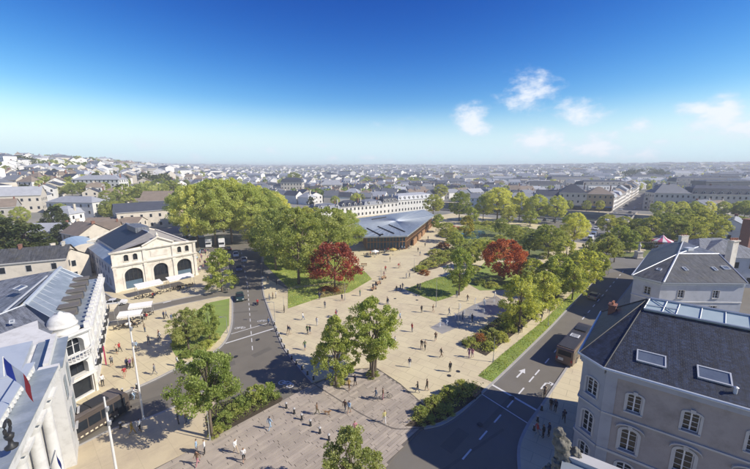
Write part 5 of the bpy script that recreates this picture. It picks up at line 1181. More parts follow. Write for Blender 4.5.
mh(36, 244, 22, 9, 5, 'gable', 3, m_wallw, m_roofs[1], 'low white gabled house in front of the dark trees at the left', .15, bay=4)
mh(40, 196, 26, 12, 8, 'hip', 3.5, m_wallw, m_roofs[1], 'wide white house with bluish slate roof below the ridge trees', -.1, bay=3)
mh(98, 246, 15, 10, 5.5, 'gable', 3.5, m_ochre, m_roofs[2], 'ochre house with brown tiled roof left of the market hall roof', .5, bay=4)
mh(72, 250, 14, 11, 6, 'gable', 4, m_wallc, m_roofs[2], 'cream house with brown gable roof between the dark trees and the market hall', -.5, bay=4)
mh(112, 233, 24, 9, 4.5, 'gable', 2.4, m_wallc, m_roofs[2], 'low cream workshop with long brown roof behind the market hall', .12, bay=4, chim=0)
mh(148, 229, 24, 15, 9, 'gable', 4, m_wallc, m_roofs[3], 'large building with dark slate roof behind the market hall', .75, bay=3.5, chim=0)
mh(162, 219, 22, 14, 10, 'gable', 5.5, m_ochre, m_roofs[2], 'tall ochre gabled warehouse with pale front behind the market hall', .2, bay=3.5, chim=0)
mh(20, 290, 20, 9, 7.2, 'gable', 3, m_wallc, m_slate2, 'low grey-roofed house with red brick chimneys behind the white corner building', .45, bay=4, chim=3)
mh(48, 283, 10, 8, 6.5, 'gable', 2.6, m_wallc, m_roofs[2], 'small cream gabled house with brick chimney behind the zinc roof', -.35, bay=4, chim=1)
mh(-14, 276, 18, 9, 7, 'gable', 3, m_wallc, m_roofs[2], 'brown roofed house behind the dark trees at the left edge', .3, bay=4, chim=2)
mh(292, 197, 22, 15, 15, 'mansard', 5, m_wallc, m_roofs[3], 'tall cream mansion block with big dark mansard above the lime trees', .05, bay=3, floors=4)
mh(331, 196, 24, 12, 12, 'hip', 5, m_fw[1], m_roofs[1], 'cream civic building with tall arched windows in the distance left of the river', .05, bay=5, floors=1, wsz=(2.2, 7))
mh(730, 198, 60, 16, 17, 'hip', 1.2, m_slate3 if False else m_roofs[3], m_roofs[3], 'large dark blue flat-topped block behind the quayside dormers', .1, bay=4, chim=0, win=False)
mh(575, 187, 80, 16, 12, 'mansard', 5, m_fw[1], m_roofs[3], 'long dark-roofed block in the distance above the quayside houses', .08, bay=4)
mh(648, 184, 66, 16, 11, 'hip', 4, m_fw[0], m_roofs[3], 'wide dark-roofed institution on the far rise below the ridge trees', .03, bay=4)
mh(700, 192, 62, 15, 13, 'mansard', 6, m_fw[1], m_roofs[3], 'long many-windowed slate-roofed block behind the quayside dormers', -.05, bay=3.4, dorm=10)
mh(604, 196, 52, 14, 12, 'mansard', 5, m_fw[0], m_roofs[3], 'long pale block with dark mansard behind the cream quayside building', .1, bay=3.4, dorm=8)
mh(545, 194, 46, 13, 10, 'hip', 5, m_fw[0], m_roofs[3], 'wide white building with dark hip roof behind the riverbank trees', .05, bay=3.4)
mh(683, 181, 70, 16, 12, 'hip', 5, m_fw[1], m_roofs[0], 'wide cream institution on the far right rise', .03, bay=4)
# generic streets of houses, nearest first
rnd = random.Random(21); cells = []
ux, uy = Vector((math.cos(-.42), math.sin(-.42))), Vector((-math.sin(-.42), math.cos(-.42)))
def blocks(rmin, rmax, bw, bh, nper, jit):
    K = int(rmax/bh)+2; Kx = int(rmax/bw)+2; res = []
    for i in range(-Kx, Kx):
        for j in range(-K, K):
            c = ux*(i*bw+rnd.uniform(-3, 3)*jit)+uy*(j*bh+(i % 3)*7); d = c.length
            if not (rmin < d < rmax) or not visible(c.x, c.y, 90): continue
            a = -.42+rnd.choice((0, .55, -.5))+rnd.uniform(-.25, .25)+.5*math.sin(c.x*.004)+.3*math.sin(c.y*.006); D_ = Vector((math.cos(a), math.sin(a))); N_ = Vector((-D_.y, D_.x))
            for row_ in (-1, 1):
                u = -bw/2+4
                while u < bw/2-10:
                    w_ = rnd.uniform(9, 16); res.append((c+D_*(u+w_/2)+N_*row_*(bh/2-10), D_*(-row_), w_, row_)); u += w_+(rnd.uniform(1.5, 7) if rnd.random() < .35 else .1)
    return res
cells = blocks(95, 1000, 62, 46, 4, 1)
cells = [c for c in cells if free(c[0].x, c[0].y, 7)]
cells.sort(key=lambda c: c[0].length)
def zone(p):
    px = proj(p.x, p.y, 5)[0]; t = river_t(p.x, p.y)
    if px < 190: return ('on the left slope', 'left slope')
    if t < T0: return ('beyond the lime trees', 'lime trees')
    return (('straight across the river', 'far bank') if px < 520 else ('across the river at the right', 'far right'))
WN = ['white', 'cream', 'grey']; RNm = ['grey slate', 'pale slate', 'brown tiled', 'dark slate']
near = [c for c in cells if visible(c[0].x, c[0].y, 6)][:262]; nset = set(id(c) for c in near); far = [c for c in cells if id(c) not in nset]
for c, D_, w_, _ in near:
    ls = proj(c.x, c.y, 5)[0] < 190; k = rnd.choices((0, 1, 2), (.45, .43, .12) if ls else (.66, .24, .10))[0]; r = rnd.choices((0, 1, 2, 3), (.28, .28, .28, .16) if ls else (.34, .30, .12, .24))[0]; rf = rnd.choices(('gable', 'hip', 'mansard'), (.62, .2, .18))[0]; z = hill(c.x, c.y); zn, zg = zone(c)
    dist = c.length; dep = rnd.uniform(9, 12); N_ = Vector((D_.y, -D_.x)); h = rnd.uniform(4.5, 7.5) if zg == 'left slope' else rnd.uniform(6, 9.5)
    lb = '%s house with a %s %s roof %s' % (WN[k], RNm[r], rf, zn)
    townhouse('house', c-D_*w_/2+N_*dep/2, c+D_*w_/2+N_*dep/2, dep, h, rf, rnd.uniform(2.6, 4.2), m_fw[k], m_roofs[r], lb, 'house', '%s houses with %s %s roofs, %s' % (WN[k], RNm[r], rf, zg), z=z, chim=rnd.choice((1, 2)), bay=3.2, dorm=rnd.choice((2, 3)) if rf == 'mansard' else 0, floors=2 if h < 7.5 else 3)
print('near houses', len(near), 'last at', near[-1][0].length, 'far', len(far))
far += [c for c in blocks(1000, 2000, 74, 56, 4, 1)]+[c for c in blocks(2000, 5200, 150, 120, 4, 1) for _ in (0,)]
wb = MB(); rb = MB(); gb = MB(); cb = MB()
for c, D_, w_, _ in far:
    d = c.length; sc = 1 if d < 2000 else 1.7
    big = rnd.random() < .07
    if rnd.random() < (.12 if d < 1200 else .3): continue
    w_ *= sc*(2.6 if big else 1); dep = rnd.uniform(9, 12)*sc*(1.25 if big else 1); h = rnd.choice((5, 6.5, 8, 9, 12 if rnd.random() < .4 else 8)); rh = rnd.uniform(2.2, 4)*(1 if sc == 1 else 1.2); h += 4*big; z = hill(c.x, c.y)-1
    N_ = Vector((D_.y, -D_.x)); a = c-D_*w_/2+N_*dep/2; b_ = c+D_*w_/2+N_*dep/2; e = b_-N_*dep; f = a-N_*dep; H = z+h+1
    wb.cur = rnd.choices((0, 1, 2), (.78, .17, .05))[0]; base = [(a.x, a.y), (b_.x, b_.y), (e.x, e.y), (f.x, f.y)]
    wb.prism(base, z, H, top=False)
    m0, m1 = (a+f)/2, (b_+e)/2; rb.cur = rnd.choices((0, 1, 2, 3), (.30, .46, .10, .14))[0]
    if rnd.random() < .7: wb.quad((a.x, a.y, H), (m0.x, m0.y, H+rh-.1), (f.x, f.y, H)); wb.quad((b_.x, b_.y, H), (m1.x, m1.y, H+rh-.1), (e.x, e.y, H))
    else: m0 = m0+D_*dep*.4; m1 = m1-D_*dep*.4; rb.quad((a.x, a.y, H), (m0.x, m0.y, H+rh), (f.x, f.y, H)); rb.quad((b_.x, b_.y, H), (e.x, e.y, H), (m1.x, m1.y, H+rh))
    rb.quad((a.x, a.y, H), (b_.x, b_.y, H), (m1.x, m1.y, H+rh), (m0.x, m0.y, H+rh)); rb.quad((f.x, f.y, H), (m0.x, m0.y, H+rh), (m1.x, m1.y, H+rh), (e.x, e.y, H))
    if d < 1100:
        for fl in range(max(2, int(h/3))):
            for k in range(int(w_/3)):
                u = (k+.5)/int(w_/3); 
                for p, q, s in ((a, b_, 1), (f, e, -1)):
                    o_ = p.lerp(q, u)+N_*s*.06; zz = z+1+fl*2.9+1; gb.quad((o_.x-D_.x*.5, o_.y-D_.y*.5, zz), (o_.x+D_.x*.5, o_.y+D_.y*.5, zz), (o_.x+D_.x*.5, o_.y+D_.y*.5, zz+1.4), (o_.x-D_.x*.5, o_.y-D_.y*.5, zz+1.4))
    if d < 1500 and rnd.random() < .7: cb.cur = rnd.choice((0, 1, 1)); cb.box((m0.x+D_.x, m0.y+D_.y, H+rh+.2), (.6, .9, 1.6))
oo = empty('distant_houses', (0, 600, 0), 'mass of small white houses with slate roofs reaching to the horizon', 'houses'); oo['kind'] = 'stuff'
for nm, mb, mm in (('walls', wb, m_fw), ('roofs', rb, m_roofs), ('windows', gb, [m_glass]), ('chimneys', cb, [m_brick, m_wallc])):
    q = mb.build('distant_'+nm, mm, oo); q['kind'] = 'stuff'
# ================================================================= town trees
GREEN = [('oak', 'round green tree'), ('dark', 'dark evergreen tree'), ('lime' if False else 'plane', 'light green tree'), ('cypress', 'dark conifer')]
tr = random.Random(77); cnt = 0; spots = []
while cnt < 270:
    r = 110+700*tr.random()**1.3; az = R(tr.uniform(-49, 49)); x, y = r*math.sin(az), r*math.cos(az)
    if not free(x, y, 2): continue
    z = hill(x, y); px = proj(x, y, 5)[0]; dense = px < 190
    if not dense and tr.random() < .6: continue
    k, lb = tr.choices(GREEN, (.42, .3, .16, .12) if dense else (.4, .15, .35, .1))[0]; zn, zg = zone(Vector((x, y)))
    h = tr.uniform(6, 12) if k != 'plane' else tr.uniform(9, 14)
    tree_w(k, x, y, z-.2, h, h*(.8 if k != 'cypress' else .42), lb+' among the houses '+zn, lb+'s, '+zg); cnt += 1
P = []; T = []; rs = np.random.RandomState(5)
for k in range(4600):
    r = 600+4200*tr.random()**1.1; az = R(tr.uniform(-50, 50)); x, y = r*math.sin(az), r*math.cos(az); z = hill(x, y); n = 46 if r < 1500 else 26
    w_ = tr.uniform(3, 6)*(1 if r < 1500 else 1.9); h = tr.uniform(7, 14)*(1 if r < 1500 else 1.2)
    v = rs.normal(size=(n, 3)); v /= np.linalg.norm(v, axis=1)[:, None]; v *= rs.uniform(.55, 1, n)[:, None]; v[:, 0] *= w_; v[:, 1] *= w_; v[:, 2] = v[:, 2]*h*.42+h*.58
    P.append(v+np.array([x, y, z])); T.append(np.full(n, tr.random())+rs.normal(size=n)*.1)
P = np.concatenate(P); T = np.concatenate(T); o = D.objects.new('distant_trees', leaves_mesh('distant_trees', P, 3.2, m_lf['oak'], T, rs, .3)); link(o); tag(o, 'dark green trees scattered between the distant houses up to the horizon', 'trees', kind='stuff')
# belts of trees on the skyline and the wooded avenue across the middle distance
def belt(name, pts, h, w_, n, leaf, label, seed):
    rs = np.random.RandomState(seed); P = []; T = []
    for k in range(n):
        t = rs.uniform(0, len(pts)-1); i = int(t); a, b_ = Vector(pts[i]), Vector(pts[min(i+1, len(pts)-1)]); c = a.lerp(b_, t-i); x, y = c.x+rs.uniform(-w_, w_), c.y+rs.uniform(-w_, w_); z = hill(x, y)
        hh = h*rs.uniform(.7, 1.1); rr_ = hh*.36; m_ = 110; v = rs.normal(size=(m_, 3)); v /= np.linalg.norm(v, axis=1)[:, None]; v *= rs.uniform(.6, 1, m_)[:, None]; v[:, :2] *= rr_; v[:, 2] = v[:, 2]*hh*.4+hh*.6
        P.append(v+np.array([x, y, z])); T.append(np.full(m_, rs.uniform(.1, .8))+rs.normal(size=m_)*.12)
    P = np.concatenate(P); T = np.concatenate(T); o = D.objects.new(name, leaves_mesh(name, P, 1.7, m_lf[leaf], T, rs, .3)); link(o); tag(o, label, 'trees', kind='stuff')
dirp = lambda px, r: (r*math.sin(math.atan((px-CX)/FPX)), r*math.cos(math.atan((px-CX)/FPX)))
belt('ridge_wood', [dirp(14, 620), dirp(26, 600), dirp(38, 610)], 17, 14, 26, 'dark', 'dark clump of trees on the skyline at the far left', 1)
belt('ridge_wood', [dirp(40, 640), dirp(56, 650)], 10, 12, 14, 'oak', 'lower brownish green trees on the skyline next to the dark clump', 2)
belt('ridge_wood', [dirp(150, 420), dirp(168, 430)], 15, 10, 16, 'dark', 'dark trees rising behind the houses left of the lime trees', 3)
belt('avenue_trees', [dirp(360, 520), dirp(392, 540), dirp(425, 560)], 15, 12, 44, 'oak', 'long dense avenue of trees in the middle distance across the roofs', 4)
belt('avenue_trees', [dirp(340, 380), dirp(400, 400)], 11, 10, 40, 'pale', 'olive green row of trees behind the white riverside row', 5)
belt('avenue_trees', [dirp(300, 330), dirp(345, 330), dirp(395, 350)], 11, 16, 60, 'fresh', 'bright green trees between the roofs behind the lime trees', 9)
belt('ridge_wood', [dirp(2, 800), dirp(60, 820), dirp(135, 850)], 13, 30, 46, 'oak', 'loose line of trees along the crest of the left hillside', 13)
belt('avenue_trees', [dirp(640, 560), dirp(750, 520)], 10, 30, 44, 'oak', 'green trees between the long blocks at the far right', 14)
belt('avenue_trees', [dirp(470, 420), dirp(520, 430), dirp(600, 470)], 9, 40, 40, 'oak', 'scattered green trees between the roofs across the river', 10)
belt('ridge_wood', [dirp(150, 300), dirp(172, 310), dirp(185, 290)], 13, 22, 60, 'oak', 'green wooded slope behind the market hall roofs', 11)
belt('ridge_wood', [dirp(70, 380), dirp(130, 360)], 9, 30, 30, 'oak', 'garden trees scattered over the left hillside', 12)
belt('ridge_wood', [dirp(620, 900), dirp(640, 920), dirp(658, 930)], 22, 22, 40, 'dark', 'dark wooded knoll on the right skyline', 6)
belt('ridge_wood', [dirp(690, 1500), dirp(720, 1500), dirp(748, 1500)], 18, 20, 40, 'dark', 'thin line of dark trees on the far right skyline', 7)
belt('ridge_wood', [dirp(560, 1700), dirp(620, 1700), dirp(690, 1750)], 17, 20, 46, 'dark', 'thin line of dark trees along the horizon right of the centre', 8)
# ================================================================= trees of the park and square, one by one
L1 = [('plane', 198, 247, 184, 44, 'leftmost tall light green tree of the mass beside the market street'), ('plane', 216, 246, 178, 46, 'tall light green tree in the left half of the mass beside the market street'), ('plane', 232, 243, 177, 46, 'tallest light green tree in the middle of the mass'),
      ('plane', 249, 243, 182, 44, 'light green tree at the right of the tall mass over the parked trucks'), ('plane', 264, 240, 187, 40, 'lower light green tree where the tall mass meets the park trees'), ('plane', 187, 238, 185, 34, 'light green tree at the far left back of the tall mass'), ('plane', 224, 232, 181, 40, 'light green tree at the back of the tall mass'), ('plane', 205, 230, 182, 38, 'second tree at the back of the tall mass'), ('plane', 258, 226, 185, 38, 'light green tree showing behind the right edge of the tall mass'), ('plane', 241, 228, 184, 38, 'third tree at the back of the tall mass'), ('plane', 275, 232, 192, 34, 'light green tree closing the right end of the tall mass'), ('plane', 272, 218, 190, 30, 'light green tree far back behind the right end of the tall mass'),
      ('oak', 299, 284, 207, 56, 'big park tree with straight bare trunk on the lawn left of the red maple'), ('oak', 276, 270, 208, 46, 'park tree with thin trunk beside the shaded footpath'), ('oak', 262, 256, 214, 36, 'darker park tree nearest the roadway'),
      ('oak', 328, 266, 206, 52, 'broad park tree just behind the red maple'), ('oak', 312, 258, 206, 46, 'park tree between the bare-trunk tree and the pavilion'), ('plane', 345, 254, 209, 42, 'park tree touching the left corner of the pavilion roof'), ('oak', 288, 256, 205, 46, 'park tree in the back row over the footpath'),
      ('red', 335, 288, 243, 52, 'dark red maple with layered crown on the lawn'),
      ('oak', 433, 216, 194, 20, 'round green tree at the river end of the pavilion'), ('oak', 440, 200, 184, 15, 'dark round tree beyond the pavilion by the water'), ('oak', 459, 221, 191, 22, 'green tree left of the pond with dark crown'), ('plane', 497, 221, 187, 34, 'widest of the tall trees along the river bank'), ('plane', 519, 221, 192, 20, 'narrow tree right of the widest riverbank tree'),
      ('plane', 536, 222, 194, 24, 'bright green riverbank tree third from the widest'), ('plane', 555, 223, 195, 20, 'bright green riverbank tree nearest the parked vans'), ('plane', 483, 220, 194, 18, 'small light tree at the left of the widest riverbank tree'),
      ('yellow', 466, 238, 216, 15, 'small golden yellow tree by the pond'), ('fresh', 459, 295, 248, 28, 'pyramid shaped light green tree at the corner of the middle lawn'), ('rust', 504, 280, 238, 42, 'large copper red tree in the middle of the park'),
      ('fresh', 519, 328, 274, 40, 'leafy tree beside the shrub bed above the splash pad'), ('fresh', 541, 315, 270, 34, 'leafy tree between the splash pad tree and the roadside path'), ('fresh', 557, 297, 254, 34, 'leafy tree with dense crown in the middle of the roadside clump'), ('fresh', 582, 288, 248, 32, 'leafy tree at the upper end of the roadside clump'),
      ('oak', 548, 258, 225, 30, 'dark green tree in the lawn beyond the copper tree'), ('plane', 573, 247, 212, 26, 'light green round tree alone near the bridge approach'), ('fresh', 489, 268, 240, 20, 'slender tree just left behind the copper tree'), ('oak', 529, 255, 232, 22, 'small dark tree in the back lawn'),
      ('pale', 587, 270, 238, 16, 'airy young tree at the end of the verge'), ('pale', 605, 266, 232, 26, 'airy young tree beside the street junction'), ('fresh', 600, 262, 238, 20, 'second airy tree beside the street junction'), ('fresh', 618, 250, 224, 20, 'small tree left of the red roofed carousel'),
      ('fresh', 565, 268, 240, 22, 'green tree between the roadside clump and the light round tree'), ('oak', 515, 243, 226, 18, 'small green tree beyond the pond'), ('fresh', 478, 259, 238, 18, 'small tree beside the shrub bed of the promenade'),
      ('oak', 607, 236, 214, 20, 'green tree at the near left end of the bridge'), ('oak', 622, 236, 216, 22, 'green tree at the near right end of the bridge'), ('fresh', 471, 268, 246, 18, 'small tree on the lawn left of the copper tree'), ('fresh', 532, 286, 258, 24, 'green tree right of the copper tree'), ('oak', 560, 250, 230, 18, 'small dark tree on the back lawn beside the alone standing round tree'), ('fresh', 543, 243, 224, 16, 'small tree in the back lawn below the riverbank row'), ('oak', 500, 236, 218, 18, 'small dark tree right of the pond'), ('fresh', 456, 250, 232, 16, 'small tree over the promenade bed'), ('oak', 447, 242, 222, 18, 'dark small tree by the upper promenade'), ('fresh', 438, 232, 214, 14, 'light small tree at the top of the promenade'), ('oak', 570, 232, 214, 16, 'small tree close to the parked vans'), ('fresh', 530, 226, 210, 16, 'low tree under the riverbank row'), ('oak', 508, 225, 206, 16, 'low dark tree under the widest riverbank tree'), ('fresh', 470, 224, 206, 16, 'light tree between the golden tree and the river'), ('fresh', 596, 278, 252, 22, 'leafy tree at the street junction end of the roadside clump'), ('fresh', 572, 300, 262, 26, 'leafy tree leaning over the verge in the roadside clump'), ('oak', 547, 296, 262, 26, 'dark leafy tree inside the roadside clump'), ('fresh', 630, 252, 230, 18, 'small tree right of the garden statue'), ('pale', 614, 262, 238, 20, 'third airy tree beside the street junction'), ('oak', 640, 246, 226, 20, 'green tree close to the carousel'),
      ('cone', 222, 291, 248, 30, 'bright green pyramid shaped tree beside the market hall terrace'), ('open', 212, 437, 352, 64, 'leaning street tree with thick airy crown in the corner bed', ), ('open', 336, 386, 314, 52, 'left of the two young trees planted in the plank paving'), ('open', 372, 377, 298, 62, 'multi-stemmed right one of the two young trees in the plank paving'),
      ('pale', 350, 512, 430, 72, 'young tree cut off by the bottom edge of the picture'), ('pale', 189, 351, 308, 38, 'broad bushy tree in the round lawn of the left square'), ('fresh', 210, 342, 304, 22, 'second tree at the back of the round lawn')]
IDX = {'leaning street tree with thick airy crown in the corner bed': 2,  'left of the two young trees planted in the plank paving': 0, 'multi-stemmed right one of the two young trees in the plank paving': 1}
for k, px, py, top, wpx, lb in L1: tree_px(k, px, py, top, wpx, lb, idx=IDX.get(lb))
for i, (px, py, top, wd) in enumerate([(650, 240, 216, 20), (664, 240, 212, 20), (680, 238, 208, 24), (694, 236, 204, 24), (704, 238, 210, 22), (720, 236, 214, 22), (738, 236, 216, 22), (636, 238, 218, 16), (672, 246, 216, 26), (690, 246, 214, 26), (712, 244, 216, 26), (657, 230, 212, 16)]): tree_px('oak', px, py, top, wd, 'green tree in the bank of trees behind the carousel', 'bank of trees between the carousel and the river')
for px in (656, 668, 680, 693, 707, 722, 737, 750): tree_px('plane', px, 217, 201, 13, 'clipped light green tree in the row in front of the long quayside buildings', 'row of trees in front of the long quayside buildings')
for px in (586, 599, 568): tree_px('oak', px, 212, 200, 9, 'small tree on the far quay in front of the cream building', 'small trees on the far quay in front of the cream building')
for px, py, top, wd, lb in ((18, 275, 216, 62, 'great dark evergreen tree at the left edge'), (48, 272, 240, 38, 'olive dark tree beside the great evergreen'), (58, 236, 205, 22, 'dark round tree in front of the long low white house'), (66, 243, 222, 22, 'second dark tree below the long low white house'), (2, 262, 224, 40, 'dark evergreen cut off by the left edge'), (62, 205, 193, 12, 'dark tree between the two big white houses'), (130, 222, 196, 20, 'green tree behind the low workshop'), (120, 215, 192, 18, 'green garden tree right of the long white house'), (143, 212, 186, 20, 'green tree left of the ochre warehouse'), (163, 204, 178, 22, 'green tree at the back left of the lime mass'), (175, 212, 180, 24, 'round green tree touching the lime mass'), (108, 220, 200, 14, 'garden tree beside the big white house'), (295, 190, 172, 18, 'round isolated light green tree above the roofs')):
    tree_px('dark' if 'dark' in lb else 'oak', px, py, top, wd, lb, z=0)
SH = [('shrub', 480, 284, 16, 5), ('darkshrub', 492, 287, 14, 5), ('shrub', 512, 286, 14, 5), ('darkshrub', 524, 281, 14, 5), ('shrub', 534, 264, 14, 5), ('darkshrub', 546, 258, 14, 5), ('shrub', 556, 250, 14, 5), ('lightshrub', 566, 246, 12, 4), ('shrub', 540, 235, 14, 5), ('darkshrub', 528, 233, 14, 5), ('shrub', 515, 230, 14, 5), ('lightshrub', 500, 229, 14, 4), ('darkshrub', 488, 226, 14, 5), ('shrub', 476, 225, 14, 4), ('shrub', 470, 236, 12, 4), ('darkshrub', 505, 248, 14, 5), ('lightshrub', 516, 252, 14, 5), ('shrub', 495, 255, 14, 5), ('darkshrub', 486, 251, 14, 5), ('shrub', 530, 248, 14, 5), ('shrub', 466, 262, 13, 4), ('lightshrub', 475, 270, 13, 4), ('shrub', 462, 287, 14, 5), ('shrub', 280, 262, 14, 5), ('darkshrub', 292, 266, 16, 5), ('shrub', 305, 272, 14, 5), ('darkshrub', 320, 276, 16, 5), ('shrub', 350, 276, 14, 5), ('darkshrub', 300, 254, 16, 6), ('shrub', 420, 270, 15, 5), ('lightshrub', 430, 266, 14, 5), ('shrub', 441, 262, 14, 5), ('copshrub', 425, 274, 12, 4), ('darkshrub', 447, 257, 16, 6), ('shrub', 457, 253, 18, 7), ('lightshrub', 468, 250, 14, 6), ('darkshrub', 436, 255, 16, 6), ('copshrub', 444, 248, 16, 5), ('shrub', 452, 243, 14, 5), ('darkshrub', 447, 236, 18, 6), ('copshrub', 455, 230, 14, 4), ('shrub', 463, 243, 12, 4), ('lightshrub', 491, 244, 12, 4), ('shrub', 500, 240, 14, 5), ('darkshrub', 512, 236, 12, 4), ('shrub', 524, 240, 12, 4), ('lightshrub', 478, 246, 12, 4),
      ('darkshrub', 470, 345, 16, 7), ('copshrub', 480, 340, 16, 6), ('shrub', 490, 348, 15, 6), ('goldshrub' if False else 'lightshrub', 492, 336, 16, 7), ('darkshrub', 500, 340, 16, 8), ('shrub', 508, 330, 18, 9), ('darkshrub', 517, 324, 16, 8), ('shrub', 530, 312, 16, 8), ('darkshrub', 545, 303, 16, 7), ('shrub', 563, 288, 14, 7), ('darkshrub', 577, 278, 14, 7), ('copshrub', 590, 268, 12, 6), ('shrub', 585, 262, 12, 6), ('shrub', 595, 258, 14, 6),
      ('shrub', 186, 357, 14, 6), ('lightshrub', 196, 354, 16, 7), ('shrub', 206, 347, 16, 7), ('lightshrub', 214, 340, 14, 6), ('shrub', 180, 345, 18, 9), ('shrub', 255, 402, 26, 15), ('shrub', 268, 398, 24, 14), ('shrub', 243, 408, 20, 12), ('shrub', 224, 424, 20, 11), ('darkshrub', 234, 414, 18, 9), ('darkshrub', 216, 434, 14, 7), ('copshrub', 326, 290, 12, 4), ('copshrub', 335, 291, 10, 4), ('shrub', 620, 247, 14, 5), ('lightshrub', 632, 250, 12, 5), ('lightshrub', 610, 248, 14, 5), ('copshrub', 668, 246, 12, 6), ('shrub', 645, 240, 14, 6),
      ('darkshrub', 338, 384, 14, 7), ('darkshrub', 373, 376, 13, 6), ('shrub', 420, 415, 18, 8), ('darkshrub', 434, 406, 20, 9), ('shrub', 448, 397, 20, 10), ('darkshrub', 461, 392, 20, 10), ('shrub', 472, 391, 14, 7), ('darkshrub', 427, 421, 18, 6), ('darkshrub', 445, 413, 20, 7)]
def shrubplace(px, py):
    if px < 215 and py > 330: return 'in the round lawn of the left square'
    if px < 290 and py > 390: return 'in the corner bed under the leaning tree'
    if px < 322 or (px < 352 and py < 280): return 'on the lawn under the park trees'
    if px < 345: return 'in the bark mulch under the red maple'
    if px < 380: return 'at the foot of a tree in the plank paving'
    if py > 385: return 'in the kerbside flower bed between planks and right road'
    if px > 600: return 'in the gardens by the carousel'
    if py > 300: return 'in the long bed between splash pad and roadside path'
    if px > 540: return 'at the upper end of the roadside bed'
    if px < 475 and py > 245: return 'in the bed along the upper promenade'
    return 'around the pond and back lawn'
SN = dict(shrub='green', lightshrub='pale green', darkshrub='dark green', copshrub='reddish', goldshrub='golden')
for k, px, py, wpx, hp in SH:
    pl_ = shrubplace(px, py); tree_px(k, px, py, py-hp, wpx, '%s shrub %s' % (SN[k], pl_), '%s shrubs %s' % (SN[k], pl_))
bed('flower_bed', ats([(407, 426), (425, 411), (440, 398), (457, 388), (474, 385), (483, 389), (477, 397), (460, 410), (440, 422), (420, 427)]), 1.15, 34, 'oak', 'dense low kerbside planting between the plank paving and the right road', 'plants', .17, 1)
bed('white_flowers', ats([(440, 405), (452, 396), (470, 388), (474, 392), (462, 400), (447, 409)]), 1.35, 7, 'flower', 'white flowers speckling the kerbside planting', 'flowers', .15, 2)
bed('bed_planting', ats([(462, 344), (486, 355), (518, 330), (548, 304), (575, 281), (593, 266), (585, 261), (558, 281), (530, 299), (506, 314)]), 1.0, 22, 'oak', 'dense low planting in the long bed beside the roadside path', 'plants', .2, 3)
bed('pink_flowers', ats([(466, 343), (485, 350), (500, 338), (488, 330)]), 1.2, 9, 'pink', 'pink and white flowers at the lower end of the long bed', 'flowers', .16, 4)
bed('bed_planting', ats([(415, 273), (421, 263), (440, 253), (469, 244), (476, 250), (454, 260), (436, 268)]), .9, 10, 'fresh', 'mixed green planting in the bed along the upper promenade', 'plants', .3, 5)
bed('bed_planting', ats([(210, 439), (206, 419), (216, 406), (245, 397), (269, 393), (281, 399), (279, 402)]), .8, 40, 'oak', 'dark ground planting in the corner bed under the leaning tree', 'plants', .15, 6)
bed('lawn_planting', ats([(180, 359), (174, 350), (176, 338), (195, 330), (218, 335), (215, 343), (197, 356)]), .5, 24, 'pale', 'rough grass and flowers in the round lawn of the left square', 'plants', .16, 7)
bed('white_flowers', ats([(192, 357), (212, 345), (217, 339), (206, 340), (190, 352)]), .8, 6, 'flower', 'white flowers at the kerb edge of the round lawn', 'flowers', .16, 8)
bed('pond_planting', ats([(447, 240), (455, 229), (480, 223), (530, 229), (520, 236), (492, 233), (484, 230), (470, 230), (459, 233), (458, 240), (476, 241), (490, 238), (486, 247), (465, 247)]), 1.1, 5, 'fresh', 'reeds and mixed planting around the small pond', 'plants', .45, 9)
bed('bed_planting', ats([(606, 249), (630, 243), (655, 245), (655, 249), (630, 248), (612, 254)]), .8, 8, 'pale', 'yellow green planting in the gardens left of the carousel', 'plants', .3, 10)
for nm, pts, sd, lf in (('grass', [(264, 264), (276, 276), (288, 288), (288, 309), (318, 299), (349, 293), (372, 279.5), (357, 267), (345, 258), (300, 246), (264, 246)], 21, 'lime'), ('grass', [(405, 290), (420, 284), (437, 278), (454, 275.5), (467, 280), (463, 291), (449, 298), (436, 302)], 22, 'fresh'), ('grass', [(478, 376.5), (492, 382.6), (513, 362.8), (550, 326.8), (604, 270), (598, 268), (545, 320), (503, 354)], 23, 'fresh')):
    bed(nm, ats(pts), .14, 26, lf, {21: 'short grass of the lawn under the park trees', 22: 'short grass of the triangular lawn in the middle of the promenade', 23: 'short grass of the verge along the right-hand road'}[sd], 'grass', .16, sd)
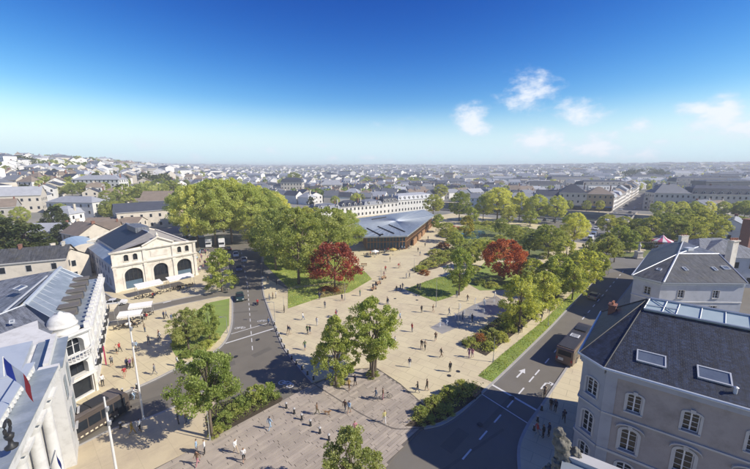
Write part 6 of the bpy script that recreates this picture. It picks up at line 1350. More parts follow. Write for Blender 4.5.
# ================================================================= vehicles
m_tyre = mat('tyre_rubber', (.02, .02, .02), .9); m_rim = mat('alloy_rim', (.45, .45, .46), .35, metal=.8); m_lampw = mat('headlamp_glass', (.75, .75, .72), .15); m_lampr = mat('rear_lamp', (.45, .02, .02), .3); m_plate = mat('number_plate', (.75, .74, .66), .5)
def wheels(o, xs, ys, r, w_=.22):
    for x in xs:
        for y in ys:
            mb = MB(); mb.smooth = False; mb.tube([(x, y-w_/2, r), (x, y+w_/2, r)], r, 14); t = mb.build('wheel', m_tyre, o, local=True)
            s = 1 if y > 0 else -1; mb = MB(); mb.tube([(x, y+s*w_/2, r), (x, y+s*(w_/2+.015), r)], r*.62, 10); mb.build('rim', m_rim, t, local=True)
CARM = {}
def car_proto(kind, col, cname):
    pc = mat('car_paint_'+cname, col, .28, tuple(c*.9 for c in col), 1, .5, spec=.7)
    o = D.objects.new('car' if kind != 'van' else 'van', None); COL.objects.link(o); o['_used'] = 0
    if kind == 'van': Ln, W_, bh, th = 5.2, 1.95, 1.15, 2.35; prof = [(-2.6, .35), (-2.6, 2.25), (-2.45, 2.35), (1.0, 2.35), (1.75, 1.35), (2.5, 1.1), (2.6, .8), (2.6, .35)]; gl = None
    else: Ln, W_ = 4.3, 1.78; prof = [(-2.15, .32), (-2.15, .75), (-2.05, .98), (-1.0, 1.0), (.75, .96), (1.75, .84), (2.1, .70), (2.15, .32)]
    mb = MB(); n = len(prof)
    for s in (-1, 1): pass
    L_ = [(x, -W_/2+(.06 if z > 1 else 0), z) for x, z in prof]; R__ = [(x, W_/2-(.06 if z > 1 else 0), z) for x, z in prof]
    for i in range(n): j = (i+1) % n; mb.quad(L_[i], R__[i], R__[j], L_[j])
    mb.quad(*L_); mb.quad(*R__[::-1]); bd = mb.build('body', pc, o, local=True)
    mb = MB()
    if kind == 'van':
        for s in (-1, 1): mb.box((1.0, s*(W_/2-.02), 1.65), (.9, .05, .55)); 
        mb.quad((1.06, -.82, 2.28), (1.06, .82, 2.28), (1.73, .85, 1.40), (1.73, -.85, 1.40)); g = mb.build('windscreen', m_glass, o, local=True); g.location = (.02, 0, .02)
        mb = MB(); mb.box((-2.61, 0, 1.75), (.03, 1.4, .6)); mb.build('rear_window', m_glass, o, local=True)
    else:
        a = [(-1.75, .98), (-1.15, 1.42), (.15, 1.44), (.95, .97)]; wl, wt = W_/2-.08, W_/2-.25
        lo = lambda s: [(a[0][0], s*wl, a[0][1]), (a[3][0], s*wl, a[3][1]), (a[2][0], s*wt, a[2][1]), (a[1][0], s*wt, a[1][1])]
        mb.quad(*lo(-1)); mb.quad(*lo(1)[::-1]); mb.quad((a[3][0], -wl, .97), (a[3][0], wl, .97), (a[2][0], wt, 1.44), (a[2][0], -wt, 1.44)); mb.quad((a[0][0], wl, .98), (a[0][0], -wl, .98), (a[1][0], -wt, 1.42), (a[1][0], wt, 1.42)); mb.build('windows', m_glass, o, local=True)
        mb = MB(); mb.box((-.5, 0, 1.45), (1.32, 1.34, .06)); 
        for s in (-1, 1): mb.tube([(-.3, s*wl, .97), (-.3, s*(wt+.01), 1.45)], .05, 4)
        mb.build('roof', pc, o, local=True)
    for s in (-1, 1):
        x = 2.12 if kind != 'van' else 2.58
        mb = MB(); mb.box((x, s*.62, .68), (.10, .34, .16)); mb.build('headlight', m_lampw, o, local=True); mb = MB(); mb.box((-x, s*.66, .8), (.08, .24, .22)); mb.build('tail_light', m_lampr, o, local=True)
        mb = MB(); mb.box((.72, s*(W_/2+.09), 1.0), (.12, .2, .14)); mb.build('wing_mirror', pc, o, local=True)
    mb = MB(); mb.box((-x-.01, 0, .55), (.03, .5, .11)); mb.build('number_plate', m_plate, o, local=True)
    wheels(o, (-1.3, 1.32) if kind != 'van' else (-1.6, 1.7), (-W_/2+.1, W_/2-.1), .32); return o
CP = dict(green=car_proto('car', (.02, .045, .04), 'dark_green'), grey=car_proto('car', (.16, .17, .18), 'grey'), white=car_proto('car', (.72, .72, .72), 'white'), blue=car_proto('car', (.05, .09, .20), 'blue'), beige=car_proto('car', (.40, .33, .25), 'bronze'), black=car_proto('car', (.015, .015, .018), 'black'), red=car_proto('car', (.4, .03, .02), 'red'), silver=car_proto('car', (.50, .51, .52), 'silver'), van=car_proto('van', (.74, .74, .73), 'van_white'))
def car(k, px, py, hd, label, group=None, z=.02):
    c = at(px, py, z); return put(CP[k], (c.x, c.y, z), label, 'van' if k == 'van' else 'car', group, hd)
rdl = math.atan2(*(at(248, 290)-at(241, 255)).yx); rdr = math.atan2(.712, .702)
car('green', 240, 299, rdl, 'dark green car driving towards the crossing on the left road'); car('blue', 239, 270, rdl, 'dark blue car following the green car on the left road'); car('silver', 244, 261, rdl+math.pi, 'silver blue car farther up the left road')
car('white', 236, 256, rdl, 'white car beyond the dark blue car on the left road'); car('beige', 594, 298, rdr, 'bronze car driving away on the right road', ); car('white', 116, 305, .4, 'small white-topped car at the corner of the white building')
car('van', 594, 236.5, math.atan2(BD.y, BD.x), 'upper of two white vans at the foot of the bridge'); car('van', 590.5, 240.5, math.atan2(BD.y, BD.x), 'lower of two white vans at the foot of the bridge')
for i, (s, t, k) in enumerate([(18, -2, 'white'), (30, 4, 'silver'), (44, -3, 'black'), (52, 4, 'grey'), (58, -3, 'van'), (66, 4, 'white'), (76, -3, 'red'), (86, 4, 'blue'), (95, -3, 'white'), (108, 4, 'grey'), (124, -3, 'silver'), (140, 4, 'white'), (160, -3, 'black'), (185, 4, 'white')]):
    c = bp(s, t); cn_ = {'van': 'white van'}.get(k, k+' car'); put(CP[k], (c[0], c[1], .05 if 40 < s < 110 else .16 if s < 40 else .04), '%s in the traffic on the bridge' % cn_, 'van' if k == 'van' else 'car', '%ss in the traffic on the bridge' % cn_, math.atan2(BD.y, BD.x)+(math.pi if t < 0 else 0))
qr = random.Random(4)
for i in range(26):
    s = -10+i*6.3+qr.uniform(-.6, .6); k = qr.choice(['white', 'grey', 'silver', 'black', 'blue', 'red']); p = RD*s+RN*(T1+9)
    if abs((p-BC).dot(BN)-1) < 13: continue
    put(CP[k], (p.x, p.y, .03), k+' car parked on the far quay', 'car', k+' cars parked on the far quay', math.atan2(RD.y, RD.x)+R(80))
for i in range(9):
    c = at(444+i*0, 212); p = RD*(-38+i*5.2)+RN*(T0-9); k = qr.choice(['white', 'grey', 'black']); put(CP[k], (p.x, p.y, .14), k+' car parked at the river end of the promenade', 'car', k+' cars parked at the river end of the promenade', math.atan2(RD.y, RD.x)+R(75))
for px, py, k in ((184, 226, 'grey'), (189, 231, 'black'), (181, 231, 'white'), (193, 240, 'black'), (186, 237, 'blue'), (203, 252, 'grey'), (197, 226, 'white'), (190, 245, 'silver'), (228, 250, 'black')): car(k, px, py, rdl+qr.choice((0, math.pi))+.2, k+' car parked in the market street beside the hall', k+' cars parked in the market street beside the hall')
def truck(px, py, hd, label):
    c = at(px, py, .02); o = empty('truck', (c.x, c.y, .02), label, 'truck', rz=0); q = D.objects
    o.rotation_euler = (0, 0, hd)
    mb = MB(); mb.box((-1, 0, 1.95), (5.6, 2.3, 2.5)); mb.build('cargo_box', m_frame, o, local=True); mb = MB(); mb.box((-1, 0, 3.23), (5.4, 2.1, .06)); mb.build('roof_panel', m_canvas, o, local=True)
    mb = MB(); mb.box((2.75, 0, 1.3), (1.6, 2.1, 1.9), 0, .9); mb.build('cab', m_frame, o, local=True); mb = MB(); mb.box((3.5, 0, 1.75), (.14, 1.8, .7)); mb.build('windscreen', m_glass, o, local=True); mb = MB(); mb.box((-.2, 0, .55), (7.2, 1.2, .3)); mb.build('chassis', m_iron, o, local=True)
    wheels(o, (-2.4, 2.6), (-1, 1), .45, .3)
truck(209, 246, rdl, 'white box truck nearest the market hall'); truck(222, 246, rdl, 'white box truck parked beside the other near the bright tree'); truck(201, 237, rdl+.1, 'white box truck farther back under the tall trees')
def bus(px, py, hd, body, label, L=11.5, hatch=True, stripes=False):
    c = at(px, py, .02); o = empty('bus', (c.x, c.y, .02), label, 'bus', rz=hd); m_b = body; W_, H_ = 2.5, 3.0; x0, x1 = -L/2, L/2
    mb = MB(); 
    prof = [(x0, .35), (x0, 2.7), (x0+.15, 2.95), (x1-.35, 2.95), (x1-.1, 2.6), (x1, 1.1), (x1, .35)]
    L_ = [(x, -W_/2, z) for x, z in prof]; R__ = [(x, W_/2, z) for x, z in prof]
    for i in range(len(prof)): j = (i+1) % len(prof); mb.quad(L_[i], R__[i], R__[j], L_[j])
    mb.quad(*L_); mb.quad(*R__[::-1]); mb.build('body', m_b, o, local=True)
    mb = MB(); mb.box(((x0+x1)/2-.2, 0, 3.0), (L-1.2, 2.2, .12)); mb.build('roof', mat('bus_roof_'+str(px), (.055, .05, .048) if px > 300 else (.15, .125, .11), .5), o, local=True)
    if hatch: mb = MB(); mb.box((.9 if px < 300 else -1.3+.5, 0.1, 3.13), (1.3, 1.3, .1)); mb.build('roof_hatch', m_frame if px > 300 else m_iron, o, local=True)
    if hatch and px > 300:
        mb = MB(); 
        for k in range(4): mb.box((-1.25+k*.3, .1, 3.19), (.12, 1.0, .02))
        mb.build('roof_grille', m_iron, o, local=True)
    mb = MB(); mb.box((x0+L*.72, 0, 3.14), (1.9, 1.7, .26)); mb.build('air_conditioner', m_iron if px > 300 else m_wood if False else m_iron, o, local=True)
    n = 7
    for s in (-1, 1):
        for k in range(n):
            u0 = x0+.4+k*(L-.9)/n; mb = MB(); mb.box((u0+(L-.9)/n/2, s*(W_/2+.005), 1.85), ((L-.9)/n-.12, .04, 1.15)); mb.build('window', m_glass, o, local=True)
        mb = MB(); mb.box((x1-1.0, s*(W_/2+.01), 1.4), (.95, .05, 2.0)); mb.build('door', m_glass, o, local=True)
        if stripes:
            for k in range(14): mb = MB(); mb.box((x0+2.6+k*.5, s*(W_/2+.012), .62), (.28, .03, .16)); mb.build('stripe', mat('yellow_stripe_%d_%d' % (k, s), (.65, .55, .08), .5) if k == 0 and s == 1 else MATS.get('yellow_stripe_0_1', m_canvasb), o, local=True)
            mb = MB(); mb.box((x0+2.2, s*(W_/2+.03), 1.7), (1.6, .02, 1.0)); mb.build('side_panel', mat('green_poster_%d' % s, (.05, .30, .14), .5, (.5, .5, .45), 2.0), o, local=True)
    mb = MB(); mb.quad((x1-.30, -1.1, 2.75), (x1-.30, 1.1, 2.75), (x1+.03, 1.15, 1.1), (x1+.03, -1.15, 1.1)); mb.build('windscreen', m_glass, o, local=True)
    mb = MB(); mb.box((x0-.01, 0, 2.15), (.04, 1.9, .8)); mb.build('rear_window', m_glass, o, local=True)
    for s in (-1, 1):
        mb = MB(); mb.box((x0-.02, s*1.05, 1.1), (.05, .2, .4)); mb.build('tail_light', m_lampr, o, local=True); mb = MB(); mb.box((x1+.0, s*.95, .7), (.08, .35, .2)); mb.build('headlight', m_lampw, o, local=True); mb = MB(); mb.box((x1+.15, s*1.4, 2.2), (.2, .18, .45)); mb.build('wing_mirror', m_iron, o, local=True)
    mb = MB(); mb.box((x0-.03, .5, 1.05), (.03, .75, .45)); mb.build('rear_panel', m_plate, o, local=True)
    wheels(o, (x0+2.3, x1-2.4), (-W_/2+.12, W_/2-.12), .5, .3); return o
bus(575, 351, rdr, mat('bus_bronze', (.17, .12, .09), .4), 'dark roofed bronze bus driving away along the right road', 12.5)
hl = math.atan2(*(at(154, 382)-at(80, 425)).yx)
bus(78, 437, hl, mat('bus_brown', (.10, .08, .068), .4), 'brown bus with yellow stripes leaving from behind the white building', 10.5, stripes=True)
def scooter(px, py, hd, label):
    c = at(px, py, .02); o = empty('motor_scooter', (c.x, c.y, .02), label, 'scooter', rz=hd)
    red = mat('scooter_red', (.45, .02, .02), .3)
    for x in (-.6, .62): mb = MB(); mb.tube([(x, -.06, .25), (x, .06, .25)], .25, 12); mb.build('wheel', m_tyre, o, local=True)
    mb = MB(); mb.tube([(-.75, 0, .55), (-.5, 0, .62), (-.1, 0, .45), (.3, 0, .35), (.5, 0, .6), (.58, 0, 1.0)], [.12, .2, .17, .14, .2, .1], 8); mb.build('body', red, o, local=True)
    mb = MB(); mb.box((-.35, 0, .8), (.7, .28, .1)); mb.build('seat', m_iron, o, local=True); mb = MB(); mb.tube([(.5, -.32, 1.05), (.58, 0, 1.0), (.5, .32, 1.05)], .025, 6); mb.build('handlebar', m_iron, o, local=True)
scooter(257.6, 304, rdl, 'red motor scooter on the left road beside the centre dashes')
# ================================================================= street furniture
def bollard_proto():
    o = D.objects.new('bollard', None); COL.objects.link(o); o['_used'] = 0; mb = MB(); mb.lathe((0, 0, 0), [(.18, 0), (.18, .06), (.12, .1), (.12, .58), (.15, .62), (.15, .66)], 10); mb.build('post', m_iron, o, local=True); mb = MB(); mb.lathe((0, 0, .66), [(.14, 0), (.17, .06), (.14, .14), (.03, .2)], 10); mb.build('cap', m_trim, o, local=True); return o
BO = bollard_proto()
for px, py in ((274.5, 325), (276.5, 331), (279, 336.5), (281.5, 342), (284.5, 348), (288, 353.5), (291.8, 359), (296.3, 364), (302, 369.5), (307.5, 374.5), (313.5, 379.5)): c = at(px, py, .12); put(BO, (c.x, c.y, .12), 'dark bollard in the curving line along the square kerb', 'bollard', 'bollards along the curving kerb of the square')
for px, py in ((286.4, 408), (294.3, 413.5), (301.8, 419.5), (310.5, 425.5), (320, 433), (329, 440)): c = at(px, py, .14); put(BO, (c.x, c.y, .14), 'dark bollard in the straight line across the plank paving', 'bollard', 'bollards in a straight line across the plank paving')
for px, py in ((122.5, 393.5), (137, 388.5), (120.8, 428), (541.5, 410), (537.5, 421), (534, 430)): c = at(px, py, .12); put(BO, (c.x, c.y, .12), 'dark bollard at the bus road kerb' if px < 300 else 'dark bollard on the pavement edge opposite the flower bed', 'bollard', 'bollards at the bus road kerb' if px < 300 else 'bollards on the pavement edge opposite the flower bed')
def lamp(px, py, top, label, h=None, arm=True, z=.12, r=.07, m=None):
    c = at(px, py, z); lo, hi = 0, 60
    for _ in range(30):
        m_ = (lo+hi)/2
        if proj(c.x, c.y, m_)[1] > top: lo = m_
        else: hi = m_
    h = lo-z; o = empty('street_lamp', (c.x, c.y, z), label, 'street lamp'); mb = MB(); mb.lathe((0, 0, 0), [(r*2, 0), (r*2, .5), (r*1.2, .6), (r, h*.5), (r*.6, h)], 8); mb.build('pole', m or m_steel, o, local=True)
    if arm: mb = MB(); mb.tube([(0, 0, h-.1), (-.5, 0, h+.05), (-.9, 0, h)], .035, 6); mb.build('arm', m_steel, o, local=True); mb = MB(); mb.box((-1.1, 0, h-.03), (.7, .25, .1)); mb.build('lamp_head', m_steel, o, local=True)
    return o
for a in ((436, 307, 278, 'slim steel lamp in front of the triangular lawn'), (493, 362, 336, 'slim steel lamp at the lower end of the verge'), (608.5, 274, 254, 'slim steel lamp at the street junction'), (275, 322, 302, 'steel lamp on the kerb beside the crossing of the left road'), (381, 284, 267, 'steel lamp between the promenade benches'), (414, 273, 258, 'steel lamp at the tip of the promenade bed'), (345, 300, 283, 'short lamp at the corner of the mulch bed'), (284, 311, 296, 'short lamp at the corner of the park lawn'), (458, 325, 303, 'lamp beside the splash pad'), (548, 326, 306, 'lamp beside the roadside path halfway up'), (227.5, 333, 317, 'lamp at the kerb of the round lawn'), (210, 440, 410, 'thin pole at the corner bed')): lamp(*a, arm=('kerb' in a[3] or 'junction' in a[3]), r=.05)
def mast(px, py, top, label, r):
    c = at(px, py, .12); lo, hi = 0, 30
    for _ in range(30):
        m_ = (lo+hi)/2
        if proj(c.x, c.y, m_)[1] > top: lo = m_
        else: hi = m_
    o = empty('lamp_mast', (c.x, c.y, .12), label, 'mast'); h = lo; mb = MB(); mb.lathe((0, 0, 0), [(r*1.8, 0), (r*1.8, .06), (r*1.15, .1), (r*1.1, h*.5), (r*.7, h)], 12); mb.build('pole', m_polew, o, local=True)
    for k in (.72, .86): mb = MB(); mb.lathe((r*1.2, 0, h*k), [(.12, 0), (.16, .15), (.16, .4), (.1, .45)], 8); mb.build('spotlight', m_steel, o, local=True)
mast(143.5, 419, 316, 'tall white mast standing on the kerb of the bus road', .095); mast(120, 492, 398, 'tall white mast at the bottom left whose foot is out of the picture', .10)
m_wic = mat('dark_wicker', (.06, .045, .035), .9)
def stall(px, py, label, w_=4.2, d_=2.0, rz=.35, h=2.5, tables=3, cm=None, seed=0, ground=.12):
    c = at(px, py, ground); o = empty('awning', (c.x, c.y, ground), label, 'awning', rz=rz); mb = MB(); 
    V = [(-w_/2, -d_/2, h-.35), (w_/2, -d_/2, h-.35), (w_/2, d_/2, h), (-w_/2, d_/2, h)]; mb.quad(*V); mb.quad(*[(x, y, z+.03) for x, y, z in V]); 
    n = 9
    for k in range(n): x0, x1 = -w_/2+w_*k/n, -w_/2+w_*(k+1)/n; mb.quad((x0, -d_/2, h-.35), (x1, -d_/2, h-.35), (x1, -d_/2-.01, h-.62), ((x0+x1)/2, -d_/2-.01, h-.7), (x0, -d_/2-.01, h-.62))
    mb.build('canopy', cm or m_canvas, o, local=True)
    for sx in (-1, 1):
        for sy in (-1, 1): mb = MB(); mb.tube([(sx*(w_/2-.1), sy*(d_/2-.1), 0), (sx*(w_/2-.1), sy*(d_/2-.1), h-(.3 if sy < 0 else .02))], .035, 6); mb.build('post', m_steel, o, local=True)
    return o
def table_proto():
    o = D.objects.new('cafe_table', None); COL.objects.link(o); o['_used'] = 0; mb = MB(); mb.lathe((0, 0, 0), [(.25, 0), (.04, .04), (.04, .7)], 8); mb.build('pedestal', m_iron, o, local=True); mb = MB(); mb.lathe((0, 0, .7), [(.42, 0), (.42, .04)], 12); mb.build('tabletop', m_wic, o, local=True); return o
def chair_proto():
    o = D.objects.new('cafe_chair', None); COL.objects.link(o); o['_used'] = 0
    for sx in (-1, 1):
        for sy in (-1, 1): mb = MB(); mb.tube([(sx*.2, sy*.2, 0), (sx*.2, sy*.2, .45)], .018, 4); mb.build('leg', m_iron, o, local=True)
    mb = MB(); mb.box((0, 0, .47), (.45, .45, .05)); mb.build('seat', m_wic, o, local=True); mb = MB(); mb.box((-.22, 0, .72), (.04, .44, .45)); mb.build('backrest', m_wic, o, local=True); return o
TP, CPR = table_proto(), chair_proto(); cr = random.Random(8)
def terrace(x, y, n, place, rz=0, cols=None, z=.12, gap=1.7):
    cols = cols or n
    for k in range(n):
        i, j = k % cols, k//cols; a, b_ = (i-(cols-1)/2)*gap+cr.uniform(-.15, .15), j*gap+cr.uniform(-.15, .15); X, Y = x+a*math.cos(rz)-b_*math.sin(rz), y+a*math.sin(rz)+b_*math.cos(rz)
        put(TP, (X, Y, z), 'small round cafe table '+place, 'table', 'cafe tables '+place)
        for q in (0, math.pi): e = rz+q+cr.uniform(-.4, .4); put(CPR, (X-.62*math.cos(e), Y-.62*math.sin(e), z), 'dark cafe chair '+place, 'chair', 'cafe chairs '+place, e)
ha = math.atan2(HF.d.y, HF.d.x)
for px, py, w_, lb in ((150, 294, 5.6, 'long white awning on the terrace before the left arch of the market hall'), (181, 286.5, 6.0, 'long white awning on the terrace before the right arch of the market hall')): stall(px, py, lb, w_, 2.8, ha, 2.9)
stall(142, 315, 'white market awning nearest the street on the left square', 4.2, 1.9, .42); stall(131.5, 324, 'white market awning in front of the other on the left square', 4.0, 2.0, .35); stall(109, 318, 'beige sunshade panel against the end of the white building', 3.2, 2.6, .3, cm=m_canvasb)
for px, py, n, pl_ in ((152, 296, 4, 'on the terrace of the market hall left of the middle arch'), (182, 288.5, 4, 'on the terrace of the market hall right of the middle arch'), (143, 317, 3, 'under the upper market awning'), (131, 326, 3, 'under the lower market awning')): c = at(px, py); terrace(c.x, c.y-.6, n, pl_, ha, n, gap=1.5)
pa = at(366, 256); pb = at(409, 248.5); 
for k in range(11): p = pa.lerp(pb, k/10); terrace(p.x, p.y, 1, 'along the glazed front of the pavilion'); 
def parasol(px, py, label, col, z=.12):
    c = at(px, py, z); o = empty('parasol', (c.x, c.y, z), label, 'parasol'); mb = MB(); mb.lathe((0, 0, 0), [(.3, 0), (.3, .1), (.03, .12), (.03, 2.4)], 8); mb.build('pole', m_steel, o, local=True); mb = MB(); K = 8
    for k in range(K): a, b_ = 2*math.pi*k/K, 2*math.pi*(k+1)/K; mb.quad((1.4*math.cos(a), 1.4*math.sin(a), 2.1), (1.4*math.cos(b_), 1.4*math.sin(b_), 2.1), (0, 0, 2.65)); mb.quad((1.4*math.cos(a), 1.4*math.sin(a), 2.1), (1.4*math.cos(b_), 1.4*math.sin(b_), 2.1), (1.4*math.cos(b_), 1.4*math.sin(b_), 1.95), (1.4*math.cos(a), 1.4*math.sin(a), 1.95))
    mb.build('canopy', col, o, local=True)
m_yel = mat('yellow_canvas', (.62, .45, .12), .9)
for px, py, m_, lb in ((393, 255, m_yel, 'yellow parasol in the middle of the pavilion terrace'), (375, 257, m_canvas, 'white parasol at the left end of the pavilion terrace')): parasol(px, py, lb, m_)
def bench(px, py, rz, label):
    c = at(px, py, .12); o = empty('bench', (c.x, c.y, .12), label, 'bench', rz=rz)
    for k in range(3): mb = MB(); mb.box((0, -.18+k*.17, .45), (1.9, .13, .05)); mb.build('seat_slat', m_wood, o, local=True)
    for k in range(2): mb = MB(); mb.box((0, .26, .62+k*.18), (1.9, .04, .13)); mb.build('back_slat', m_wood, o, local=True)
    for x in (-.75, .75): mb = MB(); mb.box((x, 0, .21), (.07, .45, .42)); mb.box((x, .27, .58), (.06, .05, .5)); mb.build('leg', m_iron, o, local=True)
for a in ((374, 290, .9, 'bench nearest the lawn on the promenade'), (379, 284.5, .9, 'middle bench of the promenade row'), (384, 279, .9, 'third bench up the promenade row'), (364, 266, 0, 'bench below the corner of the pavilion'), (477, 396, .8, 'bench at the tip of the kerbside bed'), (438, 262.5, .5, 'bench against the promenade bed')): bench(*a)
# splash fountain
def jet(px, py, h, label):
    c = at(px, py, .13); o = empty('water_jet', (c.x, c.y, .13), label, 'fountain', 'water jets of the splash pad'); rs = random.Random(int(px*7)); mb = MB()
    mb.lathe((0, 0, 0), [(.05, 0), (.035, h*.5), (.02, h)], 6)
    for k in range(16): a, r = rs.uniform(0, 6.3), rs.uniform(.02, .3); z = rs.uniform(.1, h); mb.lathe((math.cos(a)*r, math.sin(a)*r, z), [(.01, 0), (.05, .05), (.03, .14)], 5)
    mb.build('spray', m_wt, o, local=True)
m_wt = mat('white_water', (.85, .88, .90), .3, (.75, .8, .84), 4, .5)
for px, py, h in ((440, 327, 1.5), (447, 325, 1.1), (455, 319, 1.4), (464, 315, 1.2), (476, 310, 1.5), (485, 306, 1.3), (494, 302, 1.5), (470, 318, 1.0), (484, 313, 1.1), (498, 308, 1.2), (460, 309, 1.3), (475, 304, 1.4)): jet(px, py, h, 'thin white water jet rising from the splash pad')
# carousel
def carousel():
    c = at(661, 249, .1); o = empty('carousel', (c.x, c.y, .1), 'carousel with pink and white striped tent roof beside the gardens', 'carousel'); K = 14; Rr = 3.4
    mb = MB(); mb.lathe((0, 0, 0), [(3.3, 0), (3.3, .35), (.5, .36)], 20); mb.build('platform', m_wood, o, local=True)
    mp_, mw_ = mat('pink_canvas', (.66, .10, .22), .8), m_canvas
    for k in range(K):
        a, b_ = 2*math.pi*k/K, 2*math.pi*(k+1)/K; mb = MB(); A, B2 = (Rr*math.cos(a), Rr*math.sin(a)), (Rr*math.cos(b_), Rr*math.sin(b_)); m1 = (A[0]*.4, A[1]*.4), (B2[0]*.4, B2[1]*.4)
        mb.quad((*A, 3.4), (*B2, 3.4), (*m1[1], 4.3), (*m1[0], 4.3)); mb.quad((*m1[0], 4.3), (*m1[1], 4.3), (0, 0, 5.6)); mb.quad((*A, 3.4), (*B2, 3.4), (*B2, 2.95), (*A, 2.95)); mb.build('roof_segment', (mp_, mw_)[k % 2], o, local=True)
        if k % 2: mb = MB(); mb.tube([(A[0]*.95, A[1]*.95, .3), (A[0]*.95, A[1]*.95, 3.4)], .06, 6); mb.build('post', m_yel, o, local=True); mb = MB(); mb.tube([(A[0]*.7-.4, A[1]*.7, 1.2), (A[0]*.7, A[1]*.7, 1.35), (A[0]*.7+.45, A[1]*.7, 1.3), (A[0]*.7+.7, A[1]*.7, 1.8)], [.15, .24, .2, .1], 6); mb.tube([(A[0]*.7, A[1]*.7, .3), (A[0]*.7, A[1]*.7, 3.4)], .03, 5); mb.build('horse', m_polew, o, local=True)
    mb = MB(); mb.lathe((0, 0, .3), [(1.2, 0), (1.2, 3.2)], 10); mb.build('drum', m_terra, o, local=True)
carousel()
def statue(px, py, top, label):
    c = at(px, py, .15); o = empty('statue', (c.x, c.y, .15), label, 'statue'); mb = MB(); mb.box((0, 0, 1.1), (1.8, 1.8, 2.2)); mb.box((0, 0, .2), (2.3, 2.3, .4)); mb.box((0, 0, 2.3), (2.1, 2.1, .25)); mb.build('plinth', m_stone, o, local=True)
    mb = MB(); mb.smooth = True; mb.lathe((0, 0, 2.4), [(.5, 0), (.42, .5), (.34, 1.2), (.45, 1.8), (.5, 2.2), (.2, 2.45), (.14, 2.55), (.22, 2.75), (.2, 3.0), (.04, 3.1)], 12); mb.build('figure', m_stone, o, local=True)
statue(638, 258, 240, 'pale stone statue on a plinth in the garden left of the carousel')
# ================================================================= people
PPL = {}
mh_ = {}
def cloth(name, c): 
    if name not in mh_: mh_[name] = mat('cloth_'+name, c, .9, tuple(x*.8 for x in c), 6, .5)
    return mh_[name]
CC = dict(white=(.75, .74, .72), black=(.02, .02, .022), grey=(.22, .22, .23), blue=(.10, .18, .36), navy=(.03, .04, .09), red=(.42, .04, .04), brown=(.20, .12, .07), beige=(.50, .40, .28), ochre=(.45, .30, .07), pink=(.50, .22, .25), purple=(.22, .09, .20), green=(.10, .16, .07), olive=(.14, .13, .07), lightblue=(.35, .48, .62), yellow=(.65, .58, .25), denim=(.08, .12, .20))
skin = mat('skin', (.50, .31, .22), .6, (.44, .26, .18), 3, .5); skin2 = mat('dark_skin', (.16, .09, .06), .6); hair_d = mat('dark_hair', (.03, .02, .015), .7); hair_b = mat('fair_hair', (.28, .18, .08), .7); shoe = mat('shoe_leather', (.03, .025, .02), .6)
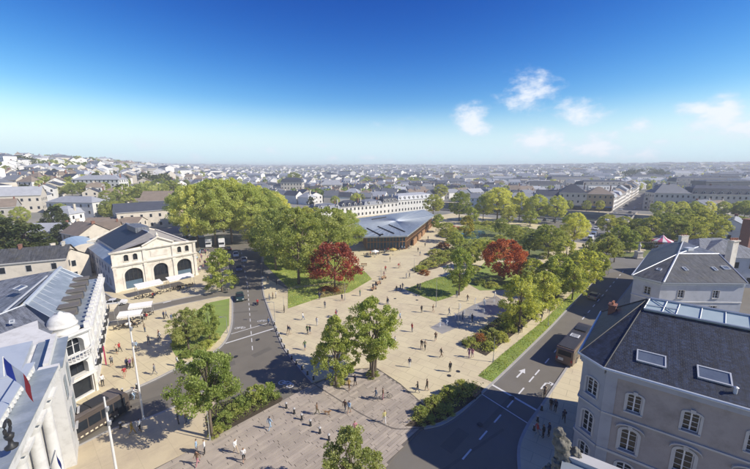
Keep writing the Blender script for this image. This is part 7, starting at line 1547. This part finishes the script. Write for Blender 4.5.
def body_mesh(name, J, seat=False, skirt=False):
    """J: joint dict; grows one continuous skin over the skeleton, dressed by region"""
    order = ['pelvis', 'waist', 'chest', 'neck', 'head0', 'head1', 'shl', 'ell', 'wrl', 'hal', 'shr', 'elr', 'wrr', 'har', 'hil', 'knl', 'anl', 'tol', 'hir', 'knr', 'anr', 'tor']
    rad = dict(pelvis=(.155, .125), waist=(.135, .105), chest=(.175, .12), neck=(.055, .055), head0=(.085, .095), head1=(.075, .085), shl=(.06, .06), ell=(.043, .043), wrl=(.03, .03), hal=(.035, .022), hil=(.095, .095), knl=(.06, .06), anl=(.042, .042), tol=(.04, .03))
    E_ = [('pelvis', 'waist'), ('waist', 'chest'), ('chest', 'neck'), ('neck', 'head0'), ('head0', 'head1')]+[(a+s, b_+s) for s in 'lr' for a, b_ in (('sh', 'el'), ('el', 'wr'), ('wr', 'ha'), ('hi', 'kn'), ('kn', 'an'), ('an', 'to'))]+[('chest', 'shl'), ('chest', 'shr'), ('pelvis', 'hil'), ('pelvis', 'hir')]
    me = D.meshes.new(name+'_skeleton'); me.from_pydata([J[k] for k in order], [(order.index(a), order.index(b_)) for a, b_ in E_], []); ob = D.objects.new('tmp', me); COL.objects.link(ob)
    sk = ob.modifiers.new('s', 'SKIN'); 
    lay = me.skin_vertices[0] if me.skin_vertices else None
    if lay is None:
        bpy.context.view_layer.objects.active = ob; bpy.context.view_layer.update(); bm = bmesh.new(); bm.from_mesh(me); bm.verts.layers.skin.verify(); bm.to_mesh(me); bm.free(); lay = me.skin_vertices[0]
    for i, k in enumerate(order):
        kk = k[:-1]+'l' if k[-1] == 'r' and k[:-1]+'l' in rad else k; lay.data[i].radius = rad[kk]; lay.data[i].use_root = (k == 'pelvis')
    sk.use_smooth_shade = True; sd_ = ob.modifiers.new('d', 'SUBSURF'); sd_.levels = 1; sd_.render_levels = 1
    dg = bpy.context.evaluated_depsgraph_get(); ev = ob.evaluated_get(dg); out_ = D.meshes.new_from_object(ev); out_.name = name
    D.objects.remove(ob)
    bm = bmesh.new(); bm.from_mesh(out_)
    # fingers, thumb, nose and ears
    def tb(pts, rs_, n=5):
        prev = None; pts = [Vector(p) for p in pts]
        for i, p in enumerate(pts):
            t = (pts[min(i+1, len(pts)-1)]-pts[max(0, i-1)]).normalized(); a = t.cross(Vector((0, 0, 1)) if abs(t.z) < .9 else Vector((0, 1, 0))).normalized(); b_ = t.cross(a)
            ring = [bm.verts.new(p+a*rs_[i]*math.cos(6.283*k/n)+b_*rs_[i]*math.sin(6.283*k/n)) for k in range(n)]
            if prev: 
                for k in range(n): bm.faces.new((prev[k], prev[(k+1) % n], ring[(k+1) % n], ring[k]))
            prev = ring
        bm.faces.new(prev)
    for s in 'lr':
        w_, h_ = Vector(J['wr'+s]), Vector(J['ha'+s]); d = (h_-w_).normalized(); sd2 = d.cross(Vector((0, 1, 0))); sd2 = sd2.normalized() if sd2.length > .1 else Vector((1, 0, 0))
        for k, ln in enumerate((.062, .072, .068, .052)): b0 = h_+sd2*((k-1.5)*.018); tb([b0, b0+d*ln*.55, b0+d*ln*.85+Vector((.0, 0, 0))+sd2.cross(d)*.018], [.0095, .0085, .006])
        b0 = w_.lerp(h_, .5); tb([b0+sd2*.02, b0+sd2*.05+d*.03, b0+sd2*.055+d*.06], [.011, .01, .007])
    hd = (Vector(J['head0'])+Vector(J['head1']))/2; tb([hd+Vector((.07, 0, .015)), hd+Vector((.1, 0, -.02)), hd+Vector((.085, 0, -.03))], [.008, .017, .012])
    for s in (-1, 1): tb([hd+Vector((0, s*.075, .03)), hd+Vector((-.005, s*.095, .0)), hd+Vector((0, s*.075, -.03))], [.012, .02, .012])
    bm.to_mesh(out_); bm.free(); hz = J['head0'][2]
    for m in (skin, cloth('white', CC['white']), cloth('denim', CC['denim']), shoe, hair_d): out_.materials.append(m)
    wrs = [Vector(J[k]) for k in ('wrl', 'wrr', 'hal', 'har')]; leg = [Vector(J[k]) for k in ('knl', 'knr', 'anl', 'anr', 'hil', 'hir', 'tol', 'tor')]
    def seg(p, a, b_): a, b_ = Vector(a), Vector(b_); t = max(0, min(1, (p-a).dot(b_-a)/(b_-a).length_squared)); return (p-a.lerp(b_, t)).length
    for p in out_.polygons:
        c = p.center; dl = min(seg(c, J[a+s], J[b_+s]) for s in 'lr' for a, b_ in (('hi', 'kn'), ('kn', 'an'))); da = min(seg(c, J[a+s], J[b_+s]) for s in 'lr' for a, b_ in (('sh', 'el'), ('el', 'wr'))); dt = seg(c, J['pelvis'], J['chest']); dh = min(seg(c, J['neck'], J['head0']), seg(c, J['head0'], J['head1'])); dw = min(seg(c, J['wr'+s], J['ha'+s]) for s in 'lr'); df = min(seg(c, J['an'+s], J['to'+s]) for s in 'lr')
        m = min((dl-.05, 2), (da-.03, 1), (dt-.11, 1), (dh-.04, 0), (dw-.01, 0), (df-.01, 3))[1]
        if m == 1 and dt-.11 < .05 and c.z < J['pelvis'][2]+.0: m = 2
        if skirt and m == 2 and c.z < J['knl'][2]*.9: m = 0
        if m == 0 and c.z > hz-.1:
            rel = c-Vector(J['head0'])
            if rel.z > .05 or rel.x < -.02 and rel.z > -.06: m = 4
        p.material_index = m; p.use_smooth = True
    return out_
B0 = dict(pelvis=(0, 0, .95), waist=(0, 0, 1.08), chest=(.01, 0, 1.34), neck=(.01, 0, 1.49), head0=(.03, 0, 1.59), head1=(.025, 0, 1.68), shl=(0, .19, 1.40), ell=(-.03, .23, 1.12), wrl=(.04, .24, .88), hal=(.06, .24, .80), shr=(0, -.19, 1.40), elr=(-.03, -.23, 1.12), wrr=(.04, -.24, .88), har=(.06, -.24, .80),
          hil=(0, .09, .88), knl=(.02, .1, .5), anl=(0, .1, .08), tol=(.15, .11, .04), hir=(0, -.09, .88), knr=(.02, -.1, .5), anr=(0, -.1, .08), tor=(.15, -.11, .04))
def pose(**k): d = dict(B0); d.update(k); return d
PM = {}
PM['stand'] = body_mesh('person_body', B0)
PM['walk'] = body_mesh('person_body', pose(knl=(.16, .09, .50), anl=(.30, .09, .10), tol=(.43, .09, .09), knr=(-.02, -.09, .49), anr=(-.30, -.09, .13), tor=(-.18, -.1, .04), ell=(-.14, .23, 1.14), wrl=(-.16, .24, .90), hal=(-.16, .24, .82), elr=(.08, -.23, 1.13), wrr=(.24, -.22, .95), har=(.30, -.21, .89), pelvis=(0, 0, .93), hil=(0, .09, .87), hir=(0, -.09, .87)))
PM['walk2'] = body_mesh('person_body', pose(knr=(.14, -.09, .50), anr=(.22, -.09, .10), tor=(.35, -.09, .07), knl=(.0, .09, .49), anl=(-.22, .09, .12), tol=(-.09, .1, .04), elr=(-.12, -.23, 1.14), wrr=(-.1, -.24, .90), har=(-.09, -.24, .82), ell=(.05, .23, 1.13), wrl=(.18, .15, 1.1), hal=(.24, .11, 1.13), pelvis=(0, 0, .94), hil=(0, .09, .88), hir=(0, -.09, .88)), skirt=True)
PM['sit'] = body_mesh('person_body', pose(pelvis=(-.02, 0, .53), waist=(-.03, 0, .66), chest=(-.01, 0, .92), neck=(.01, 0, 1.07), head0=(.04, 0, 1.17), head1=(.04, 0, 1.26), shl=(0, .19, .98), ell=(.05, .24, .72), wrl=(.26, .16, .68), hal=(.34, .14, .66), shr=(0, -.19, .98), elr=(.05, -.24, .72), wrr=(.26, -.16, .68), har=(.34, -.14, .66), hil=(.02, .1, .52), knl=(.43, .12, .52), anl=(.42, .12, .09), tol=(.56, .12, .04), hir=(.02, -.1, .52), knr=(.43, -.12, .52), anr=(.46, -.12, .09), tor=(.6, -.12, .04)))
PM['ride'] = body_mesh('person_body', pose(pelvis=(-.12, 0, .98), waist=(-.08, 0, 1.12), chest=(.06, 0, 1.36), neck=(.14, 0, 1.49), head0=(.19, 0, 1.58), head1=(.2, 0, 1.67), shl=(.08, .19, 1.42), ell=(.26, .23, 1.22), wrl=(.46, .24, 1.07), hal=(.53, .24, 1.05), shr=(.08, -.19, 1.42), elr=(.26, -.23, 1.22), wrr=(.46, -.24, 1.07), har=(.53, -.24, 1.05), hil=(-.1, .09, .93), knl=(.22, .1, .72), anl=(.06, .1, .36), tol=(.19, .1, .31), hir=(-.1, -.09, .93), knr=(.12, -.1, .56), anr=(-.0, -.1, .16), tor=(.13, -.1, .11)))
m_bike = mat('bicycle_frame', (.05, .05, .06), .4)
def bicycle(x, y, z, hd, label):
    o = empty('bicycle', (x, y, z), label, 'bicycle', rz=hd)
    for wx in (-.52, .55):
        mb = MB(); K = 16; mb.tube([(wx+.33*math.cos(6.2832*k/K), 0, .34+.33*math.sin(6.2832*k/K)) for k in range(K+1)], .022, 5, cap=False)
        for k in range(6): a = 3.1416*k/6; mb.tube([(wx-.32*math.cos(a), 0, .34-.32*math.sin(a)), (wx+.32*math.cos(a), 0, .34+.32*math.sin(a))], .005, 3)
        mb.build('wheel', m_tyre, o, local=True)
    mb = MB()
    for p, q in (((-.52, 0, .34), (-.08, 0, .3)), ((-.08, 0, .3), (.38, 0, .82)), ((-.2, 0, .82), (.36, 0, .86)), ((-.08, 0, .3), (-.22, 0, .9)), ((-.52, 0, .34), (-.2, 0, .8)), ((.55, 0, .34), (.36, 0, .98))): mb.tube([p, q], .02, 5)
    mb.build('frame', m_bike, o, local=True); mb = MB(); mb.box((-.23, 0, .92), (.26, .14, .06)); mb.build('saddle', m_iron, o, local=True); mb = MB(); mb.tube([(.46, -.28, 1.03), (.36, 0, 1.0), (.46, .28, 1.03)], .014, 5); mb.build('handlebar', m_iron, o, local=True)
pr_ = random.Random(12)
def person(px, py, ps, hd, top, bot, label, group=None, hair=None, z=.13, sc=None, sk=None):
    c = at(px, py, z) if not isinstance(px, Vector) else px; o = D.objects.new('person', PM[ps]); link(o); o.location = (c.x, c.y, z); o.rotation_euler = (0, 0, R(hd)); k = sc or pr_.uniform(1.02, 1.12); o.scale = (k, k, k)
    for i, m in ((1, cloth(top, CC[top])), (2, cloth(bot, CC[bot])), (4, hair or pr_.choice((hair_d, hair_d, hair_b))), (0, sk or (skin if pr_.random() < .9 else skin2))): o.material_slots[i].link = 'OBJECT'; o.material_slots[i].material = m
    return tag(o, label, 'person', group)
PL_ = [(205, 453.6, 'stand', 200, 'white', 'black', 'person in white shirt and black trousers at the edge of the plank paving'), (198, 465, 'walk', 250, 'brown', 'pink', 'person in brown top walking nearest the bottom left of the planks'), (197, 453, 'stand', 20, 'lightblue', 'grey', 'person in light blue beside the one in white at the plank edge'),
 (236, 453, 'walk', 330, 'white', 'beige', 'person in white and beige at left of a walking pair on the planks'), (244, 461.5, 'walk2', 300, 'white', 'black', 'person in white top and black trousers walking on the planks near the bottom'), (270, 429.5, 'walk', 60, 'lightblue', 'lightblue', 'person dressed all in light blue alone on the planks'),
 (178.5, 424, 'stand', 30, 'navy', 'black', 'person in dark clothes at left of the group in the tree shade'), (186.5, 423, 'stand', 180, 'brown', 'denim', 'person in brown top in the middle of the group in the tree shade'), (192.5, 418, 'stand', 210, 'white', 'denim', 'person in white top at right of the group in the tree shade'),
 (132.5, 434, 'walk', 10, 'ochre', 'ochre', 'person in ochre walking beside the white mast'), (140, 431.5, 'walk2', 0, 'white', 'black', 'person in white top and dark trousers beside the one in ochre'),
 (317, 414.5, 'walk', 350, 'brown', 'olive', 'person in brown walking a tan dog on the planks'), (355, 434.5, 'walk2', 110, 'pink', 'brown', 'person in pink above the bottom tree'), (376, 400, 'walk', 180, 'denim', 'grey', 'person in dark blue beside the one pushing a bicycle'), (383, 399.5, 'stand', 180, 'brown', 'pink', 'person in brown standing with a bicycle on the planks'), (384.5, 423, 'walk', 100, 'yellow', 'white', 'person in pale yellow alone on the planks near the drain'),
 (349, 390, 'walk', 80, 'ochre', 'brown', 'person in ochre between the two young trees'), (355, 386, 'walk2', 60, 'navy', 'black', 'person in navy between the two young trees'), (417.5, 393, 'walk', 160, 'black', 'grey', 'left one of a pair walking below the bright paving'), (427, 390.5, 'walk2', 200, 'brown', 'olive', 'right one of a pair walking below the bright paving, in brown'),
 (409.5, 367.5, 'stand', 90, 'navy', 'white', 'person in navy standing alone on the bright paving above the planks'), (441, 357.5, 'walk', 10, 'black', 'brown', 'person in black crossing the bright paving below the splash pad'), (435.5, 341, 'walk2', 80, 'brown', 'black', 'person in brown walking just below the splash pad'), (469, 357.5, 'walk', 230, 'purple', 'purple', 'left one of two people in purple by the shrub bed'), (472.3, 357.5, 'walk2', 230, 'pink', 'purple', 'right one of two people in pink and purple by the shrub bed'),
 (421.5, 312.5, 'stand', 300, 'black', 'black', 'person in black standing alone left of the splash pad'), (462.5, 319.5, 'stand', 0, 'denim', 'navy', 'person in denim watching the water jets'), (472, 321.5, 'stand', 30, 'navy', 'black', 'person in navy at the shaded edge of the splash pad'), (467.5, 301.5, 'walk', 200, 'brown', 'denim', 'person in brown above the splash pad'), (484, 305.5, 'walk', 80, 'white', 'lightblue', 'child-like figure in white among the water jets'), (494.8, 298, 'walk2', 150, 'white', 'white', 'figure in white at the top of the splash pad'), (456.7, 297.5, 'stand', 270, 'navy', 'denim', 'person at the foot of the pyramid shaped tree'), (449, 315, 'walk', 0, 'grey', 'denim', 'person in grey left of the water jets'),
 (396.6, 292, 'walk', 220, 'black', 'black', 'left one of three people walking past the lawn tip'), (400.4, 291.2, 'walk2', 220, 'navy', 'black', 'middle one of three people walking past the lawn tip'), (402.6, 289.5, 'walk', 220, 'grey', 'navy', 'right one of three people walking past the lawn tip'), (406.5, 278.5, 'walk', 200, 'white', 'denim', 'left one of a pair walking above the triangular lawn'), (409.5, 278.2, 'walk2', 200, 'navy', 'grey', 'right one of a pair walking above the triangular lawn'),
 (414.3, 271.5, 'stand', 180, 'black', 'black', 'person in black at the lamp by the promenade bed'), (385.5, 271.5, 'walk', 100, 'red', 'black', 'person in red top in the middle of the promenade'), (373, 290, 'stand', 40, 'navy', 'black', 'person in navy in front of the lowest promenade bench'), (376, 287.5, 'stand', 240, 'black', 'denim', 'person in black behind the lowest promenade bench'), (379.5, 281.5, 'stand', 200, 'white', 'denim', 'person in white at the middle promenade bench'), (384, 277, 'walk', 200, 'pink', 'grey', 'person in pink at the third promenade bench'),
 (303, 320, 'walk', 350, 'white', 'blue', 'person in white and blue on the bright paving near the road'), (317, 325.5, 'stand', 60, 'white', 'white', 'person dressed in white on the bright paving left of the young trees'), (307.6, 334, 'walk', 250, 'green', 'black', 'left one of a couple on the bright paving, in green'), (310, 334, 'walk2', 250, 'black', 'denim', 'right one of a couple on the bright paving, in black'), (353, 324.5, 'walk', 80, 'red', 'navy', 'person in dark red behind the young trees'), (342, 301, 'walk2', 60, 'navy', 'black', 'person in dark clothes on the path below the mulch bed'), (284.4, 312.8, 'stand', 180, 'olive', 'black', 'person in olive at the corner of the park lawn'), (268.7, 325.5, 'walk', 200, 'blue', 'navy', 'person in blue crossing the left road'),
 (269.5, 300, 'stand', 0, 'grey', 'denim', 'left one of three people talking beside the left road'), (273, 299, 'stand', 180, 'brown', 'black', 'middle one of three people talking beside the left road'), (276, 298, 'stand', 200, 'white', 'navy', 'right one of three people talking beside the left road'), (268, 282.5, 'walk', 100, 'black', 'black', 'person in black in the shade beside the left road'), (276.7, 285, 'stand', 180, 'black', 'navy', 'person in navy standing in the tree shade beside the footpath'), (319.5, 299.5, 'stand', 90, 'navy', 'navy', 'person in navy at the corner of the mulch bed'),
 (136.5, 350.5, 'walk', 90, 'lightblue', 'grey', 'person in light blue crossing the left square'), (149, 344.5, 'walk2', 270, 'grey', 'denim', 'person in grey in the middle of the left square'), (127.3, 368.5, 'stand', 0, 'navy', 'black', 'left one of three people talking on the left square'), (130.5, 368.5, 'stand', 180, 'purple', 'black', 'middle one of three people talking on the left square'), (133.7, 367.3, 'stand', 200, 'brown', 'olive', 'right one of three people talking on the left square'), (155, 374.5, 'walk', 190, 'grey', 'grey', 'person in grey standing alone near the kerb of the left square'), (177.8, 366, 'walk', 30, 'white', 'black', 'person in white at the kerb below the round lawn'), (166.5, 318.5, 'walk', 0, 'grey', 'black', 'person in grey left of the round lawn tree'), (164, 319, 'stand', 0, 'navy', 'black', 'person in navy left of the round lawn tree'), (103, 386, 'stand', 330, 'white', 'black', 'person in white and black at the shop window of the white corner building'), (209, 290, 'stand', 180, 'navy', 'navy', 'person in navy between the market terrace and the bright tree'),
 (550.5, 410, 'stand', 30, 'black', 'brown', 'left one of a pair standing on the sunlit pavement at the right'), (555, 411.5, 'stand', 210, 'navy', 'black', 'right one of a pair standing on the sunlit pavement at the right'), (563.5, 422, 'walk', 70, 'navy', 'black', 'person in the shade close to the pinkish corner house'), (536.8, 436, 'walk', 350, 'red', 'grey', 'person in red on the shaded pavement at the right'), (543, 437.5, 'stand', 180, 'black', 'black', 'person in black on the shaded pavement at the right'), (548.6, 436, 'stand', 180, 'navy', 'black', 'person in navy beside the one in black on the shaded pavement'),
 (518.5, 334, 'walk', 225, 'black', 'navy', 'left one of a pair on the roadside path by the big leafy tree'), (521.3, 332.5, 'walk2', 225, 'navy', 'black', 'right one of a pair on the roadside path by the big leafy tree'), (541.6, 319, 'walk', 45, 'navy', 'denim', 'person on the roadside path farther up'), (577, 294, 'walk', 225, 'black', 'black', 'person in black high up the roadside path'), (548, 313, 'walk2', 45, 'red', 'black', 'person in dark red on the roadside path'), (531.4, 272, 'stand', 90, 'navy', 'black', 'person in navy on the path behind the copper tree'), (481, 260, 'walk', 200, 'white', 'denim', 'person in white on the path left of the copper tree'), (451, 268, 'walk', 200, 'grey', 'denim', 'person in grey on the path below the promenade bed'),
 (425, 247, 'walk', 240, 'navy', 'black', 'person in navy beside the timber screen of the pavilion'), (418, 252, 'stand', 240, 'black', 'black', 'person in black at the end of the timber screen'), (436, 232, 'walk', 240, 'white', 'denim', 'person in white far up the promenade')]
for a in PL_: person(*a)
person(134, 399.5, 'ride', 30, 'white', 'lightblue', 'cyclist in white riding along the bus road', z=.03, sc=1.05); c = at(134, 399.5); bicycle(c.x, c.y, .03, R(30), 'bicycle under the white cyclist on the bus road')
person(544.5, 396, 'ride', 235, 'beige', 'brown', 'cyclist in beige riding on the right road', z=.03, sc=1.05); c = at(544.5, 396); bicycle(c.x, c.y, .03, R(235), 'bicycle under the beige cyclist on the right road')
c = at(386, 399.5); bicycle(c.x, c.y, .14, R(190), 'bicycle held by the person in brown on the planks')
person(257.6, 304, 'sit', math.degrees(rdl), 'red', 'black', 'rider in red sitting on the red scooter', z=.36, sc=1.0)
for k, t in enumerate((.04, .1, .17, .23, .3, .38, .45, .52, .6, .68, .75, .83, .9, .97)):
    p = pa.lerp(pb, t); cl_ = pr_.choice(['white', 'navy', 'red', 'black', 'lightblue', 'grey']); person(Vector((p.x+pr_.uniform(-.5, .5), p.y-pr_.uniform(.7, 1.6), 0)), 0, pr_.choice(['sit', 'stand', 'walk']) if k % 3 else 'sit', pr_.uniform(0, 360), cl_, pr_.choice(['black', 'denim']), 'person in %s on the terrace of the pavilion' % cl_, 'people in %s on the pavilion terrace' % cl_)
for k in range(22):
    px, py = pr_.uniform(193, 212), pr_.uniform(252, 274); cl_ = pr_.choice(['white', 'navy', 'pink', 'black', 'lightblue', 'purple']); person(px, py, pr_.choice(['walk', 'stand', 'walk2']), pr_.uniform(0, 360), cl_, pr_.choice(['black', 'denim', 'grey']), 'person in %s in the crowd between the market hall and the trucks' % cl_, 'people in %s in the crowd beside the market hall' % cl_)
for k in range(12):
    px, py = [(152, 297), (182, 289.5), (143, 318), (131, 327)][k % 4]; cl_ = pr_.choice(['white', 'navy', 'red', 'black']); pl_ = ['before the left arch of the hall', 'before the right arch of the hall', 'under the upper market awning', 'under the lower market awning'][k % 4]; c = at(px+pr_.uniform(-5, 5), py, .12); person(Vector((c.x, c.y-.4, 0)), 0, 'sit', pr_.uniform(0, 360), cl_, 'black', 'seated person in %s %s' % (cl_, pl_), 'seated people in %s %s' % (cl_, pl_))
SQ = [(290, 335), (305, 350), (325, 308), (336, 318), (400, 320), (412, 332), (425, 350), (395, 345), (450, 372), (388, 305), (372, 312), (360, 296), (420, 290), (433, 312), (390, 262), (400, 268), (420, 256), (428, 240), (120, 352), (112, 366), (145, 332), (160, 340), (125, 378), (172, 322), (345, 412)]
for k, (px, py) in enumerate(SQ):
    n_ = 2 if k % 3 == 0 else 1; hd_ = pr_.uniform(0, 360)
    for q in range(n_):
        cl_ = pr_.choice(['white', 'navy', 'red', 'black', 'lightblue', 'grey', 'beige', 'brown', 'denim', 'green']); pl_ = 'left square' if px < 180 else 'plank paving' if py > 400 else 'bright central paving'
        c = at(px, py, .12); person(Vector((c.x+q*.62*math.sin(R(hd_)), c.y-q*.62*math.cos(R(hd_)), 0)), 0, ('walk', 'walk2', 'stand')[(k+q) % 3], hd_, cl_, pr_.choice(['black', 'denim', 'grey', 'beige']), 'person in %s walking on the %s%s' % (cl_, pl_, ' side by side with another' if n_ == 2 else ' alone'), 'walkers in %s on the %s, %s' % (cl_, pl_, 'pairs' if n_ == 2 else 'single'))
# dog
def dog(px, py, hd):
    c = at(px, py, .14); o = empty('dog', (c.x, c.y, .14), 'small tan dog walking in front of its owner on the planks', 'dog', rz=R(hd)); tan = mat('tan_fur', (.42, .24, .11), .9, (.34, .19, .09), 6, .5)
    mb = MB(); mb.smooth = True; mb.tube([(-.34, 0, .42), (-.2, 0, .45), (.05, 0, .42), (.24, 0, .44), (.36, 0, .56), (.44, 0, .64), (.52, 0, .62), (.62, 0, .58)], [.06, .10, .10, .13, .085, .075, .06, .03], 10); mb.tube([(-.36, 0, .46), (-.5, 0, .58), (-.55, 0, .7)], [.03, .025, .012], 6)
    for x, k in ((.26, 1), (.22, -1)): mb.tube([(x, .07*k, .42), (x+.02*k, .07*k, .22), (x+.04*k, .07*k, .03), (x+.09*k if k > 0 else x, .07*k, .015)], [.05, .03, .022, .025], 6)
    for x, k in ((-.26, 1), (-.24, -1)): mb.tube([(x, .07*k, .44), (x+.08, .07*k, .28), (x-.05, .07*k, .17), (x-.02, .07*k, .03)], [.065, .045, .025, .024], 6)
    for k in (-1, 1): mb.tube([(.42, .05*k, .69), (.40, .08*k, .74)], [.03, .008], 5)
    mb.build('body', tan, o, local=True)
dog(327, 414.5, 350)
# ================================================================= air
hb = MB(); hb.box((0, 2950, 22), (15500, 7000, 64)); hz = hb.build('haze', m_city); hz.data.materials.clear()
hm = D.materials.new('haze_air'); hm.use_nodes = True; t = hm.node_tree; t.nodes.clear(); oo_ = N(t, 'ShaderNodeOutputMaterial'); v = N(t, 'ShaderNodeVolumePrincipled'); v.inputs['Color'].default_value = (.93, .97, 1.0, 1); v.inputs['Density'].default_value = HAZE; v.inputs['Anisotropy'].default_value = .0
t.links.new(v.outputs[0], oo_.inputs['Volume']); hz.data.materials.append(hm); tag(hz, 'pale blue summer haze over the town', 'haze', kind='stuff')

# ================================================================= tidy: unused prototypes out, shared labels told apart by place
for ps in PROTO.values():
    for p in ps:
        if not p.get('_used'):
            for ch in kids(p): D.objects.remove(ch)
            D.objects.remove(p)
for p in list(CP.values())+[BO, TP, CPR]:
    if not p.get('_used'):
        for ch in kids(p):
            for g in kids(ch): D.objects.remove(g)
            D.objects.remove(ch)
        D.objects.remove(p)
ORD = ['leftmost', 'second from left', 'third from left', 'fourth from left', 'fifth from left', 'sixth from left', 'seventh from left', 'eighth from left', 'ninth from left', 'tenth from left', 'eleventh from left', 'twelfth from left']
GR = {}
for o_ in COL.objects:
    for k_ in ('_h', '_used'):
        if k_ in o_.keys(): del o_[k_]
    if o_.parent is None and o_.get('group'): GR.setdefault((o_['group'], o_['label']), []).append(o_)
for (g_, l_), os_ in GR.items():
    if 2 <= len(os_) <= 12 and len(l_.split()) <= 13:
        os_.sort(key=lambda q: proj(q.location.x, q.location.y, q.location.z)[0])
        for k_, q in enumerate(os_): q['label'] = l_+', '+(ORD[k_] if k_ < len(os_)-1 else 'rightmost')

for o_ in COL.objects:
    if o_.get('label') and len(o_['label'].split()) > 16: print('LONG', o_.name, o_['label'])
